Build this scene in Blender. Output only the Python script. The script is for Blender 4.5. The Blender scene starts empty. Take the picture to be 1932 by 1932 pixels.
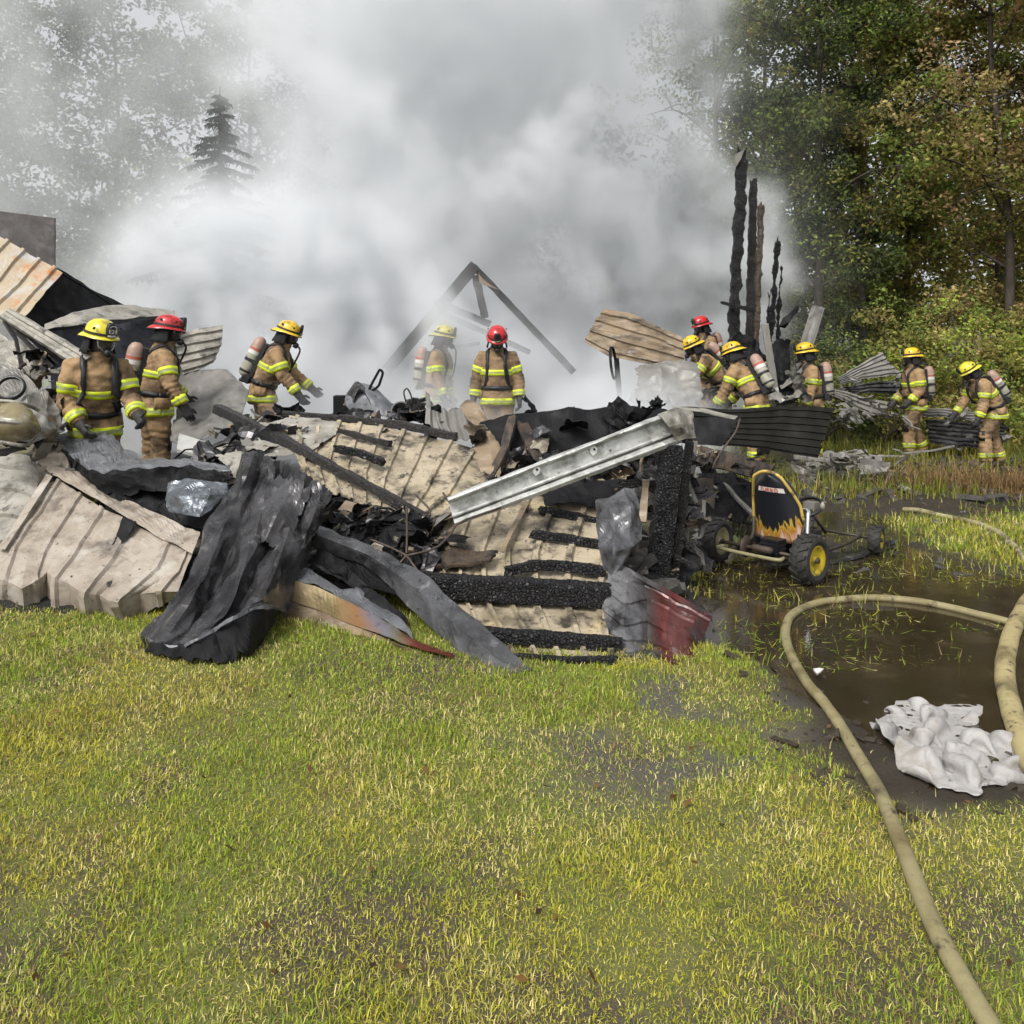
import bpy, bmesh, math, random
import numpy as np
from mathutils import Vector, Matrix, noise as mn
from mathutils.bvhtree import BVHTree

S = bpy.context.scene
COL = S.collection
R = math.radians

# ---------------------------------------------------------------- camera, sky, sun, exposure
CAM_Z = 1.6
FPX = 1487.0            # focal length in reference pixels (frame 1932 wide), level camera with lens shift
cam = bpy.data.cameras.new('camera')
cam.sensor_width = 36.0
cam.lens = 36.0 * FPX / 1932.0
cam.shift_y = -(966 - 683) / 1932.0
cam.clip_start = 0.05
cam.clip_end = 400
co = bpy.data.objects.new('camera', cam)
co.location = (0, 0, CAM_Z)
co.rotation_euler = (R(90), 0, 0)
COL.objects.link(co)
S.camera = co

SUN_EL, SUN_AZ = R(48), R(-148)     # azimuth from +Y clockwise: behind the camera, to the left
w = bpy.data.worlds.new('World')
S.world = w
w.use_nodes = True
nt = w.node_tree
nt.nodes.clear()
sky = nt.nodes.new('ShaderNodeTexSky')
sky.sky_type = 'NISHITA'
sky.sun_disc = False
sky.sun_elevation = SUN_EL
sky.sun_rotation = SUN_AZ
sky.air_density = 1.0
sky.dust_density = 4.0
sky.ozone_density = 1.0
hs = nt.nodes.new('ShaderNodeHueSaturation')
hs.inputs['Saturation'].default_value = 0.18
bg = nt.nodes.new('ShaderNodeBackground')
bg.inputs['Strength'].default_value = 0.115
wo = nt.nodes.new('ShaderNodeOutputWorld')
nt.links.new(sky.outputs[0], hs.inputs['Color'])
nt.links.new(hs.outputs[0], bg.inputs['Color'])
nt.links.new(bg.outputs[0], wo.inputs['Surface'])

sl = bpy.data.lights.new('sun', 'SUN')
sl.energy = 1.35
sl.angle = R(18)
sl.color = (1.0, 0.96, 0.9)
so = bpy.data.objects.new('sun', sl)
sd = Vector((math.sin(SUN_AZ) * math.cos(SUN_EL), math.cos(SUN_AZ) * math.cos(SUN_EL), math.sin(SUN_EL)))
so.rotation_euler = sd.to_track_quat('Z', 'Y').to_euler()
so.location = (-6, -6, 14)
COL.objects.link(so)

S.view_settings.view_transform = 'Standard'
S.view_settings.look = 'None'
S.view_settings.exposure = 0.84
S.view_settings.gamma = 1.0
S.view_settings.use_curve_mapping = False
S.render.engine = 'CYCLES'
S.cycles.use_denoising = True
try:
    S.cycles.denoiser = 'OPENIMAGEDENOISE'
except Exception:
    pass
S.cycles.use_adaptive_sampling = True
S.cycles.adaptive_threshold = 0.02
S.cycles.max_bounces = 10
S.cycles.diffuse_bounces = 3
S.cycles.glossy_bounces = 3
S.cycles.transparent_max_bounces = 12
S.cycles.volume_bounces = 6
S.cycles.volume_step_rate = 2.0
S.cycles.volume_max_steps = 256

# ---------------------------------------------------------------- helpers
def W(px, py, Y):
    """a point of the place from where it shows in the reference and how far off it stands"""
    return Vector(((px - 966) * Y / FPX, Y, CAM_Z - (py - 683) * Y / FPX))


def G(px, py, z=0.0):
    """the point of the horizontal plane at height z"""
    return W(px, py, (CAM_Z - z) * FPX / (py - 683))


def wloc(o):
    v = Vector((0, 0, 0))
    while o is not None:
        v += o.location
        o = o.parent
    return v


def tag(o, label=None, cat=None, group=None, kind=None):
    if label: o['label'] = label
    if cat: o['category'] = cat
    if group: o['group'] = group
    if kind: o['kind'] = kind
    return o


def empty(name, loc, label=None, cat=None, group=None):
    o = bpy.data.objects.new(name, None)
    o.empty_display_size = 0.1
    o.location = loc
    COL.objects.link(o)
    return tag(o, label, cat, group)


def link(name, me, parent=None, loc=None):
    o = bpy.data.objects.new(name, me)
    COL.objects.link(o)
    if parent is not None: o.parent = parent
    if loc is not None: o.location = loc
    return o


def mk(name, verts, faces, mats, parent=None, smooth=False, mi=None, origin=None):
    """world-space geometry as one mesh object; the origin goes to the base of a top-level object"""
    V = np.array([tuple(v) for v in verts], dtype=np.float64).reshape(-1, 3)
    if parent is not None:
        off = np.array(wloc(parent)); loc = (0, 0, 0)
    else:
        if origin is None:
            lo, hi = V.min(0), V.max(0)
            origin = ((lo[0] + hi[0]) / 2, (lo[1] + hi[1]) / 2, lo[2])
        off = np.array(origin); loc = origin
    me = bpy.data.meshes.new(name)
    me.from_pydata((V - off).tolist(), [], faces)
    if not isinstance(mats, (list, tuple)): mats = [mats]
    for m in mats: me.materials.append(m)
    if mi is not None: me.polygons.foreach_set('material_index', np.array(mi, dtype=np.int32))
    if smooth: me.polygons.foreach_set('use_smooth', np.ones(len(me.polygons), dtype=bool))
    me.update()
    return link(name, me, parent, loc)


def fast_mesh(name, V, Fv, n, mats, cols=None, mi=None, smooth=False):
    """numpy mesh of n-gons: V (k,3), Fv (m,n); cols (k,3) goes to the colour attribute 'tint'"""
    me = bpy.data.meshes.new(name)
    V = np.ascontiguousarray(V, dtype=np.float32); Fv = np.ascontiguousarray(Fv, dtype=np.int32)
    me.vertices.add(len(V)); me.vertices.foreach_set('co', V.ravel())
    me.loops.add(Fv.size); me.loops.foreach_set('vertex_index', Fv.ravel())
    me.polygons.add(len(Fv))
    me.polygons.foreach_set('loop_start', np.arange(0, Fv.size, n, dtype=np.int32))
    if not isinstance(mats, (list, tuple)): mats = [mats]
    for m in mats: me.materials.append(m)
    if cols is not None:
        a = me.color_attributes.new('tint', 'FLOAT_COLOR', 'POINT')
        c = np.ones((len(V), 4), dtype=np.float32); c[:, :3] = cols
        a.data.foreach_set('color', c.ravel())
    if smooth: me.polygons.foreach_set('use_smooth', np.ones(len(Fv), dtype=bool))
    me.update(calc_edges=True)
    me.validate()
    return me


# ---------------------------------------------------------------- materials
def mat(name, c1, c2=None, scale=4.0, rough=0.6, metal=0.0, bump=0.3, bscale=35.0, stains=(), spec=0.4,
        cells=0.0, cscale=40.0, tint=False, uvramp=None, stretch=(1, 1, 1), bdist=0.01, rvar=0.15, coat=0.0, transl=0.0):
    m = bpy.data.materials.new(name)
    m.use_nodes = True
    t = m.node_tree
    N = t.nodes; L = t.links
    p = N['Principled BSDF']
    tc = N.new('ShaderNodeTexCoord')
    mp = N.new('ShaderNodeMapping')
    mp.inputs['Scale'].default_value = stretch
    L.new(tc.outputs['Object'], mp.inputs['Vector'])
    def noise(sc, det=5.0, off=0.0, rgh=0.6):
        v = mp.outputs[0]
        if off:
            a = N.new('ShaderNodeVectorMath'); a.operation = 'ADD'
            L.new(v, a.inputs[0]); a.inputs[1].default_value = (off, off * 1.7, off * .6)
            v = a.outputs[0]
        n = N.new('ShaderNodeTexNoise')
        n.inputs['Scale'].default_value = sc
        n.inputs['Detail'].default_value = det
        n.inputs['Roughness'].default_value = rgh
        L.new(v, n.inputs['Vector'])
        return n.outputs[0]
    def rng(v, a, b):
        r = N.new('ShaderNodeMapRange')
        L.new(v, r.inputs['Value'])
        r.inputs['From Min'].default_value = a; r.inputs['From Max'].default_value = b
        return r.outputs[0]
    def mix(fac, a, b, mode='MIX'):
        x = N.new('ShaderNodeMix'); x.data_type = 'RGBA'; x.blend_type = mode
        if hasattr(fac, 'is_output'): L.new(fac, x.inputs['Factor'])
        else: x.inputs['Factor'].default_value = fac
        for s, q in ((x.inputs[6], a), (x.inputs[7], b)):
            if hasattr(q, 'is_output'): L.new(q, s)
            else: s.default_value = (*q, 1)
        return x.outputs[2]
    if uvramp:
        uv = N.new('ShaderNodeUVMap')
        sx = N.new('ShaderNodeSeparateXYZ'); L.new(uv.outputs[0], sx.inputs[0])
        ad = N.new('ShaderNodeMath'); ad.operation = 'MULTIPLY_ADD'
        L.new(noise(scale, 3), ad.inputs[0]); ad.inputs[1].default_value = 0.24
        sb = N.new('ShaderNodeMath'); sb.operation = 'SUBTRACT'
        L.new(sx.outputs['X'], sb.inputs[0]); sb.inputs[1].default_value = 0.12
        L.new(sb.outputs[0], ad.inputs[2])
        cr = N.new('ShaderNodeValToRGB')
        while len(cr.color_ramp.elements) < len(uvramp): cr.color_ramp.elements.new(0.5)
        for e, (pos, c) in zip(cr.color_ramp.elements, uvramp):
            e.position = pos; e.color = (*c, 1)
        L.new(ad.outputs[0], cr.inputs[0])
        col = cr.outputs[0]
    elif tint:
        at = N.new('ShaderNodeAttribute'); at.attribute_name = 'tint'
        col = at.outputs['Color']
    else:
        col = mix(rng(noise(scale), 0.3, 0.7), c1, c2 or c1)
    for k, (sc_c, sc, lo, hi) in enumerate(stains):
        col = mix(rng(noise(sc, 6.0, 3.7 * (k + 1), 0.65), lo, hi), col, sc_c)
    L.new(col, p.inputs['Base Color'])
    if rvar:
        r = N.new('ShaderNodeMapRange')
        L.new(noise(scale * 2.3, 4, 9.1), r.inputs['Value'])
        r.inputs['From Min'].default_value = .3; r.inputs['From Max'].default_value = .7
        r.inputs['To Min'].default_value = max(.03, rough - rvar); r.inputs['To Max'].default_value = min(1, rough + rvar)
        L.new(r.outputs[0], p.inputs['Roughness'])
    else:
        p.inputs['Roughness'].default_value = rough
    p.inputs['Metallic'].default_value = metal
    p.inputs['Specular IOR Level'].default_value = spec
    if coat: p.inputs['Coat Weight'].default_value = coat
    if bump or cells:
        b = N.new('ShaderNodeBump')
        b.inputs['Strength'].default_value = min(1.0, max(bump, cells))
        b.inputs['Distance'].default_value = bdist
        h = noise(bscale, 6.0, 1.3, .65)
        if cells:
            vo = N.new('ShaderNodeTexVoronoi'); vo.feature = 'DISTANCE_TO_EDGE'
            vo.inputs['Scale'].default_value = cscale
            L.new(mp.outputs[0], vo.inputs['Vector'])
            q = rng(vo.outputs['Distance'], 0.0, 0.22)
            ad = N.new('ShaderNodeMath'); ad.operation = 'MULTIPLY_ADD'
            L.new(h, ad.inputs[0]); ad.inputs[1].default_value = .35; L.new(q, ad.inputs[2])
            h = ad.outputs[0]
        L.new(h, b.inputs['Height'])
        L.new(b.outputs[0], p.inputs['Normal'])
    if transl:
        tr = N.new('ShaderNodeBsdfTranslucent'); L.new(col, tr.inputs['Color'])
        ms = N.new('ShaderNodeMixShader'); ms.inputs[0].default_value = transl
        L.new(p.outputs[0], ms.inputs[1]); L.new(tr.outputs[0], ms.inputs[2])
        L.new(ms.outputs[0], N['Material Output'].inputs['Surface'])
    return m


M = {}
SOOT = (0.012, 0.012, 0.013)
RUST = (0.30, 0.10, 0.025)
M['beige'] = mat('scorched_beige_steel', (.36, .315, .26), (.25, .21, .165), 3.0, .55, 0, .35, 60, bdist=.005,
                 stains=[((.40, .375, .33), 5, .52, .72), ((.13, .10, .075), 7, .52, .78), ((.06, .048, .04), 3.1, .56, .74), ((.03, .026, .024), 26, .62, .69)])
M['beige_rust'] = mat('rusted_beige_steel', (.42, .36, .27), (.34, .27, .18), 3.0, .55, 0, .25, 60, bdist=.004,
                      stains=[((.40, .40, .41), 3.3, .52, .7), ((.42, .15, .03), 2.0, .56, .66), ((.10, .05, .03), 9, .62, .8)])
M['cream'] = mat('smoked_cream_steel', (.42, .355, .255), (.29, .245, .175), 2.6, .5, 0, .4, 45, bdist=.006,
                 stains=[((.45, .36, .17), 2.2, .54, .75), ((.14, .12, .08), 3.1, .49, .66), ((.05, .042, .033), 5.2, .53, .64), ((.02, .018, .016), 1.9, .56, .65), ((.015, .014, .013), 26, .60, .66)])
M['char_cream'] = mat('sooty_cream_steel', (.26, .23, .18), (.15, .13, .10), 2.6, .55, 0, .3, 45, bdist=.005,
                      stains=[((.06, .055, .045), 3.1, .50, .66), ((.02, .018, .016), 5.2, .53, .66)])
M['ash_grey'] = mat('burnt_grey_steel', (.085, .083, .086), (.036, .035, .037), 3.0, .26, .35, .25, 45, bdist=.005,
                    stains=[((.21, .205, .21), 9, .57, .74), ((.012, .012, .013), 2.6, .47, .62), ((.012, .012, .013), 14, .60, .70)])
M['strip_grey'] = mat('sooty_grey_strip', (.125, .127, .133), (.07, .071, .075), 3.0, .30, .35, .25, 45, bdist=.005,
                    stains=[((.27, .27, .28), 9, .57, .74), ((.03, .03, .032), 3.1, .50, .66), ((.015, .015, .016), 14, .60, .70)])
M['blue_grey'] = mat('blue_grey_burnt_steel', (.20, .205, .22), (.105, .11, .12), 4.0, .42, .3, .5, 45, bdist=.008,
                     stains=[((.32, .32, .335), 9, .57, .78), ((.03, .03, .034), 4, .54, .70), ((.02, .02, .02), 18, .62, .70)])
M['silver'] = mat('galvanised_steel', (.56, .57, .55), (.38, .39, .37), 6.0, .42, .3, .3, 50, bdist=.004,
                  stains=[((.20, .20, .185), 6, .50, .68), ((.62, .63, .61), 14, .56, .7), ((.07, .068, .06), 3.3, .55, .68), ((.05, .05, .05), 24, .61, .70)])
M['pale'] = mat('pale_scorched_steel', (.34, .325, .28), (.22, .205, .175), 4.0, .5, .1, .45, 40, bdist=.006,
                stains=[((.10, .095, .08), 4, .50, .70), ((.42, .41, .38), 10, .57, .75), ((.035, .032, .03), 7, .58, .70), ((.02, .02, .02), 24, .62, .69)])
M['old_grey'] = mat('weathered_grey_steel', (.23, .22, .20), (.14, .135, .125), 4.0, .5, .2, .4, 40, bdist=.006,
                    stains=[((.05, .048, .045), 5, .53, .75), ((.32, .31, .29), 9, .58, .8)])
M['shiny'] = mat('glossy_blue_grey_steel', (.17, .19, .21), (.10, .11, .125), 5.0, .22, .55, .5, 18, bdist=.012,
                 stains=[((.36, .38, .40), 5, .56, .7), ((.02, .022, .025), 6, .56, .75)])
M['black'] = mat('charred_black_steel', (.007, .007, .008), (.004, .004, .005), 4.0, .7, 0, .6, 30, bdist=.008,
                 stains=[((.022, .022, .024), 6, .58, .8)], spec=.22)
M['olive_black'] = mat('olive_black_steel', (.014, .0135, .010), (.007, .007, .006), 4.0, .7, 0, .4, 30, bdist=.005,
                       stains=[((.026, .025, .018), 5, .54, .8)], spec=.22)
M['tan_burnt'] = mat('tan_heat_stained_steel', (.26, .19, .115), (.17, .135, .095), 2.2, .55, .1, .3, 40, bdist=.005,
                     stains=[((.10, .07, .045), 3, .5, .7), ((.035, .03, .026), 3.7, .52, .68), ((.36, .31, .26), 6, .57, .75)], stretch=(.6, .6, 2.2))
M['heat'] = mat('heat_tinted_trim', (.3, .2, .1), rough=.38, metal=.35, bump=.25, bscale=40, bdist=.004,
                uvramp=[(0.0, (.22, .165, .10)), (.25, (.17, .135, .06)), (.42, (.24, .12, .05)), (.55, (.17, .16, .19)), (.68, (.15, .13, .08)), (.8, (.17, .035, .02)), (1.0, (.10, .016, .012))],
                stains=[((.03, .025, .02), 9, .58, .8)])
M['red_metal'] = mat('grey_to_red_painted_steel', (.2, .05, .04), rough=.34, metal=.15, bump=.3, bscale=30, bdist=.006,
                     uvramp=[(0.0, (.16, .16, .165)), (.40, (.09, .09, .095)), (.56, (.05, .034, .032)), (.68, (.080, .014, .012)), (.8, (.11, .04, .036)), (1.0, (.045, .010, .010))],
                     stains=[((.018, .017, .017), 4, .52, .66), ((.20, .17, .16), 9, .60, .74)])
M['char'] = mat('alligator_charred_wood', (.020, .019, .021), (.010, .010, .011), 9, .42, 0, .7, 30, cells=.95, cscale=42, bdist=.014,
                stains=[((.045, .043, .046), 26, .60, .72)], spec=.35)
M['char_fine'] = mat('charred_wood', (.026, .022, .021), (.012, .011, .011), 9, .5, 0, .8, 30, cells=.8, cscale=55, bdist=.01,
                     stains=[((.08, .068, .060), 14, .58, .75)], spec=.5)
M['char_brown'] = mat('part_charred_brown_wood', (.085, .060, .038), (.035, .026, .02), 7, .65, 0, .6, 30, bdist=.008, stretch=(3, 3, .6),
                      stains=[((.014, .013, .013), 3, .48, .62)])
M['grey_wood'] = mat('weathered_grey_wood', (.21, .20, .18), (.13, .125, .11), 7, .75, 0, .5, 30, bdist=.005, stretch=(3, 3, .5),
                     stains=[((.05, .046, .04), 5, .54, .72)])
M['rebar'] = mat('rusty_steel_rod', (.09, .065, .05), (.04, .032, .028), 14, .6, .3, .3, 60, bdist=.002)
M['ash'] = mat('black_ash_and_embers', (.014, .013, .0125), (.026, .024, .022), 9, .9, 0, 1.0, 22, bdist=.05,
               stains=[((.11, .105, .10), 16, .6, .74), ((.010, .010, .010), 3, .5, .7)])
M['rubble'] = mat('burnt_rubble_bits', (.030, .028, .026), (.075, .070, .064), 13, .8, 0, .6, 40, bdist=.01,
                  stains=[((.24, .22, .19), 5, .6, .66), ((.12, .06, .03), 4, .62, .7)])


def tint_mat(m, fac):
    return m


# ---------------------------------------------------------------- generic shapes
def fbm(p, s, seed=0.0, oct=4):
    return mn.fractal(Vector(p) * s + Vector((seed, seed * 1.3, -seed * .7)), 0.9, 2.1, oct)


def lerp_grid(grid, u, v, smooth=False):
    nr, nc = len(grid), len(grid[0])
    a = min(max(v, 0), 1) * (nr - 1); b = min(max(u, 0), 1) * (nc - 1)
    i = min(int(a), nr - 2); j = min(int(b), nc - 2)
    fv, fu = a - i, b - j
    if not smooth:
        return (grid[i][j].lerp(grid[i][j + 1], fu)).lerp(grid[i + 1][j].lerp(grid[i + 1][j + 1], fu), fv)
    def cr(p0, p1, p2, p3, t):
        return 0.5 * ((2 * p1) + (-p0 + p2) * t + (2 * p0 - 5 * p1 + 4 * p2 - p3) * t * t + (-p0 + 3 * p1 - 3 * p2 + p3) * t ** 3)
    def row(r):
        q = [grid[r][min(max(j + k, 0), nc - 1)] for k in (-1, 0, 1, 2)]
        return cr(*q, fu)
    q = [row(min(max(i + k, 0), nr - 1)) for k in (-1, 0, 1, 2)]
    return cr(*q, fv)


def resample(row, n):
    row = [p if isinstance(p, Vector) else W(*p) for p in row]
    out = []
    for i in range(n):
        t = i / (n - 1) * (len(row) - 1); j = min(int(t), len(row) - 2)
        out.append(row[j].lerp(row[j + 1], t - j))
    return out


def rib_params(n, width=0.18, edge=0.06, sub=2):
    """parameter stops and heights across n box ribs"""
    out = []
    for k in range(n):
        c = (k + .5) / n; h = width / n / 2; e = edge / n
        for q in range(sub): out.append((k / n + q * (c - h - e - k / n) / sub, 0.0))
        out += [(c - h - e, 0.0), (c - h, 1.0), (c + h, 1.0), (c + h + e, 0.0)]
        for q in range(1, sub): out.append((c + h + e + q * ((k + 1) / n - c - h - e) / sub, 0.0))
    out.append((1.0, 0.0))
    return out


def sheet(name, rows, mats, nu=30, nv=20, ribs=0, rib_dir='v', rib_h=0.02, rib_w=.2, wave=False, crumple=0.01, cs=3.0, oct=3, ridge=1.3, lump=1.0, aniso=(1, 1, 1), seed=0.0,
          thick=0.004, smooth=False, jag=0.0, holes=0.0, parent=None, vsplit=None, shade_smooth=False, curl=0.0, label=None, cat=None, group=None):
    """a bent metal sheet through a grid of points; rib_dir 'v' = ribs run down the rows"""
    grid = [[p if isinstance(p, Vector) else W(*p) for p in r] for r in rows]
    us = [(i / nu, 0.0) for i in range(nu + 1)]
    vs = [(i / nv, 0.0) for i in range(nv + 1)]
    if ribs:
        if wave:
            st = [(i / (ribs * 6), .5 - .5 * math.cos(i / 6 * 2 * math.pi)) for i in range(ribs * 6 + 1)]
        else:
            st = rib_params(ribs, rib_w)
        if rib_dir == 'v': us = st
        else: vs = st
    nU, nV = len(us), len(vs)
    P = []
    for v, hv in vs:
        for u, hu in us:
            uu, vv = u, v
            if jag:
                e = 1 - min(1, min(v, 1 - v) / .12)
                if e > 0:
                    vv += jag * e * mn.noise((u * 13 + seed, seed, 2.2)) * (1 if v < .5 else -1) + jag * .5 * e * mn.noise((u * 37 + seed, seed, 5.2))
                e = 1 - min(1, min(u, 1 - u) / .12)
                if e > 0:
                    uu += jag * e * mn.noise((v * 13 + seed, seed, 7.7))
            P.append(lerp_grid(grid, uu, vv, smooth))
    P = np.array([tuple(p) for p in P]).reshape(nV, nU, 3)
    du = np.gradient(P, axis=1); dv = np.gradient(P, axis=0)
    n = np.cross(du, dv); n /= np.linalg.norm(n, axis=2, keepdims=True) + 1e-9
    # face the camera side
    toc = np.array((0, 0, CAM_Z)) - P
    if (n * toc).sum() < 0: n = -n
    H = np.zeros((nV, nU))
    for i in range(nV):
        for j in range(nU):
            q = P[i, j] * np.array(aniso)
            h = 0
            if crumple:
                h = crumple * (lump * fbm(q, cs, seed, oct) + ridge * ((0.3 - abs(mn.noise(Vector(q) * cs * .8 + Vector((seed * 2, 3, 1))))) + .5 * (0.3 - abs(mn.noise(Vector(q) * cs * 2.1 + Vector((seed, 8, seed * 3)))))))
            h += rib_h * (us[j][1] if rib_dir == 'v' else vs[i][1])
            H[i, j] = h
    P = P + n * H[..., None]
    faces, mi, uvs = [], [], []
    for i in range(nV - 1):
        for j in range(nU - 1):
            if holes:
                c = P[i, j]
                ed = min(i, nV - 2 - i) / nV
                if mn.noise(Vector(c) * 5.5 + Vector((seed, 9, seed))) > (1 - holes) - (.25 if ed < .06 else 0): continue
            a = i * nU + j
            faces.append((a, a + 1, a + nU + 1, a + nU))
            mi.append(0 if vsplit is None or vs[i][0] + 1e-6 < vsplit else 1)
            uvs += [(us[j][0], vs[i][0]), (us[j + 1][0], vs[i][0]), (us[j + 1][0], vs[i + 1][0]), (us[j][0], vs[i + 1][0])]
    o = mk(name, P.reshape(-1, 3), faces, mats, parent, shade_smooth, mi)
    uv = o.data.uv_layers.new(name='UVMap')
    uv.data.foreach_set('uv', np.array(uvs, dtype=np.float32).ravel())
    if thick:
        md = o.modifiers.new('thickness', 'SOLIDIFY'); md.thickness = thick; md.offset = 0
    return tag(o, label, cat, group)


def frame(d, up=None):
    d = d.normalized()
    up = up or (Vector((0, 0, 1)) if abs(d.z) < .95 else Vector((0, 1, 0)))
    s = d.cross(up).normalized()
    return d, s, s.cross(d).normalized()


def beam(name, pts, w, h, m, parent=None, amp=0.006, ns=6.0, seed=0.0, segs=24, around=4, ragged=0.0, taper=1.0, up=None, rot=0.0, cell=0.0, cellsize=.05, smooth=False, **tg):
    """a timber along a polyline with a boxy cross-section, noisy faces and broken ends"""
    pts = [p if isinstance(p, Vector) else W(*p) for p in pts]
    cum = [0.0]
    for a, b in zip(pts, pts[1:]): cum.append(cum[-1] + (b - a).length)
    L = cum[-1]
    ring = []
    q = around
    for (x0, y0), (x1, y1) in (((-1, -1), (1, -1)), ((1, -1), (1, 1)), ((1, 1), (-1, 1)), ((-1, 1), (-1, -1))):
        for k in range(q): ring.append((x0 + (x1 - x0) * k / q, y0 + (y1 - y0) * k / q))
    V, Fc = [], []
    nr = len(ring)
    for i in range(segs + 1):
        t = i / segs
        s = t * L
        k = max(0, min(len(pts) - 2, next((j for j in range(len(pts) - 1) if s <= cum[j + 1] + 1e-9), len(pts) - 2)))
        f = (s - cum[k]) / max(1e-9, cum[k + 1] - cum[k])
        c = pts[k].lerp(pts[k + 1], f)
        d, sd, u = frame(pts[k + 1] - pts[k], up)
        tw = 1 + (taper - 1) * t
        for (a, b) in ring:
            l = math.hypot(a, b); rr = 0.93 if l > 1.3 else 1.0
            ca, sa = math.cos(rot), math.sin(rot)
            x, y = a * w / 2 * tw * rr, b * h / 2 * tw * rr
            off = sd * (x * ca - y * sa) + u * (x * sa + y * ca)
            p = c + off
            if ragged and (i == 0 or i == segs):
                p += d * ragged * mn.noise(p * 40 + Vector((seed, 0, 0))) * (1 if i else -1)
            nd = off.normalized() if off.length > 0 else u
            disp = amp * fbm(p, ns, seed, 4)
            if cell:
                dist, _ = mn.voronoi(p / cellsize + Vector((seed, seed, seed)))
                disp += cell * (min(1.0, (dist[1] - dist[0]) * 2.2) - .5)
            V.append(p + nd * disp)
    for i in range(segs):
        for j in range(nr):
            a = i * nr + j; b = i * nr + (j + 1) % nr
            Fc.append((a, b, b + nr, a + nr))
    Fc.append(tuple(range(nr - 1, -1, -1)))
    Fc.append(tuple(range(segs * nr, segs * nr + nr)))
    o = mk(name, V, Fc, m, parent, smooth)
    return tag(o, **tg)


def spline(pts, n):
    """Catmull-Rom through points"""
    out = []
    k = len(pts) - 1
    for i in range(n + 1):
        t = i / n * k
        j = min(int(t), k - 1); f = t - j
        p0, p1, p2, p3 = pts[max(j - 1, 0)], pts[j], pts[j + 1], pts[min(j + 2, k)]
        out.append(0.5 * ((2 * p1) + (-p0 + p2) * f + (2 * p0 - 5 * p1 + 4 * p2 - p3) * f * f + (-p0 + 3 * p1 - 3 * p2 + p3) * f ** 3))
    return out


def tube_data(pts, rad, sides=10, flat=1.0, base=0, close=False):
    """verts and faces of a tube along points; rad a number or a list"""
    V, Fc = [], []
    n = len(pts)
    up = None
    for i, p in enumerate(pts):
        if close: d = pts[(i + 1) % n] - pts[i - 1]
        else: d = pts[min(i + 1, n - 1)] - pts[max(i - 1, 0)]
        if d.length < 1e-9: d = Vector((0, 0, 1))
        d, s, u = frame(d, up)
        up = u
        r = rad[i] if isinstance(rad, (list, tuple)) else rad
        for k in range(sides):
            a = 2 * math.pi * k / sides
            V.append(p + s * math.cos(a) * r + u * math.sin(a) * r * flat)
    m = n if close else n - 1
    for i in range(m):
        for k in range(sides):
            a = base + i * sides + k; b = base + i * sides + (k + 1) % sides
            a2 = base + ((i + 1) % n) * sides + k; b2 = base + ((i + 1) % n) * sides + (k + 1) % sides
            Fc.append((a, b, b2, a2))
    if not close:
        Fc.append(tuple(base + k for k in range(sides - 1, -1, -1)))
        Fc.append(tuple(base + (n - 1) * sides + k for k in range(sides)))
    return V, Fc


def tube(name, pts, rad, m, parent=None, sides=10, flat=1.0, smooth=True, close=False, sp=0, **tg):
    pts = [p if isinstance(p, Vector) else W(*p) for p in pts]
    if sp: pts = spline(pts, sp)
    V, Fc = tube_data(pts, rad, sides, flat, 0, close)
    return tag(mk(name, V, Fc, m, parent, smooth), **tg)


def lathe_data(prof, c, axis, sides=20, base=0, up=None):
    """prof: (distance along axis, radius)"""
    d, s, u = frame(axis, up)
    V, Fc = [], []
    for (t, r) in prof:
        for k in range(sides):
            a = 2 * math.pi * k / sides
            V.append(c + d * t + (s * math.cos(a) + u * math.sin(a)) * max(r, 1e-4))
    for i in range(len(prof) - 1):
        for k in range(sides):
            a = base + i * sides + k; b = base + i * sides + (k + 1) % sides
            Fc.append((a, b, b + sides, a + sides))
    return V, Fc


def lathe(name, prof, c, axis, m, parent=None, sides=20, smooth=True, caps=True, **tg):
    V, Fc = lathe_data(prof, c, axis, sides)
    if caps:
        Fc.append(tuple(range(sides - 1, -1, -1)))
        Fc.append(tuple(range((len(prof) - 1) * sides, len(prof) * sides)))
    return tag(mk(name, V, Fc, m, parent, smooth), **tg)


def box_data(c, ax, ay, az, base=0):
    """box from its centre and three half-axis vectors"""
    V = [c + ax * i + ay * j + az * k for k in (-1, 1) for j in (-1, 1) for i in (-1, 1)]
    q = [(0, 2, 3, 1), (4, 5, 7, 6), (0, 1, 5, 4), (2, 6, 7, 3), (0, 4, 6, 2), (1, 3, 7, 5)]
    return V, [tuple(base + a for a in f) for f in q]


def join(parts):
    V, Fc = [], []
    for v, f in parts:
        b = len(V)
        V += list(v); Fc += [tuple(b + i for i in q) for q in f]
    return V, Fc

# ---------------------------------------------------------------- ground, mud and standing water
def sst(a, b, x):
    t = np.clip((x - a) / (b - a), 0, 1)
    return t * t * (3 - 2 * t)


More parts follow.
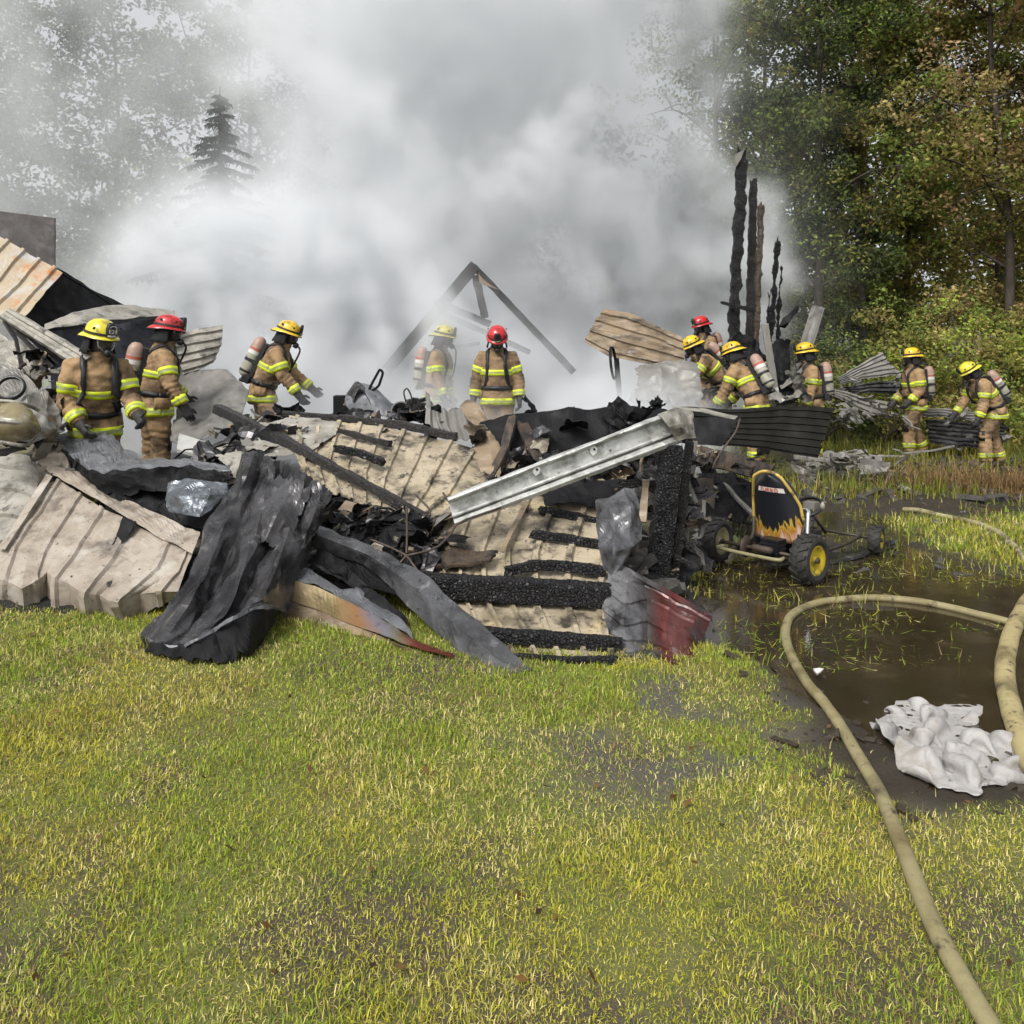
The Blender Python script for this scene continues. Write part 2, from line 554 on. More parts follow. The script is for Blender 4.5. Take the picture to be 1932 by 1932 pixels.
_rs = np.random.RandomState(7)
_tab = _rs.rand(256, 256)
def vnoise(x, y):
    """tiling value noise for numpy arrays, 0..1"""
    xi = np.floor(x).astype(int); yi = np.floor(y).astype(int)
    fx = x - xi; fy = y - yi
    fx = fx * fx * (3 - 2 * fx); fy = fy * fy * (3 - 2 * fy)
    a = _tab[xi % 256, yi % 256]; b = _tab[(xi + 1) % 256, yi % 256]
    c = _tab[xi % 256, (yi + 1) % 256]; d = _tab[(xi + 1) % 256, (yi + 1) % 256]
    return (a * (1 - fx) + b * fx) * (1 - fy) + (c * (1 - fx) + d * fx) * fy
def nfbm(x, y, s, o=4):
    r = 0; amp = .5; tot = 0
    for k in range(o):
        r = r + amp * vnoise(x * s + 17.3 * k, y * s + 5.1 * k); tot += amp; amp *= .55; s *= 2.1
    return r / tot


def wet(x, y):
    """1 in the muddy, hosed-down strip on the right"""
    n = (nfbm(x, y, 1.3) - .5) * .9
    edge = 1.28 - .28 * sst(4.0, 4.8, y) + .5 * sst(5.2, 6.2, y)
    m = sst(-.12, .22, x - edge + n * .5) * sst(2.72, 3.0, y + n * .35)
    far = sst(10.6, 9.2, y + n)
    green = sst(-.2, .3, x - 3.75 + n * .5) * sst(5.5, 5.9, y + n * .5 + (x - 4) * .25) * sst(8.6, 7.8, y + n)
    return m * far * (1 - green)


def puddle(x, y):
    n = (nfbm(x, y, 1.1) - .5)
    a = sst(1.25, .8, np.hypot((x - 2.75) / 1.35, (y - 4.0) / 1.12) + n * .6)
    b = sst(1.2, .7, np.hypot((x - 1.75) / .75, (y - 4.75) / .55) + n * .7)
    c = sst(1.2, .7, np.hypot((x - 3.3) / .9, (y - 5.45) / .55) + n * .6)
    d = np.maximum(sst(1.2, .6, np.hypot((x - 2.3) / 1.2, (y - 6.0) / .75) + n * 1.1), sst(1.2, .6, np.hypot((x - 3.3) / .6, (y - 7.6) / .8) + n * 1.4))
    return np.maximum(np.maximum(a, b), np.maximum(c, d * .8))


def wetpatch(x, y):
    """trampled, water-logged turf towards the puddle"""
    m = sst(-.6, .6, x + .35 * (y - 3.6)) * sst(2.5, 3.0, y) * sst(4.5, 4.1, y) + .6 * sst(-1.3, -1.7, x) * sst(2.9, 2.6, y)
    return np.clip(m, 0, 1) * sst(.46, .60, nfbm(x + 3, y, 2.4))


def ground_z(x, y):
    z = .05 * (nfbm(x, y, .9) - .5) + .02 * (nfbm(x + 9, y, 5.0) - .5)
    w_ = wet(x, y); p = puddle(x, y)
    z = z * (1 - .6 * p) - .012 * w_ - .06 * p + .05 * w_ * (nfbm(x, y + 3, 5.0) - .5) + .022 * w_ * (nfbm(x + 7, y, 17.0) - .5)
    z = z + .10 * sst(9, 16, y) * (nfbm(x, y, .35) - .3)
    return z


def axis(lo, hi, mid0, mid1, step):
    a = list(np.arange(mid0, mid1 + 1e-6, step))
    s, v = step, mid1
    while v < hi: s *= 1.25; v += s; a.append(min(v, hi))
    s, v = step, mid0
    while v > lo: s *= 1.25; v -= s; a.insert(0, max(v, lo))
    return np.array(a)


gx = axis(-160, 160, -3.2, 6.5, .05)
gy = axis(-20, 260, 1.4, 9.5, .05)
GX, GY = np.meshgrid(gx, gy)
GZ = ground_z(GX, GY)
WET = wet(GX, GY)
nx, ny = len(gx), len(gy)
idx = np.arange(nx * ny).reshape(ny, nx)
Fg = np.stack([idx[:-1, :-1], idx[:-1, 1:], idx[1:, 1:], idx[1:, :-1]], -1).reshape(-1, 4)
n1 = nfbm(GX, GY, 2.2); n2 = nfbm(GX + 40, GY, 9.0)
turf = np.array([.125, .13, .034]); dirt = np.array([.075, .060, .040]); mud = np.array([.034, .026, .017]); strawc = np.array([.15, .125, .06])
cg = turf + (dirt - turf) * sst(.45, .7, n1)[..., None]
cg = cg + (np.array([.085, .078, .066]) - cg) * wetpatch(GX, GY)[..., None]
cg = cg + (strawc - cg) * (sst(.55, .8, n2) * .5)[..., None]
cg = cg + (mud * (0.7 + .6 * n2[..., None]) - cg) * WET[..., None]
M['ground'] = mat('turf_and_mud', (0, 0, 0), tint=True, rough=.75, bump=.7, bscale=45, bdist=.02, rvar=.2)
gme = fast_mesh('ground', np.stack([GX, GY, GZ], -1).reshape(-1, 3), Fg, 4, M['ground'], cg.reshape(-1, 3), smooth=True)
tag(link('ground', gme), 'wet lawn turning to churned mud', kind='structure')

M['water'] = mat('muddy_water', (.040, .029, .016), (.022, .017, .010), 1.6, .04, 0, .22, 7, spec=.8, bdist=.008, rvar=0.03, stains=[((.075, .058, .034), 2.4, .55, .75)])
wx = np.linspace(.6, 7.5, 40); wy = np.linspace(2.5, 9.6, 40)
WX, WY = np.meshgrid(wx, wy)
ii = np.arange(1600).reshape(40, 40)
Fw = np.stack([ii[:-1, :-1], ii[:-1, 1:], ii[1:, 1:], ii[1:, :-1]], -1).reshape(-1, 4)
wme = fast_mesh('water', np.stack([WX, WY, WX * 0 - .024], -1).reshape(-1, 3), Fw, 4, M['water'], smooth=True)
tag(link('water', wme), 'brown standing water on the mud', kind='structure')


def gz(x, y):
    return float(ground_z(np.array([x]), np.array([y]))[0])


# ash and rubble under the wreckage
def heap_z(x, y):
    m = sst(-9.5, -7, x) * sst(1.45, .85, x - 1.1 * sst(7.6, 9.6, y)) * sst(5.0, 6.4, y + .25 * np.abs(x + 1)) * sst(15, 11.5, y)
    n = nfbm(x, y, 1.2); n2 = nfbm(x + 3, y, 7.0)
    return m * (.10 + .26 * n + .10 * (n2 - .4)) - .05
hx = np.arange(-9.5, 3.0, .07); hy = np.arange(4.8, 15.2, .07)
HX, HY_ = np.meshgrid(hx, hy)
ii = np.arange(HX.size).reshape(HX.shape)
Fh = np.stack([ii[:-1, :-1], ii[:-1, 1:], ii[1:, 1:], ii[1:, :-1]], -1).reshape(-1, 4)
hme = fast_mesh('ash_heap', np.stack([HX, HY_, heap_z(HX, HY_)], -1).reshape(-1, 3), Fh, 4, M['ash'])
tag(link('ash_heap', hme), 'black ash and burnt rubble under the collapsed building', kind='stuff')


def standing(x, y):
    return max(gz(x, y), float(heap_z(np.array([x]), np.array([y]))[0]))

# ---------------------------------------------------------------- trees
rnd = random.Random(11)
M['bark'] = mat('grey_brown_bark', (.085, .07, .055), (.045, .037, .03), 5, .85, 0, .8, 14, stretch=(3, 3, .7), bdist=.02)
M['leaf'] = mat('leaves', (0, 0, 0), tint=True, rough=.6, bump=0, rvar=0, transl=.48, spec=.15)
M['needle'] = mat('conifer_needles', (0, 0, 0), tint=True, rough=.7, bump=0, rvar=0)


def leaf_mesh(name, centres, spread, per, size, palette, rs, flat=.45, m=None, tone=None):
    """per leaf quads round each centre; palette: list of (weight, rgb)"""
    C = np.array([tuple(c) for c in centres]); k = len(C)
    P = np.repeat(C, per, 0)
    n = len(P)
    sp = np.repeat(np.asarray(spread, dtype=float), per) if not np.isscalar(spread) else np.full(n, spread)
    r = rs.normal(size=(n, 3)); r /= np.linalg.norm(r, axis=1, keepdims=True)
    rad = rs.rand(n) ** .45
    P = P + r * (rad * sp)[:, None] * np.array([1, 1, .75])
    nrm = rs.normal(size=(n, 3)); nrm[:, 2] = np.abs(nrm[:, 2]) * .8 + flat * .6; nrm[:, 1] -= .35
    nrm /= np.linalg.norm(nrm, axis=1, keepdims=True)
    t = np.cross(nrm, rs.normal(size=(n, 3))); t /= np.linalg.norm(t, axis=1, keepdims=True) + 1e-9
    b = np.cross(nrm, t)
    s = size * (.6 + .8 * rs.rand(n))[:, None]
    droop = np.zeros((n, 3)); droop[:, 2] = -.25
    V = np.stack([P - t * s * .5, P + b * s * .28 + droop * s * .1, P + t * s * .5 + droop * s * .5, P - b * s * .28 + droop * s * .1], 1).reshape(-1, 3)
    Fv = np.arange(4 * n).reshape(n, 4)
    wgt = np.array([q[0] for q in palette], dtype=float); wgt /= wgt.sum()
    cl = rs.choice(len(palette), size=k, p=wgt)
    pick = np.where(rs.rand(n) < .72, np.repeat(cl, per), rs.choice(len(palette), size=n, p=wgt))
    pc = np.array([q[1] for q in palette])
    c = pc[pick] * (.55 + .9 * rs.rand(n) ** 1.3)[:, None]
    return fast_mesh(name, V, Fv, 4, m or M['leaf'], np.repeat(c, 4, 0))


def tree(name, x, y, h, cr, palette, label, n_limbs=26, n_cl=420, per=95, leaf=.098, low=.06, group=None, trunk_r=.10, seed=1, wide=1.0, spread=.42, lean=0.0):
    rs = np.random.RandomState(seed); rr = random.Random(seed)
    z0 = gz(x, y) - .05
    root = empty(name, (x, y, z0), label, 'tree', group)
    top = Vector((x + lean, y + rr.uniform(-.3, .3), z0 + h * .97))
    pts = [Vector((x, y, z0)), Vector((x + lean * .25 + rr.uniform(-.2, .2), y, z0 + h * .33)), Vector((x + lean * .6 + rr.uniform(-.25, .25), y + rr.uniform(-.2, .2), z0 + h * .66)), top]
    sp = spline(pts, 14)
    parts = [tube_data(sp, [trunk_r * (1.25 - 1.15 * i / 14) for i in range(15)], 8)]
    cen, spr = [], []
    for k in range(n_limbs):
        f = low + (1 - low) * ((k + .5) / n_limbs) ** .9
        b = sp[min(14, int(f * 14))]
        a = k * 2.4 + rr.uniform(-.4, .4)
        shape = math.sin(math.pi * min(1, .18 + .82 * (1 - (f - low) / (1 - low)) ** .8)) * .55 + .45
        L = cr * shape * rr.uniform(.75, 1.15)
        d = Vector((math.cos(a) * wide, math.sin(a), rr.uniform(.15, .55)))
        e = b + d * L
        mid = b.lerp(e, .5) + Vector((0, 0, rr.uniform(-.1, .25) * L))
        lp = spline([b, mid, e], 7)
        parts.append(tube_data(lp, [trunk_r * .38 * (1 - .11 * i) for i in range(8)], 5))
        q = max(3, n_cl // n_limbs)
        for j in range(q):
            t = rr.uniform(.28, 1.08)
            p = lp[min(7, int(t * 7))].copy()
            tw = Vector((rr.gauss(0, 1), rr.gauss(0, 1), rr.gauss(0, .8))) * .30 * L
            c = p + tw * rr.uniform(.4, 1.0)
            if j % 3 == 0: parts.append(tube_data([p, p.lerp(c, .5) + Vector((0, 0, .06)), c], [.022, .016, .008], 4))
            cen.append(c); spr.append(spread * rr.uniform(.6, 1.3))
    V, Fc = join(parts)
    mk('trunk', V, Fc, M['bark'], root, True)
    me = leaf_mesh('crown', [c - Vector((x, y, z0)) for c in cen], spr, per, leaf, palette, rs)
    link('crown', me, root)
    return root


OLIVE = (.072, .070, .018); BROWN = (.094, .074, .030); RED = (.105, .068, .036); GREEN = (.054, .072, .017); DARK = (.024, .032, .012); LIME = (.10, .125, .022); STRAW = (.14, .115, .045)
def _br(c, k=3.7): return tuple(k * v for v in c)
OLIVE, BROWN, RED, GREEN, LIME, STRAW = map(_br, (OLIVE, BROWN, RED, GREEN, LIME, STRAW)); DARK = _br(DARK, 2.6)
pal_a = [(5, OLIVE), (2, BROWN), (3, GREEN), (1, STRAW)]
pal_b = [(2, RED), (3, BROWN), (5, OLIVE), (1, STRAW), (2, GREEN)]
pal_c = [(3, GREEN), (3, OLIVE), (1, LIME), (2, BROWN), (1, DARK)]
pal_d = [(4, OLIVE), (2, STRAW), (2, GREEN), (2, BROWN)]
pal_dark = [(5, DARK), (2, GREEN), (1, OLIVE)]
GR = 'trees at the edge of the wood on the right'
forest = [
    # x, y, h, cr, palette, label, extra
    (5.2, 20.5, 13.0, 2.4, pal_c, 'green tree showing blue through the right rim of the smoke', dict(n_cl=300)),
    (6.9, 17.9, 12.0, 2.3, pal_dark, 'dark green tree standing nearest the smoke and the charred posts', dict()),
    (8.3, 18.5, 13.0, 2.5, pal_c, 'green leafy tree with sky showing through its crown', dict(n_cl=340)),
    (9.6, 19.5, 13.5, 2.6, pal_a, 'olive and brown tree between the green tree and the rusty one', dict()),
    (10.6, 17.0, 13.0, 2.6, pal_b, 'rusty brown tree, the reddest of the wood', dict(n_cl=460)),
    (12.3, 18.0, 14.0, 2.7, pal_b, 'brown leaved tall tree behind the walking firefighters', dict(n_cl=460)),
    (12.6, 15.6, 12.5, 2.4, pal_d, 'yellowish olive tree, rightmost of the wood', dict(n_cl=460)),
]
for k, (x, y, h, cr, pal, lab, ex) in enumerate(forest):
    tree('broadleaf_tree', x, y, h, cr, pal, lab, seed=20 + k, group=GR, **ex)
back = [(7.6, 24, 15.0, 3.2, pal_dark, 'tall dark tree deep in the wood beside the smoke'),
        (11.2, 25, 16.0, 3.3, pal_a, 'tall olive tree deep in the wood behind the rusty one'),
        (15.0, 24, 16.0, 3.4, pal_d, 'tall yellow olive tree deep in the wood at the far right'),
        (18.5, 21, 15.0, 3.2, pal_c, 'tall green tree beyond the right end of the wood')]
for k, (x, y, h, cr, pal, lab) in enumerate(back):
    tree('broadleaf_tree', x, y, h, cr, pal, lab, seed=50 + k, group=GR, n_cl=300, per=70, leaf=.15, spread=.6, trunk_r=.13)


def shrub(x, y, h, r, pal, label, seed, per=120, leaf=.07, n_cl=60, name='shrub', group='undergrowth at the edge of the wood'):
    rs = np.random.RandomState(seed); rr = random.Random(seed)
    z0 = gz(x, y) - .03
    root = empty(name, (x, y, z0), label, 'shrub', group)
    parts, cen, spr = [], [], []
    for k in range(n_cl):
        a = rr.uniform(0, 6.283); q = rr.random() ** .5
        c = Vector((math.cos(a) * r * q, math.sin(a) * r * q, rr.uniform(.1, 1.0) * h * (1.05 - .5 * q)))
        cen.append(c); spr.append(rr.uniform(.22, .42))
        if k % 3 == 0:
            o = Vector((rr.uniform(-.2, .2) * r, rr.uniform(-.2, .2) * r, 0))
            b = Vector((x, y, z0))
            parts.append(tube_data(spline([b + o, b + o.lerp(c, .5) + Vector((0, 0, .15)), b + c], 5), [.022 - .003 * i for i in range(6)], 4))
    V, Fc = join(parts)
    mk('stem', V, Fc, M['bark'], root, True)
    link('foliage', leaf_mesh('foliage', cen, spr, per, leaf, pal, rs), root)
    return root


pal_s = [(4, _br(OLIVE, 1.25)), (3, _br(GREEN, 1.2)), (2, STRAW), (1, BROWN), (3, LIME)]
shrubs = [
    (6.1, 15.6, 2.6, 1.1, pal_dark, 'dark shrub behind the leaning grey sheet', 81),
    (7.4, 15.8, 3.2, 1.4, pal_a, 'olive and brown shrub above the fan of grey roofing', 82),
    (8.9, 15.8, 3.4, 1.5, pal_s, 'speckled green shrub behind the walking firefighter', 83),
    (10.3, 14.6, 3.2, 1.5, pal_s, 'yellow green shrub between the two firefighters at the right', 84),
    (11.6, 13.8, 3.6, 1.6, pal_d, 'tall olive shrub over the bent firefighter', 85),
    (9.3, 12.9, 1.5, .8, pal_s, 'low leafy shrub behind the bent firefighter, at the edge of the mud', 86),
]
for s in shrubs: shrub(*s)

# the wood behind the smoke on the left
GL = 'trees fading into the smoke on the left'
pal_l = [(5, DARK), (3, tuple(.5 * v for v in GREEN)), (2, tuple(.5 * v for v in OLIVE))]
left = [(-17.5, 22, 12.5, 2.8, pal_l, 'smoke veiled green tree at the far left'),
        (-14.0, 20.5, 11.0, 2.4, pal_l, 'smoke veiled tree with pale sky gaps, second from the left'),
        (-11.2, 22, 13.0, 2.8, pal_l, 'smoke veiled dark tree left of the spruce'),
        (-8.0, 24, 12.0, 3.0, pal_l, 'smoke veiled tree behind the spruce'),
        (-4.0, 25, 12.5, 3.0, pal_l, 'tree all but hidden behind the smoke column')]
for k, (x, y, h, cr, pal, lab) in enumerate(left):
    tree('broadleaf_tree', x, y, h, cr, pal, lab, seed=70 + k, group=GL, n_cl=340, per=70, leaf=.15, spread=.55, trunk_r=.10, low=.05)


def spruce(x, y, h, label, seed=5):
    rs = np.random.RandomState(seed); rr = random.Random(seed)
    z0 = gz(x, y) - .05
    root = empty('spruce_tree', (x, y, z0), label, 'tree')
    b = Vector((x, y, z0))
    parts = [tube_data([b + Vector((0.02 * math.sin(i), 0, h * i / 12)) for i in range(13)], [.13 * (1.02 - i / 12) + .006 for i in range(13)], 7)]
    V, C = [], []
    for k in range(170):
        f = .12 + .86 * (k / 170) ** .9
        a = k * 2.399 + rr.uniform(-.3, .3)
        if rr.random() < .18: continue
        L = (1 - f) * 2.3 * rr.choice((.35, .6, .8, 1.0, 1.3)) * (1.15 if math.cos(a - 2.6) > .6 else .9) + .06
        p0 = b + Vector((0, 0, h * f))
        d = Vector((math.cos(a), math.sin(a), 0))
        bp = [p0 + d * L * t + Vector((0, 0, L * (.25 * t - .62 * t * t + .22 * t ** 4))) for t in np.linspace(0, 1, 6)]
        parts.append(tube_data(bp, [.018 * (1 - .15 * i) for i in range(6)], 4))
        nn = int(34 + 170 * L)
        for j in range(nn):
            t = rr.random() ** .8
            i = min(4, int(t * 5)); p = bp[i].lerp(bp[i + 1], t * 5 - i)
            dirn = (d * rr.uniform(.1, .9) + Vector((rr.gauss(0, .6), rr.gauss(0, .6), -rr.uniform(.2, 1.1)))).normalized()
            ln = rr.uniform(.07, .20) * (.6 + .6 * (1 - f))
            s = dirn.cross(Vector((rr.gauss(0, 1), rr.gauss(0, 1), rr.gauss(0, 1)))).normalized() * .016
            V += [p - s - b, p + s - b, p + dirn * ln + s * .4 - b, p + dirn * ln - s * .4 - b]
            q = rr.uniform(.6, 1.3)
            C += [(.020 * q, .030 * q, .020 * q)] * 4
    v, f = join(parts)
    mk('trunk', v, f, M['bark'], root, True)
    link('crown', fast_mesh('crown', np.array([tuple(q) for q in V]), np.arange(len(V)).reshape(-1, 4), 4, M['needle'], np.array(C)), root)


spruce(-5.25, 14.2, 6.6, 'dark spruce standing out of the smoke with drooping branches')

# a far belt of wood closing the view
rs = np.random.RandomState(3)
cc = []
for k in range(800):
    x = rs.uniform(-42, 44); y = rs.uniform(33, 40)
    hmax = (10.5 if x < 0 else 14) * (.75 + .25 * math.sin(x * .7))
    cc.append((x, y, hmax * rs.rand() ** .8))
fw = link('far_wood', leaf_mesh('far_wood', cc, 1.5, 90, .42, pal_dark + [(2, OLIVE)], rs))
tag(fw, 'far wood reading as one dark mass', kind='stuff')

# ---------------------------------------------------------------- collapsed building: near left
SH = 'torn roofing sheets of the collapsed building'
# large beige roof panel with its folded-under lower edge
rp = empty('roof_panel', W(150, 1140, 5.2), 'large beige ribbed roof panel lying on the lawn, its lower edge folded under', 'roof panel')
rp.location.z = 0
sheet('metal_sheet', [
    resample([(93, 896, 6.28), (140, 924, 6.1), (187, 957, 5.9), (250, 985, 5.65), (341, 1034, 5.32), (364, 1045, 5.25)], 13),
    resample([(0, 1031, 5.5), (68, 1036, 5.45), (131, 1048, 5.35), (215, 1062, 5.25), (322, 1078, 5.1), (347, 1085, 5.08)], 13),
    [(-45, 1092, 5.2), (8, 1094, 5.14), (40, 1110, 5.0), (66, 1098, 5.1), (90, 1080, 5.2), (102, 1090, 5.1), (132, 1102, 5.08), (158, 1120, 4.92), (190, 1124, 5.0), (217, 1140, 4.84), (262, 1120, 5.0), (301, 1116, 4.92), (336, 1116, 4.96)],
    [(-45, 1138, 5.25), (14, 1140, 5.24), (44, 1146, 5.08), (72, 1150, 5.16), (86, 1148, 5.22), (104, 1152, 5.06), (140, 1154, 5.14), (168, 1162, 4.98), (200, 1163, 5.04), (232, 1170, 4.92), (268, 1160, 5.04), (305, 1138, 5.0), (330, 1132, 5.03)]],
    M['beige'], nu=30, nv=36, ribs=6, rib_h=.020, rib_w=.12, crumple=.016, cs=3, seed=1.0, parent=rp)
sheet('ridge_cap', [
    [(91, 815, 6.8), (135, 862, 6.5), (205, 930, 6.1), (262, 953, 5.85), (320, 980, 5.6), (380, 1004, 5.4)],
    [(72, 836, 6.6), (115, 880, 6.3), (200, 942, 5.9), (275, 982, 5.6), (330, 1010, 5.42), (372, 1025, 5.25)],
    [(53, 856, 6.55), (97, 895, 6.2), (198, 952, 5.82), (287, 1005, 5.45), (330, 1028, 5.3), (363, 1046, 5.18)]],
    M['beige'], nu=40, nv=6, crumple=.016, cs=4, seed=2.0, parent=rp, jag=.05)
sheet('rib_flashing', [[(88, 894, 6.2), (-4, 1036, 5.42)], [(99, 899, 6.14), (10, 1038, 5.38)]], M['beige'], nu=14, nv=3, crumple=.006, parent=rp)
sheet('wall_panel', [
    [(-70, 842, 6.75), (0, 850, 6.7), (53, 859, 6.62), (93, 898, 6.4)],
    [(-90, 940, 6.2), (-20, 940, 6.2), (30, 940, 6.15), (60, 950, 6.1)],
    [(-110, 1040, 5.75), (-60, 1040, 5.75), (-20, 1040, 5.75), (10, 1040, 5.7)]],
    M['pale'], nu=20, ribs=4, rib_dir='u', rib_h=.03, rib_w=.35, crumple=.008, seed=3, label='pale wall panel with level ribs at the left edge, behind the beige roof panel', cat='wall panel')

# torn, burnt sheet curling over the ridge
sheet('torn_sheet', [
    [(95, 817, 7.0), (150, 814, 6.95), (200, 812, 6.9), (235, 850, 6.7), (280, 870, 6.5), (350, 868, 6.4), (440, 882, 6.2)],
    [(85, 826, 6.8), (122, 852, 6.45), (165, 886, 6.05), (205, 893, 5.95), (265, 884, 5.95), (345, 878, 5.95), (442, 898, 5.9)],
    [(90, 842, 6.75), (140, 886, 6.35), (196, 934, 6.05), (235, 940, 5.95), (275, 925, 5.95), (325, 930, 5.9), (405, 935, 5.85)]],
    [M['blue_grey'], M['black']], nu=70, nv=30, crumple=.022, cs=4.5, oct=2, ridge=3.0, lump=.5, seed=4.2, jag=.12, vsplit=.5,
    label='burnt sheet curling over the ridge cap, grey on top and black below', cat='metal sheet', group=SH)
sheet('torn_sheet', [
    [(205, 930, 6.0), (240, 905, 6.15), (300, 905, 6.2), (330, 920, 6.1), (420, 940, 5.9)],
    [(200, 970, 5.9), (235, 985, 5.75), (290, 965, 5.95), (330, 985, 5.8), (395, 1000, 5.6)]],
    M['black'], nu=40, nv=16, crumple=.05, cs=4, seed=5.1, jag=.12, label='black charred flap hanging over the top of the beige roof panel', cat='metal sheet', group=SH)
sheet('torn_sheet', [
    [(318, 912, 5.75), (350, 905, 5.72), (395, 908, 5.68), (428, 915, 5.7)],
    [(315, 942, 5.66), (350, 938, 5.55), (395, 934, 5.5), (428, 938, 5.6)],
    [(320, 966, 5.62), (345, 970, 5.5), (375, 976, 5.45), (412, 952, 5.55)]],
    M['shiny'], nu=34, nv=26, crumple=.016, cs=7, oct=2, ridge=2.4, seed=6, label='glossy blue grey curved scrap between the beige panel and the dark crumpled sheet', cat='metal sheet', group=SH)
sheet('torn_sheet', [
    [(232, 975, 5.62), (258, 985, 5.58)], [(222, 1002, 5.52), (246, 1008, 5.48)], [(212, 1030, 5.42), (226, 1030, 5.4)]],
    M['black'], nu=8, nv=16, crumple=.015, seed=7, jag=.1, label='small black strip dangling over the ribs of the beige panel', cat='metal sheet', group=SH)

# the big dark crumpled sheet in front
dp = empty('crumpled_sheet', G(400, 1230), 'big dark grey crumpled sheet slumped from the wreck on to the lawn', 'metal sheet', SH)
sheet('sheet_body', [
    [(463, 848, 5.85), (480, 852, 5.72), (500, 850, 5.82), (515, 866, 5.62), (532, 866, 5.72), (560, 884, 5.5), (590, 908, 5.55), (624, 928, 5.4)],
    [(444, 900, 5.65), (465, 893, 5.52), (488, 900, 5.62), (508, 912, 5.42), (530, 915, 5.56), (556, 922, 5.38), (585, 938, 5.42), (612, 962, 5.32)],
    [(421, 954, 5.5), (446, 945, 5.36), (474, 945, 5.44), (500, 955, 5.24), (524, 965, 5.40), (548, 972, 5.2), (575, 985, 5.24), (590, 1005, 5.28)],
    [(386, 1000, 5.28), (420, 996, 5.12), (452, 1002, 5.22), (486, 1012, 5.04), (510, 1020, 5.22), (534, 1024, 5.0), (560, 1040, 5.06), (575, 1052, 5.12)],
    [(352, 1097, 4.98), (385, 1085, 4.80), (420, 1082, 4.94), (455, 1086, 4.72), (486, 1082, 4.90), (514, 1078, 4.70), (540, 1095, 4.86), (562, 1112, 4.95)],
    [(310, 1160, 4.74), (345, 1155, 4.54), (385, 1160, 4.70), (420, 1155, 4.48), (455, 1146, 4.66), (490, 1130, 4.5), (520, 1135, 4.66), (548, 1150, 4.8)],
    [(269, 1202, 4.58), (305, 1216, 4.30), (340, 1220, 4.32), (372, 1205, 4.24), (405, 1186, 4.34), (440, 1165, 4.26), (480, 1146, 4.38), (535, 1150, 4.62)],
    [(275, 1232, 4.32), (306, 1246, 4.20), (345, 1255, 4.14), (385, 1255, 4.14), (425, 1254, 4.15), (462, 1250, 4.18), (492, 1215, 4.35), (530, 1170, 4.62)]],
    [M['ash_grey'], M['black']], nu=80, nv=90, crumple=.020, cs=3.6, oct=1, ridge=4.0, lump=.3, aniso=(1.6, .5, .6), seed=8.3, jag=.05, vsplit=6.05 / 7, parent=dp)  # black lowest row stands in for the shadowed space under the sheet
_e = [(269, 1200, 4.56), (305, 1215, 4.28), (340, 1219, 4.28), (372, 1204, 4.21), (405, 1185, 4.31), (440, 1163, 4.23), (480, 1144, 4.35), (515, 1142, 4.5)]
sheet('edge_glint', [_e, [(x, y + 5 + (i % 3) * 2, Y - .01) for i, (x, y, Y) in enumerate(_e)]], M['blue_grey'], nu=60, nv=3, crumple=.012, cs=9, seed=8.9, jag=.2, parent=dp)  # brighter strip laid along the lower edge as a painted glint
sheet('top_fold', [[(512, 870, 5.58), (535, 905, 5.4), (560, 900, 5.36), (590, 925, 5.3)], [(470, 960, 5.28), (495, 985, 5.12), (520, 975, 5.08), (555, 1000, 5.1)], [(452, 1015, 5.12), (470, 1030, 5.04), (498, 1022, 5.0), (520, 1040, 5.02)]], M['ash_grey'], nu=22, nv=26, crumple=.012, cs=4.5, oct=1, ridge=3.4, lump=.4, seed=9.9, jag=.14, parent=dp)
sheet('torn_sheet', [
    [(588, 905, 5.42), (608, 915, 5.36), (628, 930, 5.36)], [(572, 960, 5.25), (598, 965, 5.16), (622, 950, 5.28)], [(560, 990, 5.2), (580, 1000, 5.08), (600, 985, 5.2)], [(565, 1030, 5.1), (572, 1035, 5.04), (585, 1020, 5.1)]],
    M['ash_grey'], nu=20, nv=30, crumple=.03, cs=5, seed=9.5, jag=.06, label='pointed dark flap on the right shoulder of the big crumpled sheet', cat='metal sheet', group=SH)
sheet('torn_sheet', [
    [(405, 862, 6.2), (440, 855, 6.2), (475, 858, 6.05), (500, 856, 5.95)], [(430, 880, 6.05), (448, 892, 5.9), (468, 880, 5.9), (488, 868, 5.85)], [(440, 900, 5.9), (456, 908, 5.75), (464, 900, 5.78), (476, 880, 5.8)]],
    M['pale'], nu=24, nv=20, crumple=.03, cs=4, seed=10, jag=.12, label='pale tan torn corner poking over the top of the big crumpled sheet', cat='metal sheet', group=SH)

# heat-tinted eaves trim along the lawn
et = empty('eaves_trim', G(690, 1215), 'long heat coloured eaves trim on the grass, tan and olive turning red at its right end', 'metal trim')
sheet('trim_face', [
    [(543, 1092, 5.0), (600, 1108, 4.93), (650, 1132, 4.82), (700, 1158, 4.7), (745, 1187, 4.55), (795, 1216, 4.4), (855, 1234, 4.28)],
    [(538, 1130, 4.96), (598, 1150, 4.85), (655, 1175, 4.68), (710, 1196, 4.52), (755, 1214, 4.38), (798, 1230, 4.28), (855, 1240, 4.2)]],
    M['heat'], nu=50, nv=6, crumple=.012, cs=3, seed=11, parent=et)
sheet('trim_lip', [
    [(538, 1130, 4.98), (598, 1150, 4.87), (655, 1175, 4.7), (710, 1196, 4.54), (755, 1214, 4.4), (798, 1230, 4.3)],
    [(528, 1168, 4.93), (595, 1180, 4.8), (650, 1194, 4.66), (710, 1207, 4.53), (755, 1220, 4.42), (798, 1236, 4.3)]],
    M['tan_burnt'], nu=40, nv=5, crumple=.008, cs=3, seed=12, parent=et)
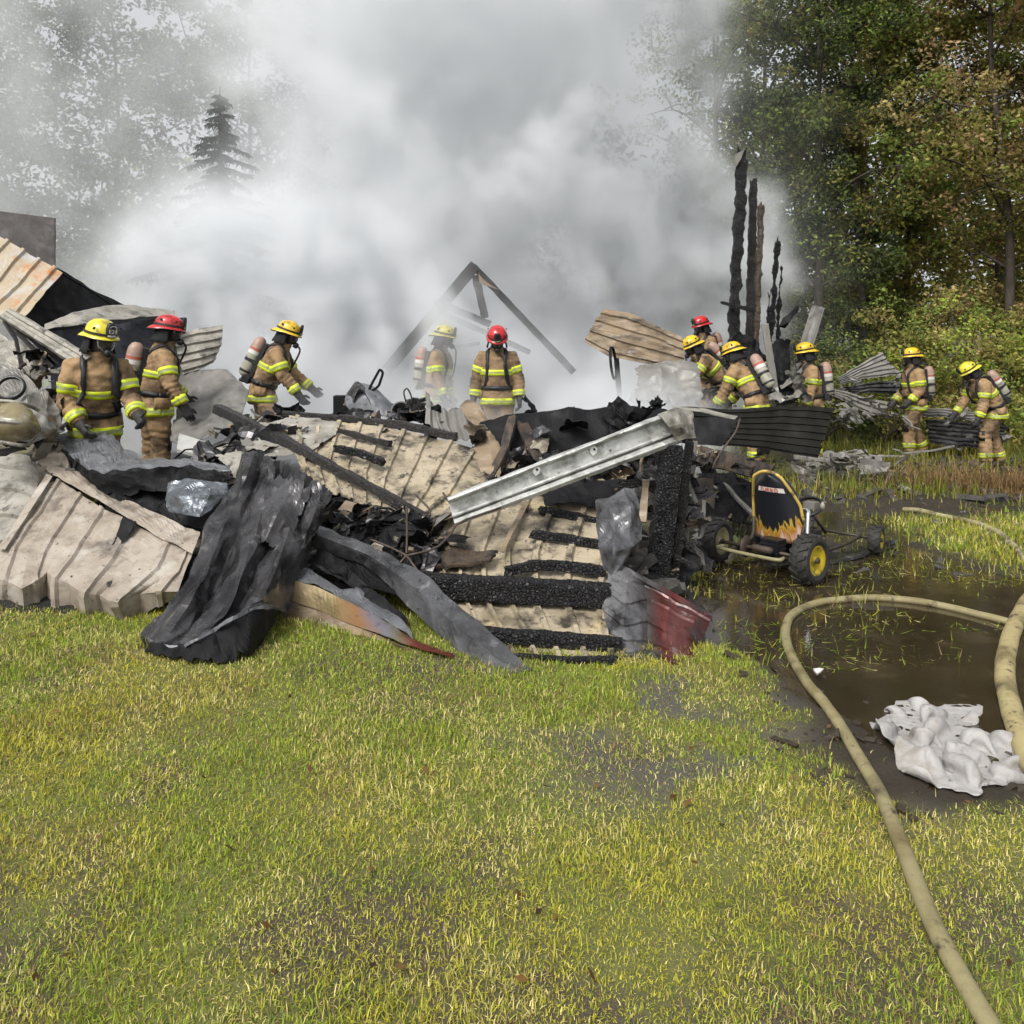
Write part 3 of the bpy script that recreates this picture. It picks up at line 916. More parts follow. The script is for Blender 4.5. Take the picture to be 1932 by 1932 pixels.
sheet('trim_flange', [
    [(555, 1062, 5.2), (600, 1082, 5.08), (648, 1108, 4.98), (672, 1105, 4.96), (715, 1138, 4.85), (765, 1180, 4.6)],
    [(545, 1091, 5.01), (600, 1107, 4.94), (648, 1131, 4.83), (700, 1157, 4.71), (745, 1186, 4.56), (780, 1208, 4.43)]],
    M['blue_grey'], nu=40, nv=8, crumple=.025, cs=4, seed=13, parent=et)

# dark bent strip running to the grass
sheet('bent_strip', [
    [(598, 992, 5.35), (650, 1012, 5.22), (700, 1032, 5.1), (760, 1062, 5.0), (812, 1092, 4.8), (862, 1142, 4.6), (925, 1195, 4.38), (1004, 1262, 4.06)],
    [(590, 1006, 5.22), (648, 1028, 5.1), (700, 1048, 4.98), (752, 1086, 4.86), (800, 1122, 4.70), (850, 1172, 4.46), (915, 1222, 4.2), (985, 1270, 4.01)],
    [(575, 1024, 5.32), (640, 1046, 5.2), (690, 1062, 5.1), (728, 1100, 4.95), (768, 1140, 4.78), (812, 1182, 4.58), (880, 1240, 4.28), (950, 1280, 4.02)]],
    M['strip_grey'], nu=60, nv=14, crumple=.010, cs=3.2, oct=1, ridge=3.8, lump=.2, seed=14, jag=.04,
    label='long dark bent strip running from the dark sheet down to a point on the grass', cat='metal strip')
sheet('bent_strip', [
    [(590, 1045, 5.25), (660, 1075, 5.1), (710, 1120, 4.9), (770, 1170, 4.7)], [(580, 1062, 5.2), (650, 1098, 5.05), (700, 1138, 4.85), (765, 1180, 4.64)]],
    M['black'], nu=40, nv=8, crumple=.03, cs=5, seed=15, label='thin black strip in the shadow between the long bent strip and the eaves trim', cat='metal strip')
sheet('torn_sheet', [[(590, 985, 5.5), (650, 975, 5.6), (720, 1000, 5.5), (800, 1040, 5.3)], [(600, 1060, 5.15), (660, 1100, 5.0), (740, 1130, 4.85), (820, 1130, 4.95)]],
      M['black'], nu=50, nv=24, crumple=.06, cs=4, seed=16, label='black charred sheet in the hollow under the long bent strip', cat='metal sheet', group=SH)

# ---------------------------------------------------------------- the fallen wall in the middle
fw_ = empty('fallen_wall', G(1000, 1150), 'fallen cream metal wall with charred timbers across it, in the middle of the wreck', 'fallen wall')
sheet('metal_sheet', [
    [(545, 786, 7.3), (640, 797, 7.2), (740, 808, 7.1), (850, 832, 6.9), (965, 872, 6.65)],
    [(555, 850, 6.5), (620, 872, 6.4), (705, 902, 6.2), (800, 930, 6.0), (905, 955, 5.8)],
    [(575, 912, 5.95), (640, 938, 5.8), (700, 958, 5.7), (770, 985, 5.6), (815, 992, 5.52)]],
    M['cream'], nv=36, ribs=10, rib_h=.022, rib_w=.16, crumple=.016, cs=3.4, seed=20, jag=.03, parent=fw_)
sheet('metal_sheet', [
    [(820, 835, 6.9), (950, 868, 6.7), (1060, 888, 6.55), (1200, 893, 6.3)],
    [(800, 950, 6.02), (900, 957, 5.86), (1030, 964, 5.76), (1195, 967, 5.68)],
    [(780, 1020, 5.55), (870, 1036, 5.38), (1000, 1047, 5.28), (1170, 1052, 5.22)],
    [(800, 1100, 5.06), (880, 1130, 4.9), (1000, 1140, 4.82), (1160, 1142, 4.77)],
    [(850, 1216, 4.52), (940, 1242, 4.31), (1050, 1248, 4.25), (1180, 1248, 4.23)]],
    M['cream'], nv=60, ribs=8, rib_h=.025, rib_w=.14, crumple=.012, cs=3, seed=21, jag=.02, parent=fw_)
sheet('metal_sheet', [
    [(480, 800, 7.1), (545, 786, 7.2), (640, 797, 7.15)], [(455, 830, 6.7), (540, 830, 6.75), (640, 820, 6.9)], [(440, 858, 6.45), (520, 862, 6.4), (590, 850, 6.5)]],
    M['pale'], nu=30, nv=18, ribs=3, rib_dir='u', rib_h=.015, crumple=.02, cs=3, seed=22, jag=.05, parent=fw_)
sheet('seam_trim', [[(948, 875, 6.5), (805, 990, 5.5)], [(962, 878, 6.46), (817, 995, 5.46)]], M['old_grey'], nu=20, nv=3, crumple=.008, parent=fw_)
sheet('seam_trim', [[(990, 945, 5.8), (942, 1040, 5.2)], [(999, 947, 5.78), (950, 1042, 5.18)]], M['tan_burnt'], nu=20, nv=3, crumple=.006, parent=fw_)


def purlin(pts, th, Y0, amp=.008, m='char', seed=1.0, segs=60, cell=.004, cs=.038, taper=1.0):
    return beam('purlin', pts, th, th, M[m], fw_, amp=amp, ns=9, seed=seed, segs=segs, around=7, ragged=.05, cell=cell, cellsize=cs, taper=taper)
purlin([(812, 1104, 4.9), (960, 1112, 4.82), (1150, 1124, 4.74)], .135, 0, segs=130, seed=2, cell=.006, cs=.040)
purlin([(905, 1196, 4.45), (1040, 1206, 4.38), (1170, 1216, 4.33)], .075, 0, segs=90, seed=3)
purlin([(955, 1078, 5.02), (1010, 1066, 5.08), (1070, 1068, 5.06), (1140, 1078, 5.0)], .062, 0, segs=70, seed=4)
purlin([(1005, 1008, 5.4), (1070, 1016, 5.36), (1140, 1028, 5.3)], .055, 0, segs=60, seed=5)
purlin([(1020, 962, 5.7), (1075, 972, 5.65), (1135, 986, 5.6)], .055, 0, segs=60, seed=6)
purlin([(635, 846, 6.45), (680, 855, 6.35), (722, 872, 6.25)], .06, 0, segs=50, seed=7)
purlin([(945, 1238, 4.25), (1060, 1247, 4.2), (1165, 1248, 4.18)], .045, 0, segs=50, seed=8)
sheet('charred_board', [[(785, 1040, 5.35), (850, 1035, 5.3), (940, 1040, 5.2)], [(792, 1075, 5.15), (860, 1068, 5.1), (925, 1058, 5.08)]],
      M['char_brown'], nu=30, nv=10, crumple=.02, cs=5, seed=23, jag=.08, thick=.02, parent=fw_)
sheet('burnt_sheet', [[(1010, 905, 6.1), (1080, 905, 6.05), (1180, 905, 6.0)], [(1030, 962, 5.66), (1085, 955, 5.7), (1140, 970, 5.62)]], M['black'], nu=30, nv=12, crumple=.03, cs=4, seed=24, jag=.1, parent=fw_)

BT = 'charred timbers lying over the wreck'
beam('charred_log', [(410, 772, 7.25), (520, 822, 6.7), (630, 882, 6.15), (720, 930, 5.8), (806, 978, 5.5)], .085, .085, M['char_fine'], amp=.014, ns=5, seed=31, segs=70, around=4, ragged=.05, taper=.55,
     label='long charred log slanting down across the cream fallen wall', cat='log', group=BT)
beam('charred_log', [(535, 782, 7.35), (640, 790, 7.25), (760, 802, 7.1), (860, 824, 6.9)], .07, .07, M['char_fine'], amp=.012, ns=5, seed=32, segs=60, ragged=.04,
     label='charred pole along the top edge of the cream wall, below the burnt engine', cat='log', group=BT)
beam('charred_log', [(640, 812, 6.85), (690, 826, 6.75), (735, 838, 6.65)], .045, .045, M['char_fine'], amp=.012, ns=7, seed=33, segs=30, ragged=.04,
     label='short charred stick between the two long charred poles', cat='log', group=BT)
sheet('burnt_box', [[(712, 975, 5.6), (770, 965, 5.6), (808, 985, 5.45)], [(718, 1010, 5.4), (770, 1005, 5.4), (806, 1020, 5.35)], [(735, 1035, 5.35), (775, 1040, 5.3), (806, 1040, 5.3)]],
      M['black'], nu=20, nv=16, crumple=.02, seed=25, thick=.02, label='black burnt panel standing in the hollow left of the bent rods', cat='panel')
rod = empty('bent_rods', W(770, 1050, 5.0), 'thin rusty steel rods bent into a star above the hollow', 'steel rods')
for pts in ([(767, 958, 5.3), (768, 1000, 5.15), (767, 1044, 5.0)], [(700, 1018, 5.2), (735, 1032, 5.1), (767, 1048, 5.0)], [(767, 1048, 5.0), (820, 1035, 5.05), (850, 1008, 5.15), (868, 985, 5.2), (945, 958, 5.3)],
            [(767, 1048, 5.0), (780, 1066, 4.95), (792, 1082, 4.9)], [(767, 1048, 5.0), (755, 1062, 4.98)], [(785, 935, 5.6), (808, 958, 5.5), (812, 972, 5.45)], [(836, 930, 5.6), (858, 962, 5.45), (872, 978, 5.4)]):
    tube('rod', pts, .0075, M['rebar'], rod, sides=6, sp=10)

# galvanised channel resting on the post
ch = empty('steel_channel', W(1060, 900, 5.4), 'pale galvanised steel channel slanting across the wreck on to the charred post', 'steel channel')
prof = [(0, .02), (.05, -.03), (.10, -.035), (.14, -.01), (.20, .03), (.58, .03), (.63, -.012), (.67, -.012), (.72, .03), (.78, .0), (.90, -.03), (1.0, -.01)]
rowsg = []
for s, dy in prof:
    r = []
    for t in (0, .25, .5, .75, .93, 1.0):
        bend = 0 if t < .95 else .06
        x = (844 + (1250 - 844) * t) * (1 - s) + (859 + (1288 - 859) * t) * s
        y = (939 + (781 - 939) * t) * (1 - s) + (993 + (834 - 993) * t) * s
        r.append((x, y, 5.30 + .25 * t + dy + bend))
    rowsg.append(r)
sheet('channel_body', rowsg, M['silver'], nu=60, nv=55, crumple=.006, cs=6, seed=26, parent=ch, thick=.003)
sheet('channel_end', [[(1240, 782, 5.56), (1275, 772, 5.62), (1306, 775, 5.7)], [(1262, 806, 5.5), (1285, 800, 5.52), (1308, 800, 5.62)], [(1280, 836, 5.54), (1296, 828, 5.56), (1312, 826, 5.62)]],
      M['pale'], nu=14, nv=14, crumple=.02, cs=6, seed=27, parent=ch)
for (x, y, Y) in ((1012, 887, 5.385), (1120, 849, 5.46)):
    c = W(x, y, Y)
    v = [c + Vector((math.cos(a) * r * 1.0, -.004, math.sin(a) * r)) for a, r in ((0.3, .03), (1.4, .034), (2.5, .03), (3.6, .03), (4.6, .042), (5.4, .03))]
    vb = [p + Vector((0, .012, 0)) for p in v]
    mk('bolt_plate', v + vb, [tuple(range(6)), tuple(range(11, 5, -1))] + [(i, (i + 1) % 6, 6 + (i + 1) % 6, 6 + i) for i in range(6)], M['white'] if 'white' in M else M['silver'], ch)
    lathe('bolt_hole', [(0, .008), (.006, .008)], c + Vector((0.004, -.010, .006)), Vector((0, 1, 0)), M['black'], ch, sides=10)

# black back wall and the panels right of it
sheet('wall_sheet', [
    [(903, 793, 6.7), (960, 780, 6.75), (1080, 772, 6.8), (1180, 768, 6.85), (1290, 766, 6.85)],
    [(912, 850, 6.5), (970, 850, 6.5), (1080, 846, 6.55), (1180, 840, 6.6), (1282, 836, 6.6)],
    [(915, 910, 6.35), (1000, 918, 6.3), (1090, 912, 6.35), (1180, 905, 6.4), (1270, 900, 6.4)]],
    M['black'], nu=60, nv=24, crumple=.035, cs=2.4, oct=2, ridge=2, jag=.06, seed=30, thick=.006, label='black burnt wall sheet standing behind the galvanised channel', cat='wall panel')
sheet('wall_sheet', [
    [(1276, 768, 7.0), (1395, 772, 7.1), (1480, 763, 7.2), (1577, 769, 7.3)],
    [(1282, 835, 6.85), (1395, 842, 6.95), (1470, 852, 7.05), (1538, 866, 7.1)]],
    M['olive_black'], nu=40, ribs=7, rib_dir='u', rib_h=.012, rib_w=.35, crumple=.03, jag=.04, cs=2, seed=31, thick=.006, label='dark olive ribbed panel above the go kart, in front of the firefighters', cat='wall panel')
sheet('torn_sheet', [[(1268, 767, 6.7), (1330, 772, 6.65), (1392, 786, 6.55)], [(1278, 772, 6.55), (1335, 781, 6.48), (1386, 793, 6.45)]], M['pale'], nu=24, nv=5, crumple=.012, seed=32,
      label='pale bent edge of a sheet at the top of the charred post', cat='metal sheet', group=SH)
sheet('torn_sheet', [[(1306, 790, 6.5), (1350, 788, 6.45), (1394, 792, 6.4)], [(1306, 838, 6.4), (1335, 840, 6.35), (1362, 842, 6.35)]], M['black'], nu=16, nv=10, crumple=.015, seed=33,
      label='black sheet standing in for the dark void under the pale bent edge', cat='metal sheet', group=SH)  # void painted as a black sheet, its darkness put into the colour
tube('bent_wire', [(1396, 790, 6.38), (1388, 815, 6.3), (1368, 842, 6.25), (1350, 870, 6.2), (1345, 885, 6.2)], .009, M['rebar'], sides=6, sp=12, label='thin bent bar hanging from the corner of the black void sheet', cat='steel bar')
# timbers seen against the black wall
beam('charred_post', [(968, 785, 6.6), (952, 850, 6.35), (925, 905, 6.15)], .07, .05, M['char_brown'], amp=.012, seed=35, segs=30, ragged=.05, label='leaning burnt stud at the left end of the black wall sheet', cat='post')
beam('charred_post', [(985, 800, 6.6), (1010, 850, 6.4), (1030, 905, 6.2)], .12, .03, M['char_brown'], amp=.012, seed=36, segs=30, ragged=.05, label='dark brown board leaning inside the black wall sheet', cat='post')
sheet('torn_sheet', [[(890, 820, 6.6), (925, 815, 6.55), (945, 850, 6.4)], [(905, 890, 6.2), (930, 895, 6.15), (945, 905, 6.1)]], M['tan_burnt'], nu=16, nv=20, crumple=.03, seed=37, jag=.15,
      label='brown burnt scrap under the corrugated sheet, beside the black wall', cat='metal sheet', group=SH)

# charred corner post, board beside it
beam('charred_post', [(1266, 842, 5.60), (1262, 900, 5.58), (1252, 980, 5.57), (1236, 1112, 5.56)], .155, .15, M['char'], amp=.02, ns=7, seed=40, segs=110, around=7, ragged=.05, cell=.009, cellsize=.034,
     label='thick alligator charred corner post holding up the galvanised channel', cat='post')
beam('charred_post', [(1300, 835, 5.75), (1288, 960, 5.7), (1268, 1118, 5.62)], .06, .06, M['char_fine'], amp=.012, seed=41, segs=60, ragged=.05, label='slender charred post just right of the thick corner post', cat='post')
beam('grey_board', [(1312, 832, 5.95), (1300, 960, 5.9), (1290, 1060, 5.88)], .035, .012, M['grey_wood'], amp=.004, seed=42, segs=30, label='thin grey board on edge right of the slender charred post', cat='board')
beam('tan_board', [(1219, 905, 5.75), (1212, 985, 5.62)], .055, .02, M['tan_burnt'], amp=.008, seed=43, segs=20, label='short tan board behind the left side of the thick corner post', cat='board')
beam('tan_board', [(1275, 970, 5.68), (1256, 1100, 5.62)], .02, .012, M['tan_burnt'], amp=.004, seed=44, segs=20, label='narrow tan strip between the thick post and the slender post', cat='board')

# grey bent sheet and the red one below it
sheet('bent_sheet', [
    [(1128, 945, 5.3), (1150, 938, 5.2), (1178, 918, 5.25), (1196, 925, 5.3)],
    [(1124, 985, 5.15), (1158, 985, 5.02), (1190, 965, 5.06), (1208, 985, 5.15)],
    [(1130, 1030, 5.0), (1160, 1040, 4.88), (1190, 1030, 4.94), (1213, 1018, 5.05)],
    [(1140, 1075, 4.95), (1152, 1082, 4.86), (1162, 1082, 4.86), (1172, 1060, 4.95)]],
    M['strip_grey'], nu=26, nv=34, crumple=.014, cs=6, oct=2, ridge=2.4, seed=45, label='blue grey bent sheet hanging in front of the thick charred post', cat='metal sheet')
sheet('crushed_panel', [
    [(1150, 1058, 5.0), (1185, 1076, 4.92), (1215, 1092, 4.95), (1260, 1118, 4.85), (1342, 1163, 4.72)],
    [(1146, 1100, 4.8), (1180, 1130, 4.62), (1215, 1120, 4.78), (1262, 1142, 4.68), (1334, 1186, 4.58)],
    [(1142, 1150, 4.65), (1176, 1178, 4.46), (1222, 1170, 4.58), (1255, 1190, 4.42), (1322, 1216, 4.44)],
    [(1140, 1195, 4.5), (1185, 1215, 4.34), (1222, 1212, 4.40), (1262, 1232, 4.27), (1308, 1250, 4.22)],
    [(1145, 1230, 4.4), (1200, 1247, 4.24), (1240, 1252, 4.22), (1270, 1256, 4.16), (1304, 1258, 4.14)]],
    M['red_metal'], nu=44, nv=40, crumple=.018, cs=4.5, oct=2, ridge=2.6, aniso=(1, .6, 1.4), seed=46, ribs=5, rib_dir='u', rib_h=.012, rib_w=.25, label='crushed panel at the foot of the charred post, grey turning to red paint', cat='metal panel')
sheet('panel_rim', [[(1148, 1054, 4.98), (1200, 1080, 4.88), (1270, 1118, 4.8), (1345, 1160, 4.68)], [(1150, 1062, 4.94), (1200, 1089, 4.84), (1268, 1128, 4.76), (1340, 1170, 4.66)]], M['red_metal'], nu=30, nv=3, crumple=.003, seed=47,
      label='rolled rim along the top of the crushed red panel', cat='metal strip')
sheet('torn_sheet', [[(1136, 1140, 4.72), (1160, 1150, 4.66)], [(1138, 1200, 4.46), (1182, 1238, 4.3)], [(1150, 1245, 4.25), (1190, 1250, 4.22)]], M['cream'], nu=10, nv=18, crumple=.01, seed=48,
      label='cream scrap tucked under the left side of the crushed red panel', cat='metal sheet', group=SH)
tube('thin_stick', [(985, 1258, 4.2), (1090, 1252, 4.2), (1200, 1236, 4.25)], .006, M['rebar'], sides=5, sp=10, label='thin stick along the foot of the fallen wall', cat='stick')

# corrugated sheet in front of the engine
sheet('corrugated_sheet', [
    [(803, 738, 7.45), (812, 768, 7.4), (845, 778, 7.35), (885, 766, 7.3), (912, 770, 7.2)],
    [(803, 772, 7.2), (820, 800, 7.12), (850, 808, 7.05), (890, 805, 7.0), (920, 795, 7.0)],
    [(802, 800, 7.05), (838, 826, 6.92), (862, 832, 6.88), (897, 834, 6.82), (930, 815, 6.85)]],
    M['old_grey'], nv=14, ribs=8, wave=True, rib_h=.028, crumple=.008, seed=50, label='grey corrugated sheet with a curled right end, in front of the centre firefighter', cat='metal sheet')
sheet('torn_sheet', [[(868, 766, 7.1), (885, 756, 7.1), (905, 765, 7.0)], [(895, 810, 6.9), (915, 800, 6.8), (930, 812, 6.8)]], M['tan_burnt'], nu=14, nv=14, crumple=.015, seed=51, smooth=True,
      label='tan curled scrap at the end of the corrugated sheet', cat='metal sheet', group=SH)

# ---------------------------------------------------------------- far left remains
sheet('roof_panel', [
    [(-70, 410, 8.9), (0, 446, 8.8), (60, 482, 8.7), (118, 516, 8.6)],
    [(-120, 470, 8.5), (-48, 500, 8.4), (15, 535, 8.3), (84, 556, 8.2)],
    [(-190, 560, 8.0), (-120, 580, 7.95), (-50, 595, 7.9), (48, 596, 7.85)]],
    M['beige_rust'], nv=24, ribs=6, rib_h=.03, rib_w=.14, crumple=.02, cs=2.5, seed=60, label='rust streaked cream roof panel high at the left edge, ribs slanting', cat='roof panel')
sheet('wall_panel', [[(-80, 390, 9.6), (0, 399, 9.5), (105, 412, 9.4)], [(-80, 570, 9.2), (0, 560, 9.2), (103, 545, 9.2)]], mat('dark_brown_sooty_panel', (.045, .036, .032), (.028, .024, .023), 3, .6, 0, .3, 30, stains=[((.08, .07, .06), 6, .6, .75)]), nu=12, nv=10, crumple=.008, seed=61, thick=.02,
      label='dark brown wall panel standing above the rusty roof panel', cat='wall panel')
sheet('roof_sheet', [[(108, 505, 8.8), (170, 545, 9.2), (240, 578, 9.7), (330, 605, 10.2)], [(60, 575, 8.35), (130, 590, 8.7), (200, 600, 9.2), (300, 612, 9.8)], [(45, 600, 8.2), (80, 622, 8.3), (180, 640, 8.8), (290, 640, 9.4)]],
      M['black'], nu=30, nv=20, crumple=.015, seed=62, label='black underside of the fallen roof beside the rusty roof panel', cat='roof panel')
tube('cable', [(115, 515, 8.6), (170, 548, 9.0), (235, 592, 9.5)], .012, M['black'], sides=6, sp=8, label='black cable running down the edge of the fallen roof', cat='cable')
sheet('roof_sheet', [[(84, 612, 7.95), (140, 592, 8.25), (200, 578, 8.6), (262, 580, 9.0), (330, 588, 9.4)], [(84, 622, 7.85), (145, 613, 8.0), (205, 606, 8.3), (262, 600, 8.7), (330, 596, 9.2)]],
      M['pale'], nu=40, nv=8, crumple=.02, cs=3, seed=63, smooth=True, label='pale curved sheet behind the helmets of the two firefighters at the left', cat='roof panel')
sheet('roof_sheet', [[(90, 625, 8.3), (180, 618, 8.6), (260, 604, 9.0), (350, 600, 9.5)], [(100, 760, 8.3), (200, 760, 8.4), (280, 760, 8.7), (350, 740, 9.3)]],
      mat('blue_black_shade', (.055, .058, .072), (.025, .026, .033), 2, .4, .2, .4, 20), nu=30, nv=20, crumple=.04, cs=2.5, seed=64, label='dark blue grey sheet standing in for the shade behind the two firefighters at the left', cat='metal sheet')  # dark sheet colour stands in for shade under the pale curved sheet
cb = empty('channel_beam', W(90, 640, 7.0), 'pale ribbed channel beam slanting down to the shoulder of the leftmost firefighter', 'steel beam')
rows_ = []
for s, dy in ((0, .03), (.12, -.03), (.3, -.03), (.38, 0), (.62, 0), (.7, -.03), (.88, -.03), (1, .05)):
    rows_.append([((18 + (175 - 18) * t) * (1 - s) + (-2 + (140 - -2) * t) * s, (581 + (672 - 581) * t) * (1 - s) + (598 + (690 - 598) * t) * s, 7.4 - .7 * t + dy) for t in (0, .3, .6, 1)])
sheet('beam_web', rows_, M['pale'], nu=40, nv=28, crumple=.008, cs=5, seed=65, parent=cb)
sheet('beam_flange', [[(3, 598, 7.4), (70, 643, 7.1), (138, 690, 6.75)], [(12, 606, 7.6), (72, 655, 7.25), (135, 700, 6.9)]], M['black'], nu=20, nv=4, crumple=.004, parent=cb)
for p in ([(8, 606, 7.4), (30, 640, 7.3), (46, 720, 7.1)], [(18, 612, 7.4), (60, 655, 7.2), (100, 695, 7.0)]):
    beam('strut', p, .03, .03, M['char_fine'], cb, amp=.004, segs=16)
sheet('crumpled_sheet', [[(-30, 615, 7.6), (20, 640, 7.5), (88, 650, 7.4)], [(-30, 665, 7.4), (30, 675, 7.25), (88, 680, 7.25)], [(-30, 725, 7.2), (40, 718, 7.1), (85, 706, 7.1)]], M['pale'], nu=30, nv=24, crumple=.05, cs=4, seed=66,
      label='pale crumpled sheet under the channel beam at the left edge', cat='metal sheet')
sheet('roof_sheet', [[(328, 634, 9.4), (372, 620, 9.5), (421, 613, 9.6)], [(335, 670, 9.2), (375, 662, 9.3), (418, 650, 9.5)], [(345, 706, 9.1), (380, 696, 9.2), (402, 684, 9.35)]], M['pale'], nu=12, ribs=5, rib_dir='u', rib_h=.03, rib_w=.3, crumple=.012, seed=67,
      label='pale ribbed sheet behind the red helmeted firefighter at the left', cat='roof panel')
sheet('draped_sheet', [[(330, 690, 9.3), (380, 700, 9.2), (425, 700, 9.1), (470, 740, 8.8)], [(335, 760, 8.6), (380, 770, 8.5), (420, 760, 8.5), (455, 790, 8.3)], [(320, 830, 7.9), (370, 838, 7.7), (400, 830, 7.7), (440, 805, 8.0)]],
      M['old_grey'], nu=40, nv=30, crumple=.05, cs=2.5, seed=68, smooth=True, shade_smooth=True, label='dull grey sheet draped over the heap right of the red helmeted firefighter', cat='metal sheet')
sheet('crumpled_sheet', [[(-30, 690, 6.9), (40, 700, 6.8), (90, 740, 6.7), (120, 770, 6.7)], [(-30, 745, 6.6), (50, 765, 6.5), (90, 790, 6.5), (118, 800, 6.6)], [(30, 830, 6.5), (65, 835, 6.4), (90, 825, 6.5), (118, 812, 6.6)]],
      M['old_grey'], nu=40, nv=34, crumple=.05, cs=4, seed=69, label='grey crumpled sheet low at the left edge beside the leftmost firefighter', cat='metal sheet')
dr = empty('curved_fender', W(20, 830, 6.2), 'tan curved fender like wreck with pale rims at the left edge', 'wreck')
sheet('fender_shell', [
    [(-60, 752, 6.35), (0, 752, 6.2), (42, 762, 6.2), (62, 778, 6.35)],
    [(-60, 772, 6.15), (2, 775, 6.02), (52, 784, 6.06), (74, 798, 6.28)],
    [(-60, 800, 6.05), (2, 803, 5.95), (54, 808, 6.02), (76, 812, 6.25)],
    [(-60, 832, 6.1), (0, 834, 6.02), (46, 830, 6.08), (66, 824, 6.3)]],
    mat('tan_scorched_paint', (.26, .215, .11), (.12, .10, .055), 3, .32, 0, .25, 25, coat=.3, stains=[((.04, .035, .025), 4, .52, .68), ((.36, .33, .24), 6, .58, .74)]), nu=40, nv=30, crumple=.012, cs=4, seed=75, smooth=True, shade_smooth=True, parent=dr)
for yy, YY in ((756, 6.15), (794, 5.96), (834, 6.0)):
    tube('fender_rim', [W(-60, yy - 2, YY), W(0, yy, YY - .02), W(46, yy + 6, YY + .05), W(72, yy + 18 if yy < 800 else yy - 8, YY + .28)], .014, M['pale'], dr, sides=8, sp=24)
lathe('wire_ring', [(-.02, .09), (-.025, .105), (.0, .115), (.025, .105), (.02, .09)], W(20, 732, 6.5), Vector((.3, -1, .5)), M['ash_grey'], sides=24, caps=False, label='grey ring lying on the heap above the tan curved fender', cat='ring')
beam('tan_board', [(70, 700, 7.0), (92, 655, 7.15)], .03, .015, M['tan_burnt'], amp=.003, segs=12, label='thin tan stick under the channel beam', cat='board')
sheet('pale_panel', [[(338, 820, 7.2), (392, 838, 7.1)], [(333, 850, 6.9), (388, 864, 6.85)]], mat('chalky_white_panel', (.5, .5, .47), (.36, .36, .34), 6, .7, 0, .3, 30), nu=10, nv=8, crumple=.004, thick=.03, label='chalky white block behind the torn sheet, right of the firefighters knee', cat='panel')
sheet('tan_scrap', [[(392, 838, 7.1), (440, 835, 7.1)], [(388, 866, 6.85), (430, 868, 6.8)]], M['pale'], nu=10, nv=8, crumple=.012, seed=70, thick=.01, label='tan scrap beside the chalky white block', cat='panel')

# ---------------------------------------------------------------- burnt engine on top of the heap
en = empty('burnt_engine', W(700, 780, 8.0), 'burnt out small engine with a loop handle standing on the heap', 'engine')
V1 = box_data(W(655, 768, 8.2), Vector((.13, .02, 0)), Vector((-.02, .14, 0)), Vector((0, 0, .12)))
mk('battery_box', *V1, M['black'], en)
sheet('cowl', [[(655, 742, 8.0), (672, 725, 8.0), (700, 728, 8.0), (740, 762, 7.9)], [(652, 765, 7.85), (685, 745, 7.8), (715, 755, 7.8), (748, 780, 7.8)], [(680, 790, 7.8), (690, 785, 7.75), (720, 785, 7.72), (752, 790, 7.75)]], M['blue_grey'], nu=22, nv=18, crumple=.01, seed=71, smooth=True, shade_smooth=True, parent=en)
sheet('fender', [[(655, 745, 7.95), (672, 720, 7.9), (692, 735, 7.9)], [(668, 760, 7.8), (680, 735, 7.75), (698, 765, 7.75)]], M['ash_grey'], nu=14, nv=12, crumple=.012, seed=72, smooth=True, parent=en)
tube('loop_handle', [(696, 770, 7.9), (695, 740, 7.9), (712, 705, 7.9), (717, 698, 7.9), (722, 704, 7.9), (718, 718, 7.9), (714, 728, 7.9), (704, 736, 7.9), (697, 738, 7.9)], .013, M['black'], en, sides=8, sp=40)
lathe('flywheel', [(-.03, .02), (-.03, .085), (.03, .085), (.03, .06), (.01, .055), (.01, .0)], W(756, 776, 7.85), Vector((.25, -1, .1)), M['ash_grey'], en, sides=24, caps=False)
lathe('wheel_ring', [(-.012, .085), (-.02, .1), (.02, .1), (.012, .085)], W(756, 776, 7.80), Vector((.25, -1, .1)), M['old_grey'], en, sides=24, caps=False)
for k, (x, y, a, b, c) in enumerate(((775, 760, .05, .05, .04), (788, 768, .06, .05, .035), (770, 785, .08, .05, .03), (795, 755, .04, .04, .02))):
    v, f = box_data(W(x, y, 7.85), Vector((a, .02, .01)), Vector((-.02, b, 0)), Vector((.01, 0, c)))
    mk('engine_block', v, f, M['char_fine'], en)
tube('exhaust_loop', [(765, 755, 7.85), (762, 740, 7.85), (768, 733, 7.85), (775, 745, 7.85), (778, 758, 7.85)], .008, M['ash_grey'], en, sides=6, sp=20)
for k in range(7):
    rr = random.Random(k)
    tube('pipe', [(745 + k * 8, 770 + rr.uniform(-8, 12), 7.8), (748 + k * 8, 758 + rr.uniform(-10, 10), 7.8), (756 + k * 8, 772 + rr.uniform(-6, 10), 7.8)], .007, M['black'], en, sides=5, sp=8)

# ---------------------------------------------------------------- roof truss in the smoke
tr = empty('roof_truss', W(910, 660, 11.6), 'burnt roof truss standing like an A in the smoke behind the two centre firefighters', 'roof truss')
for pts, w_ in (([(897, 500, 11.6), (730, 698, 11.8)], .17), ([(893, 502, 11.6), (1082, 702, 12.2)], .10), ([(897, 520, 11.66), (915, 600, 11.66)], .11),
                ([(838, 575, 11.66), (925, 612, 11.66)], .10), ([(832, 590, 11.72), (1000, 665, 11.72)], .08), ([(855, 655, 11.5), (905, 648, 11.5)], .05)):
    beam('chord', pts, w_, .05, M['char_fine'], tr, amp=.008, segs=24, seed=w_ * 100, up=Vector((0, 1, 0)))
v, f = box_data(W(833, 577, 11.55), Vector((.06, 0, .03)), Vector((0, .05, 0)), Vector((-.05, 0, .09)))
mk('gusset_plate', v, f, M['ash_grey'], tr)
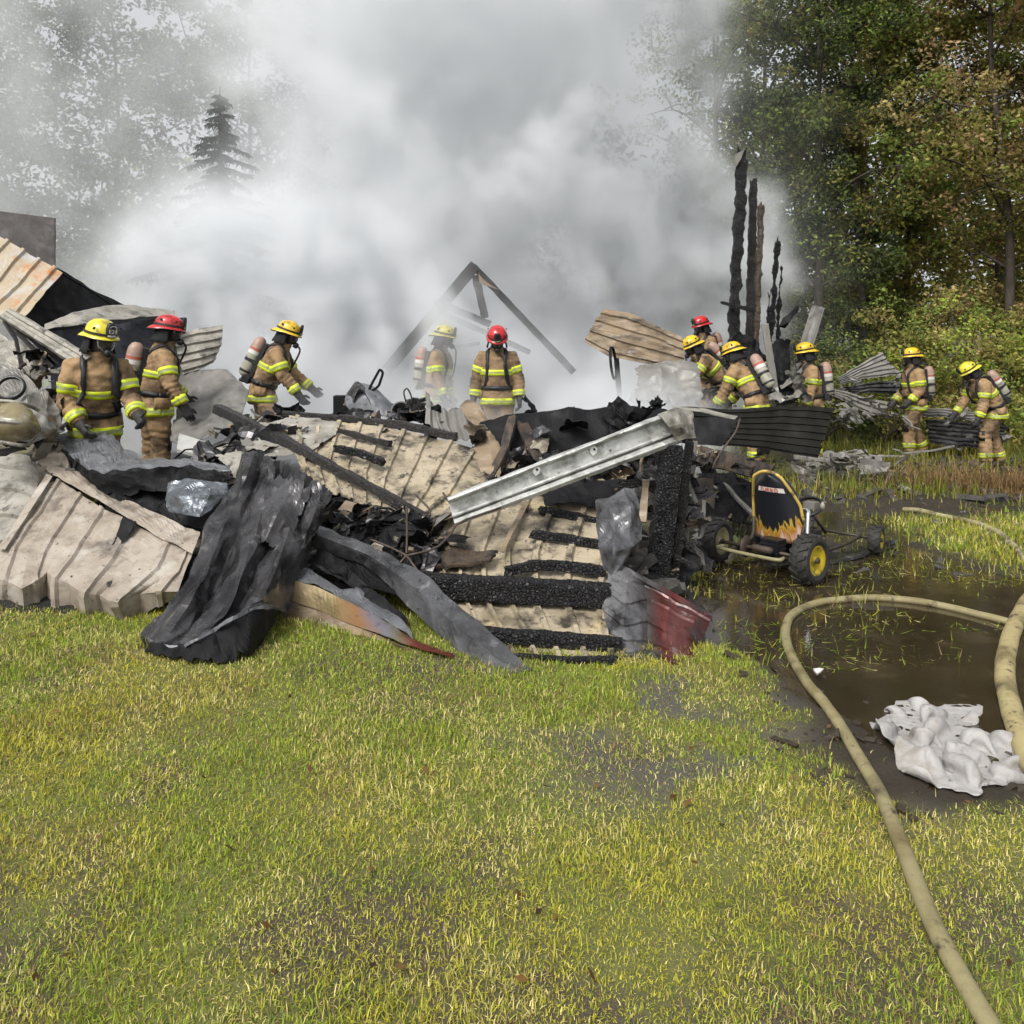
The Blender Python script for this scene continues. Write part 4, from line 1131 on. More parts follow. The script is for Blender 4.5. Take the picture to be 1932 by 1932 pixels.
sheet('gusset_plate', [[(903, 515, 11.54), (912, 530, 11.54)], [(905, 535, 11.54), (945, 548, 11.54)]], M['tan_burnt'], nu=6, nv=6, crumple=.004, parent=tr)

# ---------------------------------------------------------------- right of the smoke
sheet('curved_sheet', [
    [(1140, 583, 11.5), (1187, 592, 11.35), (1237, 612, 11.2), (1288, 636, 11.1)],
    [(1120, 615, 11.3), (1172, 628, 11.15), (1236, 645, 11.0), (1290, 664, 10.95)],
    [(1102, 644, 11.3), (1146, 672, 11.1), (1237, 690, 11.0), (1292, 700, 10.9)]],
    M['tan_burnt'], nu=24, ribs=4, rib_dir='u', rib_h=.03, rib_w=.3, crumple=.03, cs=2.5, seed=80, label='tan scorched sheet curving out of the smoke beside the red helmeted firefighter', cat='metal sheet')
sheet('grey_sheet', [[(1196, 690, 11.0), (1240, 682, 10.9), (1278, 676, 10.8), (1318, 690, 10.7)], [(1206, 722, 10.7), (1245, 712, 10.5), (1282, 722, 10.5), (1322, 716, 10.4)], [(1190, 768, 10.3), (1250, 760, 10.1), (1290, 772, 10.0), (1330, 768, 10.0)]], M['old_grey'], nu=34, nv=30, crumple=.06, cs=2.2, oct=2, ridge=2, seed=81, jag=.14,
      label='grey sheet under the tan curved sheet, half in the smoke', cat='metal sheet')
beam('charred_stud', [(1268, 650, 11.15), (1262, 800, 11.1)], .09, .07, M['char_fine'], amp=.012, seed=61, segs=24, ragged=.05, label='charred stud propping the right end of the tan curved sheet', cat='post')
beam('charred_stud', [(1160, 632, 11.35), (1172, 800, 11.3)], .07, .07, M['char_fine'], amp=.012, seed=62, segs=24, ragged=.05, label='charred stud propping the left end of the tan curved sheet', cat='post')
lathe('bent_wheel_rim', [(-.012, .20), (-.018, .22), (.018, .22), (.012, .20)], W(1157, 685, 10.4), Vector((1, -.28, .1)), M['black'], sides=32, caps=False, label='black wheel rim edge on in front of the tan curved sheet', cat='wheel rim')
QP = 'tall charred posts still standing at the right of the smoke'
for pts, w_, mm, lab, ex in (
        ([(1399, 286, 12.4), (1396, 400, 12.4), (1388, 520, 12.4), (1383, 690, 12.4)], .15, 'char', 'tallest charred post, ragged, with a flake at its top', {}),
        ([(1422, 340, 12.7), (1419, 450, 12.7), (1414, 700, 12.7)], .12, 'char_fine', 'second tallest post, bluish and straight, right of the tallest', {}),
        ([(1436, 390, 12.5), (1432, 500, 12.5), (1424, 710, 12.5)], .085, 'char_brown', 'brown split post just right of the bluish one', {}),
        ([(1467, 458, 12.9), (1460, 560, 12.9), (1452, 660, 12.9)], .065, 'char', 'thin pointed charred post, fourth from the left', {}),
        ([(1475, 502, 13.1), (1470, 570, 13.1), (1466, 650, 13.1)], .045, 'char', 'thinnest and shortest of the tall charred posts', {}),
        ([(1452, 560, 12.8), (1448, 640, 12.8)], .04, 'char', 'short charred splinter between the brown post and the thin ones', {})):
    beam('charred_post', pts, w_, w_, M[mm], amp=.05 if mm == 'char' else .028, ns=5.5, seed=w_ * 77, segs=110, around=3, ragged=.2, label=lab, cat='post', group=QP, cell=.008, cellsize=.07)
sheet('post_flake', [[(1386, 292, 12.3), (1404, 282, 12.3)], [(1386, 318, 12.3), (1398, 300, 12.3)]], M['grey_wood'], nu=6, nv=6, crumple=.01, thick=.02, label='pale wood flake at the top of the tallest post', cat='wood flake')
beam('charred_stick', [(1362, 571, 12.3), (1392, 578, 12.2), (1424, 586, 12.3)], .06, .05, M['char'], amp=.012, seed=3, segs=24, ragged=.05, label='charred crosspiece nailed across the tallest post', cat='log')
sheet('black_heap_sheet', [[(1355, 660, 12.2), (1395, 625, 12.2), (1430, 640, 12.2), (1445, 690, 12.1)], [(1345, 760, 11.9), (1390, 750, 11.8), (1425, 750, 11.8), (1450, 765, 11.9)]], M['black'], nu=40, nv=30, crumple=.10, cs=3, seed=84, jag=.12,
      label='black torn sheeting heaped round the foot of the tallest posts', cat='metal sheet')
sheet('black_heap_sheet', [[(1450, 650, 12.3), (1470, 640, 12.3), (1492, 640, 12.3)], [(1452, 700, 12.1), (1475, 700, 12.0), (1488, 680, 12.2)], [(1462, 765, 12.0), (1480, 765, 11.9), (1500, 760, 12.0)]], M['black'], nu=24, nv=30, crumple=.06, cs=3, seed=85, jag=.1,
      label='black sheet hanging right of the pale leaning board', cat='metal sheet')
sheet('curled_scrap', [[(1478, 600, 12.1), (1492, 588, 12.1), (1508, 574, 12.1)], [(1470, 616, 12.0), (1492, 606, 12.0), (1507, 580, 12.0)], [(1448, 612, 12.1), (1480, 618, 12.1), (1503, 590, 12.1)]], M['black'], nu=18, nv=14, crumple=.015, seed=86,
      label='black curled scrap like a scoop beside the thin charred posts', cat='metal sheet')
beam('grey_board', [(1443, 612, 11.9), (1452, 670, 11.85), (1463, 742, 11.8)], .11, .03, M['grey_wood'], amp=.008, seed=6, segs=30, ragged=.04, label='pale grey board leaning at the foot of the charred posts', cat='board')
sheet('leaning_sheet', [[(1532, 576, 13.2), (1556, 581, 13.2)], [(1512, 640, 13.0), (1535, 650, 13.0)], [(1484, 740, 12.8), (1520, 745, 12.8)]], M['old_grey'], nu=12, nv=24, ribs=2, rib_h=.02, crumple=.015, seed=87,
      label='tall grey sheet leaning behind the firefighter with the white topped tank, against the trees', cat='metal sheet')
sheet('curled_scrap', [[(1470, 728, 12.0), (1490, 712, 12.0), (1512, 694, 12.0)], [(1475, 735, 11.9), (1495, 722, 11.9), (1514, 700, 11.9)]], M['old_grey'], nu=14, nv=6, crumple=.01, seed=88, label='small grey curved scrap left of the yellow helmeted firefighter standing alone', cat='metal sheet')
fan = [
    ([[(1579, 716, 14.0), (1620, 690, 14.1), (1662, 664, 14.2)], [(1582, 722, 13.9), (1625, 702, 14.0), (1678, 684, 14.0)], [(1586, 728, 13.8), (1630, 716, 13.8), (1700, 708, 13.8)]], 'old_grey', 5, 'fan shaped grey roofing sheet lying before the trees'),
    ([[(1586, 733, 13.7), (1640, 724, 13.8), (1702, 716, 13.8)], [(1590, 742, 13.6), (1640, 742, 13.6), (1705, 745, 13.6)]], 'ash_grey', 3, 'darker grey sheet just under the fan shaped one'),
    ([[(1570, 735, 13.4), (1620, 748, 13.4), (1690, 760, 13.4)], [(1572, 748, 13.2), (1610, 766, 13.2), (1650, 785, 13.2)]], 'grey_wood', 3, 'weathered sheet slanting down below the fan of roofing'),
    ([[(1742, 770, 13.6), (1800, 775, 13.6), (1870, 782, 13.6)], [(1740, 786, 13.4), (1800, 790, 13.4), (1880, 796, 13.4)]], 'old_grey', 3, 'grey sheet flat on the ground between the two firefighters at the right'),
    ([[(1745, 792, 13.2), (1810, 796, 13.2), (1905, 806, 13.2)], [(1752, 838, 12.6), (1810, 846, 12.6), (1890, 840, 12.7)]], 'ash_grey', 6, 'dark ribbed sheet behind the bent firefighter at the far right')]
for rows, mm, nr, lab in fan:
    sheet('roofing_sheet', rows, M[mm], nu=20, ribs=nr, rib_dir='u', rib_h=.035, rib_w=.4, crumple=.03, cs=2, seed=nr * 3.3 + len(lab), jag=.05, label=lab, cat='roof sheet', group='grey roofing sheets strewn before the trees')
RB = 'burnt boards and beams on the ground by the go kart'
beam('wide_board', [(1318, 858, 8.1), (1395, 876, 7.9), (1455, 895, 7.75)], .06, .19, M['char_brown'], amp=.008, seed=9, segs=30, up=Vector((0, .25, 1)), ragged=.03, label='wide brown board on edge behind the go kart seat', cat='board', group=RB)
beam('charred_beam', [(1478, 903, 10.8), (1590, 905, 10.7), (1712, 902, 10.6)], .2, .16, M['char_fine'], amp=.03, ns=3, seed=10, segs=50, ragged=.06, label='long charred beam flat on the ground beyond the go kart', cat='beam', group=RB)
beam('charred_beam', [(1500, 862, 11.6), (1560, 868, 11.4), (1612, 884, 11.0)], .16, .06, M['grey_wood'], amp=.012, seed=12, segs=30, ragged=.04, label='grey plank slanting below the dark olive panel', cat='beam', group=RB)
beam('charred_beam', [(1585, 856, 12.0), (1650, 860, 12.0), (1705, 861, 12.0)], .05, .03, M['pale'], amp=.006, seed=13, segs=24, label='pale strip of wood lying left of the walking firefighter', cat='beam', group=RB)
beam('charred_beam', [(1700, 856, 12.3), (1760, 850, 12.2), (1800, 842, 12.2)], .05, .03, M['grey_wood'], amp=.006, seed=14, segs=20, label='grey lath by the boots of the walking firefighter', cat='beam', group=RB)
beam('charred_beam', [(1840, 890, 11.2), (1900, 888, 11.2), (1960, 886, 11.2)], .09, .07, M['char_fine'], amp=.01, seed=15, segs=24, label='dark bar at the right edge behind the boots of the bent firefighter', cat='beam', group=RB)
beam('charred_beam', [(1362, 905, 7.7), (1390, 940, 7.3), (1425, 975, 6.9)], .035, .03, M['grey_wood'], amp=.005, seed=16, segs=20, label='grey bar slanting to the ground left of the go kart seat', cat='beam', group=RB)
beam('charred_beam', [(1330, 905, 7.4), (1332, 960, 7.2), (1335, 1010, 7.1)], .16, .05, M['char_brown'], amp=.008, seed=17, segs=20, label='dark upright board between the charred posts and the go kart', cat='beam', group=RB)
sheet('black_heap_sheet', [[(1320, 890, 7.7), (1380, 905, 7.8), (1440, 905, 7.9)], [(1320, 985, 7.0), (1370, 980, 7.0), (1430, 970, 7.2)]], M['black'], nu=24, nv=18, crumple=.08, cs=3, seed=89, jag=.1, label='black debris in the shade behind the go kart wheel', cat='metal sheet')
sheet('flat_board', [[(1558, 1043, 6.75), (1620, 1035, 6.8), (1692, 1018, 6.98)], [(1562, 1064, 6.28), (1625, 1050, 6.5), (1690, 1026, 6.95)]], M['ash_grey'], nu=16, nv=5, crumple=.006, thick=.02, label='dark flat board on the wet ground between the go kart wheels', cat='board')

# ---------------------------------------------------------------- loose rubble (uncountable)
def rubble_mesh(name, n, area, size, m, seed, zf, label):
    rs = np.random.RandomState(seed)
    V, Fc = [], []
    k = 0
    for i in range(n):
        x, y = area(rs)
        s = size[0] + (size[1] - size[0]) * rs.rand() ** 3
        el = 1 + 3.5 * rs.rand() ** 2
        A = Matrix.Rotation(rs.rand() * 6.28, 3, 'Z') @ Matrix.Rotation(rs.normal() * .4, 3, 'X') @ Matrix.Rotation(rs.normal() * .3, 3, 'Y')
        c = Vector((x, y, zf(x, y) + s * .25))
        vv, ff = box_data(Vector((0, 0, 0)), Vector((s * el * .5, 0, 0)), Vector((0, s * .5, 0)), Vector((0, 0, s * .28)), k)
        V += [c + A @ (p + Vector(rs.normal(size=3)) * s * .10) for p in vv]; Fc += ff; k += 8
    o = mk(name, V, Fc, m, origin=(0, 0, 0))
    return tag(o, label, kind='stuff')


def scrap_mesh(name, n, spots, m, seed, label):
    rr = random.Random(seed); parts = []
    for i in range(n):
        (x0, x1, y0, y1, Y0, Y1) = rr.choice(spots)
        f = rr.random()
        c = W(rr.uniform(x0, x1), y1 + (y0 - y1) * f, Y0 + (Y1 - Y0) * f)
        L = rr.uniform(.06, .32); d = Vector((rr.gauss(0, 1), rr.gauss(0, .6), rr.gauss(0, .45))).normalized()
        pts = [c - d * L * .5, c + Vector((rr.gauss(0, .12), rr.gauss(0, .12), rr.gauss(0, .12))) * L, c + d * L * .5]
        if rr.random() < .45:
            parts.append(tube_data(spline(pts, 5), rr.uniform(.005, .02), 5))
        else:
            w_ = rr.uniform(.015, .06); sd = d.cross(Vector((rr.gauss(0, 1), rr.gauss(0, 1), 1))).normalized()
            V = []; q = spline(pts, 5)
            for k, p in enumerate(q):
                for sg in (-1, 1): V.append(p + sd * w_ * sg * rr.uniform(.5, 1.1))
            parts.append((V, [(2 * k, 2 * k + 1, 2 * k + 3, 2 * k + 2) for k in range(5)]))
    V, Fc = join(parts)
    return tag(mk(name, V, Fc, m, origin=(0, 0, 0)), label, kind='stuff')
hollow = [(610, 800, 960, 1045, 5.25, 5.6), (960, 1260, 850, 930, 6.0, 6.4), (100, 440, 860, 960, 6.0, 6.5), (1200, 1330, 860, 1090, 5.6, 5.9), (420, 560, 780, 850, 6.6, 7.4), (650, 860, 770, 800, 7.2, 8.0), (1310, 1450, 850, 990, 7.1, 8.0), (0, 120, 690, 850, 6.4, 7.0), (780, 830, 1010, 1060, 5.2, 5.4)]
scrap_mesh('debris', 210, hollow, M['char_fine'], 4, 'charred sticks and slivers tangled in the hollows of the wreck')
scrap_mesh('debris', 100, hollow, M['old_grey'], 14, 'small bent grey metal scraps tangled in the hollows of the wreck')
scrap_mesh('debris', 70, hollow, M['tan_burnt'], 24, 'small scorched tan scraps tangled in the hollows of the wreck')
scrap_mesh('debris', 120, [(1480, 1720, 850, 910, 10.4, 12.0), (1560, 1720, 740, 800, 12.6, 13.6), (1380, 1520, 690, 770, 11.6, 12.4)], M['grey_wood'], 34, 'grey splinters strewn below the charred posts')


def frag_mesh(name, n, spots, m, seed, label, size=(.10, .34)):
    rr = random.Random(seed); parts = []
    for i in range(n):
        (x0, x1, y0, y1, Y0, Y1) = rr.choice(spots)
        f = rr.random()
        c = W(rr.uniform(x0, x1), y1 + (y0 - y1) * f, Y0 + (Y1 - Y0) * f)
        A = Matrix.Rotation(rr.uniform(0, 6.28), 3, 'Z') @ Matrix.Rotation(rr.gauss(.5, .6), 3, 'X') @ Matrix.Rotation(rr.gauss(0, .5), 3, 'Y')
        a = rr.uniform(*size); b = a * rr.uniform(.3, .9); sd = rr.uniform(0, 99); bend = rr.uniform(-1.4, 1.4)
        V = []
        for j in range(7):
            for k in range(10):
                x = (k / 9 - .5) * a; y = (j / 6 - .5) * b * (1 + .5 * mn.noise(Vector((k * .4, sd, 0))))
                z = bend * x * x / a + .16 * a * mn.noise(Vector((x / a * 4, y / a * 4, sd))) + .10 * a * (.3 - abs(mn.noise(Vector((x / a * 6, y / a * 6, sd + 5)))))
                V.append(c + A @ Vector((x + .12 * a * mn.noise(Vector((j * .6, sd, 3))), y, z)))
        parts.append((V, [(j * 10 + k, j * 10 + k + 1, j * 10 + k + 11, j * 10 + k + 10) for j in range(6) for k in range(9)]))
    V, Fc = join(parts)
    o = tag(mk(name, V, Fc, m, origin=(0, 0, 0)), label, kind='stuff')
    md = o.modifiers.new('t', 'SOLIDIFY'); md.thickness = .003
    return o
hollow2 = hollow + [(640, 790, 950, 1010, 5.4, 5.6), (0, 130, 650, 850, 6.5, 7.2), (880, 1260, 780, 880, 6.3, 6.6), (1290, 1450, 860, 980, 7.2, 8.2), (380, 560, 800, 860, 6.5, 7.0), (640, 860, 780, 830, 7.0, 7.6)]
frag_mesh('debris', 58, hollow2, M['black'], 41, 'black crumpled sheet fragments tangled in the wreck')
frag_mesh('debris', 46, hollow2, M['ash_grey'], 42, 'grey crumpled sheet fragments tangled in the wreck')
frag_mesh('debris', 22, hollow2, M['char_cream'], 43, 'sooty cream sheet fragments tangled in the wreck', (.08, .24))
frag_mesh('debris', 40, [(1340, 1520, 680, 760, 11.4, 12.6), (1560, 1720, 720, 800, 12.8, 13.8), (1480, 1700, 850, 900, 10.6, 12.0), (1740, 1900, 780, 850, 12.6, 13.4)], M['old_grey'], 44, 'grey sheet fragments strewn below the charred posts', (.15, .5))
frag_mesh('debris', 26, [(980, 1260, 762, 790, 6.95, 7.3), (520, 700, 775, 800, 7.4, 7.8)], M['black'], 45, 'black sheet fragments along the top of the heap', (.08, .22))
scrap_mesh('debris', 130, [(1680, 1930, 872, 940, 9.6, 11.6)], M['char_brown'], 54, 'brown sticks in the heap of brush at the right')


def on_heap(rs):
    while True:
        x, y = rs.uniform(-6, 2.2), rs.uniform(5.2, 10.5)
        if abs(x) < y * .7 and (x < 1.15 or y > 8.8): return x, y
rubble_mesh('rubble', 2600, on_heap, (.02, .16), M['rubble'], 5, standing, 'burnt bits strewn over the ash')
def on_right(rs):
    x = rs.uniform(2.3, 9.5); return x, rs.uniform(9.2, 13.0)
rubble_mesh('rubble', 900, on_right, (.02, .13), M['rubble'], 6, standing, 'burnt bits strewn beyond the go kart')
def on_mud(rs):
    x = rs.uniform(1.2, 5.5); return x, rs.uniform(5.6, 9.5)
def by_puddle(rs):
    return rs.uniform(1.1, 3.2), rs.uniform(2.75, 5.6)
rubble_mesh('mud_clods', 420, by_puddle, (.008, .035), mat('mud_clod', (.045, .034, .022), (.028, .021, .014), 8, .5, 0, .5, 40), 18, gz, 'clods of mud round the puddle')
rubble_mesh('rubble', 350, on_mud, (.012, .05), M['rubble'], 8, standing, 'small bits lying in the mud round the go kart')

# ---------------------------------------------------------------- firefighters
M['coat'] = mat('tan_turnout_cloth', (.37, .25, .135), (.26, .165, .085), 3.5, .85, 0, .9, 22, bdist=.012, spec=.2,
                stains=[((.11, .078, .05), 4, .46, .64), ((.04, .033, .028), 3.3, .54, .68), ((.43, .31, .18), 7, .58, .75)])
M['coat2'] = mat('dirty_turnout_cloth', (.27, .185, .105), (.19, .13, .075), 3.5, .85, 0, .9, 22, bdist=.012, spec=.2,
                 stains=[((.06, .048, .036), 4, .5, .7), ((.27, .18, .10), 7, .58, .75)])
M['hood'] = mat('black_hood_cloth', (.022, .021, .022), (.012, .012, .013), 5, .8, 0, .3, 60, spec=.2)
M['lime'] = mat('lime_reflective_tape', (.60, .70, .02), (.50, .60, .02), 9, .45, 0, .15, 80, bdist=.002, stains=[((.15, .16, .04), 6, .50, .66)])
M['trim'] = mat('silver_reflective_tape', (.36, .40, .17), (.22, .25, .10), 9, .4, 0, .1, 80, bdist=.002)
M['black_gear'] = mat('black_harness', (.018, .018, .02), (.012, .012, .013), 6, .5, 0, .3, 60, bdist=.003)
M['glove'] = mat('dark_leather_glove', (.035, .033, .032), (.02, .02, .02), 6, .7, 0, .4, 60, bdist=.003)
M['boot'] = mat('black_rubber_boot', (.02, .019, .018), (.035, .03, .024), 6, .5, 0, .3, 40)
M['tank'] = mat('bone_grey_air_cylinder', (.40, .38, .31), (.32, .305, .25), 6, .35, 0, .1, 40, coat=.3, bdist=.002, stains=[((.16, .15, .12), 6, .50, .70), ((.06, .055, .05), 11, .58, .72)])
M['white'] = mat('white_label', (.62, .60, .56), (.52, .50, .47), 8, .5, 0, .1, 40, bdist=.002)
M['red_label'] = mat('faded_red_label', (.42, .09, .06), (.36, .12, .08), 8, .5, 0, .1, 40)
M['pink_dome'] = mat('dusty_brown_cylinder_top', (.34, .23, .18), (.26, .17, .13), 8, .5, 0, .1, 40)
M['yellow_helmet'] = mat('yellow_helmet_shell', (.72, .48, .015), (.66, .43, .015), 6, .3, 0, .05, 40, coat=.4, bdist=.002, stains=[((.24, .16, .03), 7, .50, .68), ((.06, .045, .025), 12, .58, .70)])
M['lemon_helmet'] = mat('lemon_helmet_shell', (.66, .58, .03), (.58, .50, .03), 6, .3, 0, .05, 40, coat=.4, bdist=.002, stains=[((.20, .165, .04), 7, .50, .68), ((.06, .05, .03), 12, .57, .70)])
M['red_helmet'] = mat('red_helmet_shell', (.55, .02, .025), (.46, .02, .022), 6, .3, 0, .05, 40, coat=.4, bdist=.002, stains=[((.16, .015, .015), 7, .50, .68), ((.05, .02, .018), 12, .58, .70)])
M['lens'] = mat('dark_mask_lens', (.060, .040, .032), (.03, .026, .026), 14, .08, 0, 0, 40, spec=.6, rvar=0)
M['steel'] = mat('bright_steel', (.5, .5, .5), (.4, .4, .4), 8, .3, .8, .1, 40)


def rotm(ax, a): return Matrix.Rotation(a, 3, ax)


def ell_tube(st, sides=20, base=0):
    """stations: (centre, sidevec, frontvec) of ellipses"""
    V, Fc = [], []
    for c, a, b in st:
        for k in range(sides):
            t = 2 * math.pi * k / sides
            V.append(c + a * math.cos(t) + b * math.sin(t))
    n = len(st)
    for i in range(n - 1):
        for k in range(sides):
            q = base + i * sides + k; r = base + i * sides + (k + 1) % sides
            Fc.append((q, r, r + sides, q + sides))
    Fc.append(tuple(base + k for k in range(sides - 1, -1, -1)))
    Fc.append(tuple(base + (n - 1) * sides + k for k in range(sides)))
    return V, Fc


def remeshed(V, Fc, vox, it=5):
    me = bpy.data.meshes.new('tmp'); me.from_pydata([tuple(v) for v in V], [], Fc)
    bm = bmesh.new(); bm.from_mesh(me); bmesh.ops.recalc_face_normals(bm, faces=bm.faces); bm.to_mesh(me); bm.free()
    o = bpy.data.objects.new('tmp', me); COL.objects.link(o)
    md = o.modifiers.new('r', 'REMESH'); md.mode = 'VOXEL'; md.voxel_size = vox
    ms = o.modifiers.new('s', 'SMOOTH'); ms.factor = .5; ms.iterations = it
    dg = bpy.context.evaluated_depsgraph_get()
    ev = o.evaluated_get(dg)
    m2 = bpy.data.meshes.new_from_object(ev)
    bpy.data.objects.remove(o); bpy.data.meshes.remove(me)
    return m2


def seg_dist(p, a, b):
    ab = b - a
    t = max(0, min(1, (p - a).dot(ab) / ab.length_squared))
    return (p - a - ab * t).length, t


def glove_data(wrist, d, palm_n, side):
    """a gloved hand: palm, four unequal curled fingers and a thumb from the side of the palm"""
    d = d.normalized(); n = (palm_n - d * palm_n.dot(d)).normalized(); x = d.cross(n) * side   # x: towards the thumb
    parts = []
    parts.append(ell_tube([(wrist - d * .05, x * .052, n * .05), (wrist + d * .0, x * .048, n * .042), (wrist + d * .035, x * .048, n * .030), (wrist + d * .08, x * .052, n * .026), (wrist + d * .105, x * .046, n * .02)], 12))
    for k, (off, L) in enumerate(((.034, .074), (.012, .084), (-.011, .078), (-.033, .060))):
        b0 = wrist + d * .095 + x * off
        pts, dirn = [b0 - d * .015], d.copy()
        for j, (fr, an) in enumerate(((.4, 22 + 3 * k), (.33, 30 + 4 * k), (.27, 22))):
            dirn = (dirn * math.cos(R(an)) + n * math.sin(R(an))).normalized()
            pts.append(pts[-1] + dirn * L * fr * 1.15)
            nn = n - dirn * n.dot(dirn)
        parts.append(tube_data(pts, [.0135, .0125, .0115, .0085], 7))
    t0 = wrist + d * .03 + x * .042
    td = (d * .62 + x * .62 + n * .35).normalized()
    td2 = (d * .85 + x * .12 + n * .45).normalized()
    parts.append(tube_data([t0 - x * .015, t0 + td * .035, t0 + td * .035 + td2 * .03, t0 + td * .035 + td2 * .052], [.017, .0155, .0135, .009], 7))
    return join(parts)


def firefighter(label, px, py, Y, theta, base=None, lean=0, side=0, twist=0, head_pitch=0, head_yaw=0, armR=None, armL=None, legs=None, helmet='yellow_helmet',
                vox=.02, cloth='coat', tank=True, shield_text=None, tank_top='pink_dome', seed=1, shroud=True):
    rs = random.Random(seed); gf = rs.uniform(.97, 1.10)
    fwd = rotm('Z', R(theta - 90))
    hipz = .98
    TU = rotm('Z', R(twist)) @ rotm('Y', R(side)) @ rotm('X', R(-lean))
    piv = Vector((0, 0, hipz))
    def up(p, wgt=1.0):
        p = Vector(p)
        q = piv + TU @ (p - piv)
        return p.lerp(q, wgt)
    def upd(d): return TU @ Vector(d)
    def ssz(z, a, b):
        t = max(0, min(1, (z - a) / (b - a))); return t * t * (3 - 2 * t)
    # torso
    tor = []
    for z, rx, ry, cy in ((.78, .20, .155, .0), (.80, .222, .172, 0), (.88, .212, .165, 0), (.98, .200, .155, 0), (1.08, .192, .150, 0), (1.20, .203, .158, .005), (1.32, .214, .160, .01), (1.41, .205, .146, .005), (1.475, .165, .115, -.005), (1.51, .10, .09, -.005), (1.53, .09, .085, 0)):
        wgt = ssz(z, .80, 1.12)
        c = up((0, cy, z), wgt); rx *= gf; ry *= gf
        a = Vector((1, 0, 0)).lerp(upd((1, 0, 0)), wgt) * rx; b = Vector((0, 1, 0)).lerp(upd((0, 1, 0)), wgt) * ry
        tor.append((c, a, b))
    HR = rotm('Z', R(head_yaw)) @ rotm('X', R(-head_pitch))
    neck = up((0, .0, 1.50)); HN = up((0, .012, 1.555))
    def hd(p): return HN + HR @ (Vector(p) - Vector((0, .012, 1.555)))
    hx, hy = HR @ Vector((1, 0, 0)), HR @ Vector((0, 1, 0))
    head = [(neck, upd((.075, 0, 0)), upd((0, .078, 0)))]
    for z, rx, ry, cy in ((1.56, .066, .078, .012), (1.60, .072, .095, .022), (1.65, .080, .104, .022), (1.70, .084, .106, .018), (1.75, .078, .098, .014), (1.785, .05, .065, .012), (1.797, .02, .025, .012)):
        head.append((hd((0, cy, z)), hx * rx, hy * ry))
    collar = [(up((0, -.006, 1.46)), upd((.115, 0, 0)), upd((0, .105, 0))), (up((0, -.01, 1.52)), upd((.105, 0, 0)), upd((0, .100, 0))), (up((0, -.012, 1.575)), upd((.100, 0, 0)), upd((0, .098, 0)))]
    # limbs
    armR = armR or ((.18, .05, -1), (.05, .25, -1)); armL = armL or ((-.18, .05, -1), (-.05, .25, -1))
    limbs = {}
    tubes = [ell_tube(tor, 24), ell_tube(head, 18), ell_tube(collar, 18)]
    for nm, sx, (u_, f_) in (('R', 1, armR), ('L', -1, armL)):
        sh = up((sx * .185, -.005, 1.435)); u_, f_ = Vector(u_).normalized(), Vector(f_).normalized()
        el = sh + u_ * .295; wr = el + f_ * .255
        limbs[nm] = (sh, el, wr, u_, f_)
        pts = [up((sx * .10, -.005, 1.43)), sh, sh.lerp(el, .35), sh.lerp(el, .75), el, el.lerp(wr, .3), el.lerp(wr, .7), wr]
        tubes.append(tube_data(pts, [.085, .092, .090, .082, .078, .077, .068, .066], 14))
    legs = legs or (((.11, .03, .52), (.12, .0, .09)), ((-.11, .0, .52), (-.12, -.02, .09)))
    lg = []
    for sx, (kn, an) in zip((1, -1), legs):
        hp = Vector((sx * .095, 0, .93)); kn, an = Vector(kn), Vector(an)
        lg.append((hp, kn, an))
        tubes.append(tube_data([Vector((sx * .07, 0, 1.0)), hp, hp.lerp(kn, .5), kn, kn.lerp(an, .35), kn.lerp(an, .75), an + (kn - an).normalized() * .02], [.11, .125, .115, .098, .096, .094, .098], 14))
    # place: helmet top and column as in the reference
    top_l = hd((0, 0, 1.868))
    wt = W(px, py, Y)
    sc = 1.0
    zb = wt.z - top_l.z
    if base is not None:
        sc = (wt.z - base) / top_l.z; zb = base
    off = fwd @ (hd((0, .0, 1.75)) * sc)
    org = Vector((wt.x - off.x, Y - off.y, zb))
    A = Matrix.Translation(org) @ (fwd * sc).to_4x4()
    root = empty('person', org, label, 'person', 'firefighters in tan turnout gear working in the ruin')
    def X(vs): return [A @ v for v in vs]
    # one continuous clothed body
    V, Fc = join(tubes)
    me = remeshed(V, Fc, vox)
    n = len(me.vertices)
    co_ = np.empty(n * 3, dtype=np.float32); me.vertices.foreach_get('co', co_); co_ = co_.reshape(-1, 3)
    no = np.empty(n * 3, dtype=np.float32); me.vertices.foreach_get('normal', no); no = no.reshape(-1, 3)
    hc = hd((0, .015, 1.69)); nb = hd((0, 0, 1.57))
    nbz = up((0, -.012, 1.575)); axn = upd((0, 0, 1))
    newco = co_.copy()
    is_head = np.zeros(n, bool)
    for i in range(n):
        p = Vector(co_[i])
        is_head[i] = (p - hc).length < .125 and (p - nbz).dot(axn) > -.01
        if is_head[i]: continue
        d = .013 * fbm(p, 6.0, seed, 3) + .020 * (0.3 - abs(mn.noise(Vector((p.x * 9, p.y * 9, p.z * 17 + seed)))))
        for (sh, el, wr, _, _) in limbs.values():
            ds, t = seg_dist(p, el, wr)
            de = (p - el).length
            if ds < .11:
                d += .007 * math.sin(t * 30 + 3 * mn.noise(p * 6) + seed) * (1 - .5 * t)
        for (hp, kn, an) in lg:
            dk = (p - kn).length
            if dk < .24 and p.z < .8: d += .009 * math.sin((p - kn).dot((an - kn).normalized()) * 70 + 4 * mn.noise(p * 5)) * (1 - dk / .24)
        newco[i] += no[i] * d
    bm_co = [A @ Vector(c) for c in newco]
    polys = [tuple(p.vertices) for p in me.polygons]
    mi = []
    for f in polys:
        c = Vector((0, 0, 0))
        h = 0
        for v in f: c += Vector(newco[v]); h += is_head[v]
        c /= len(f)
        if h >= 2: mi.append(2)
        elif c.z < .79: mi.append(1)
        else: mi.append(0)
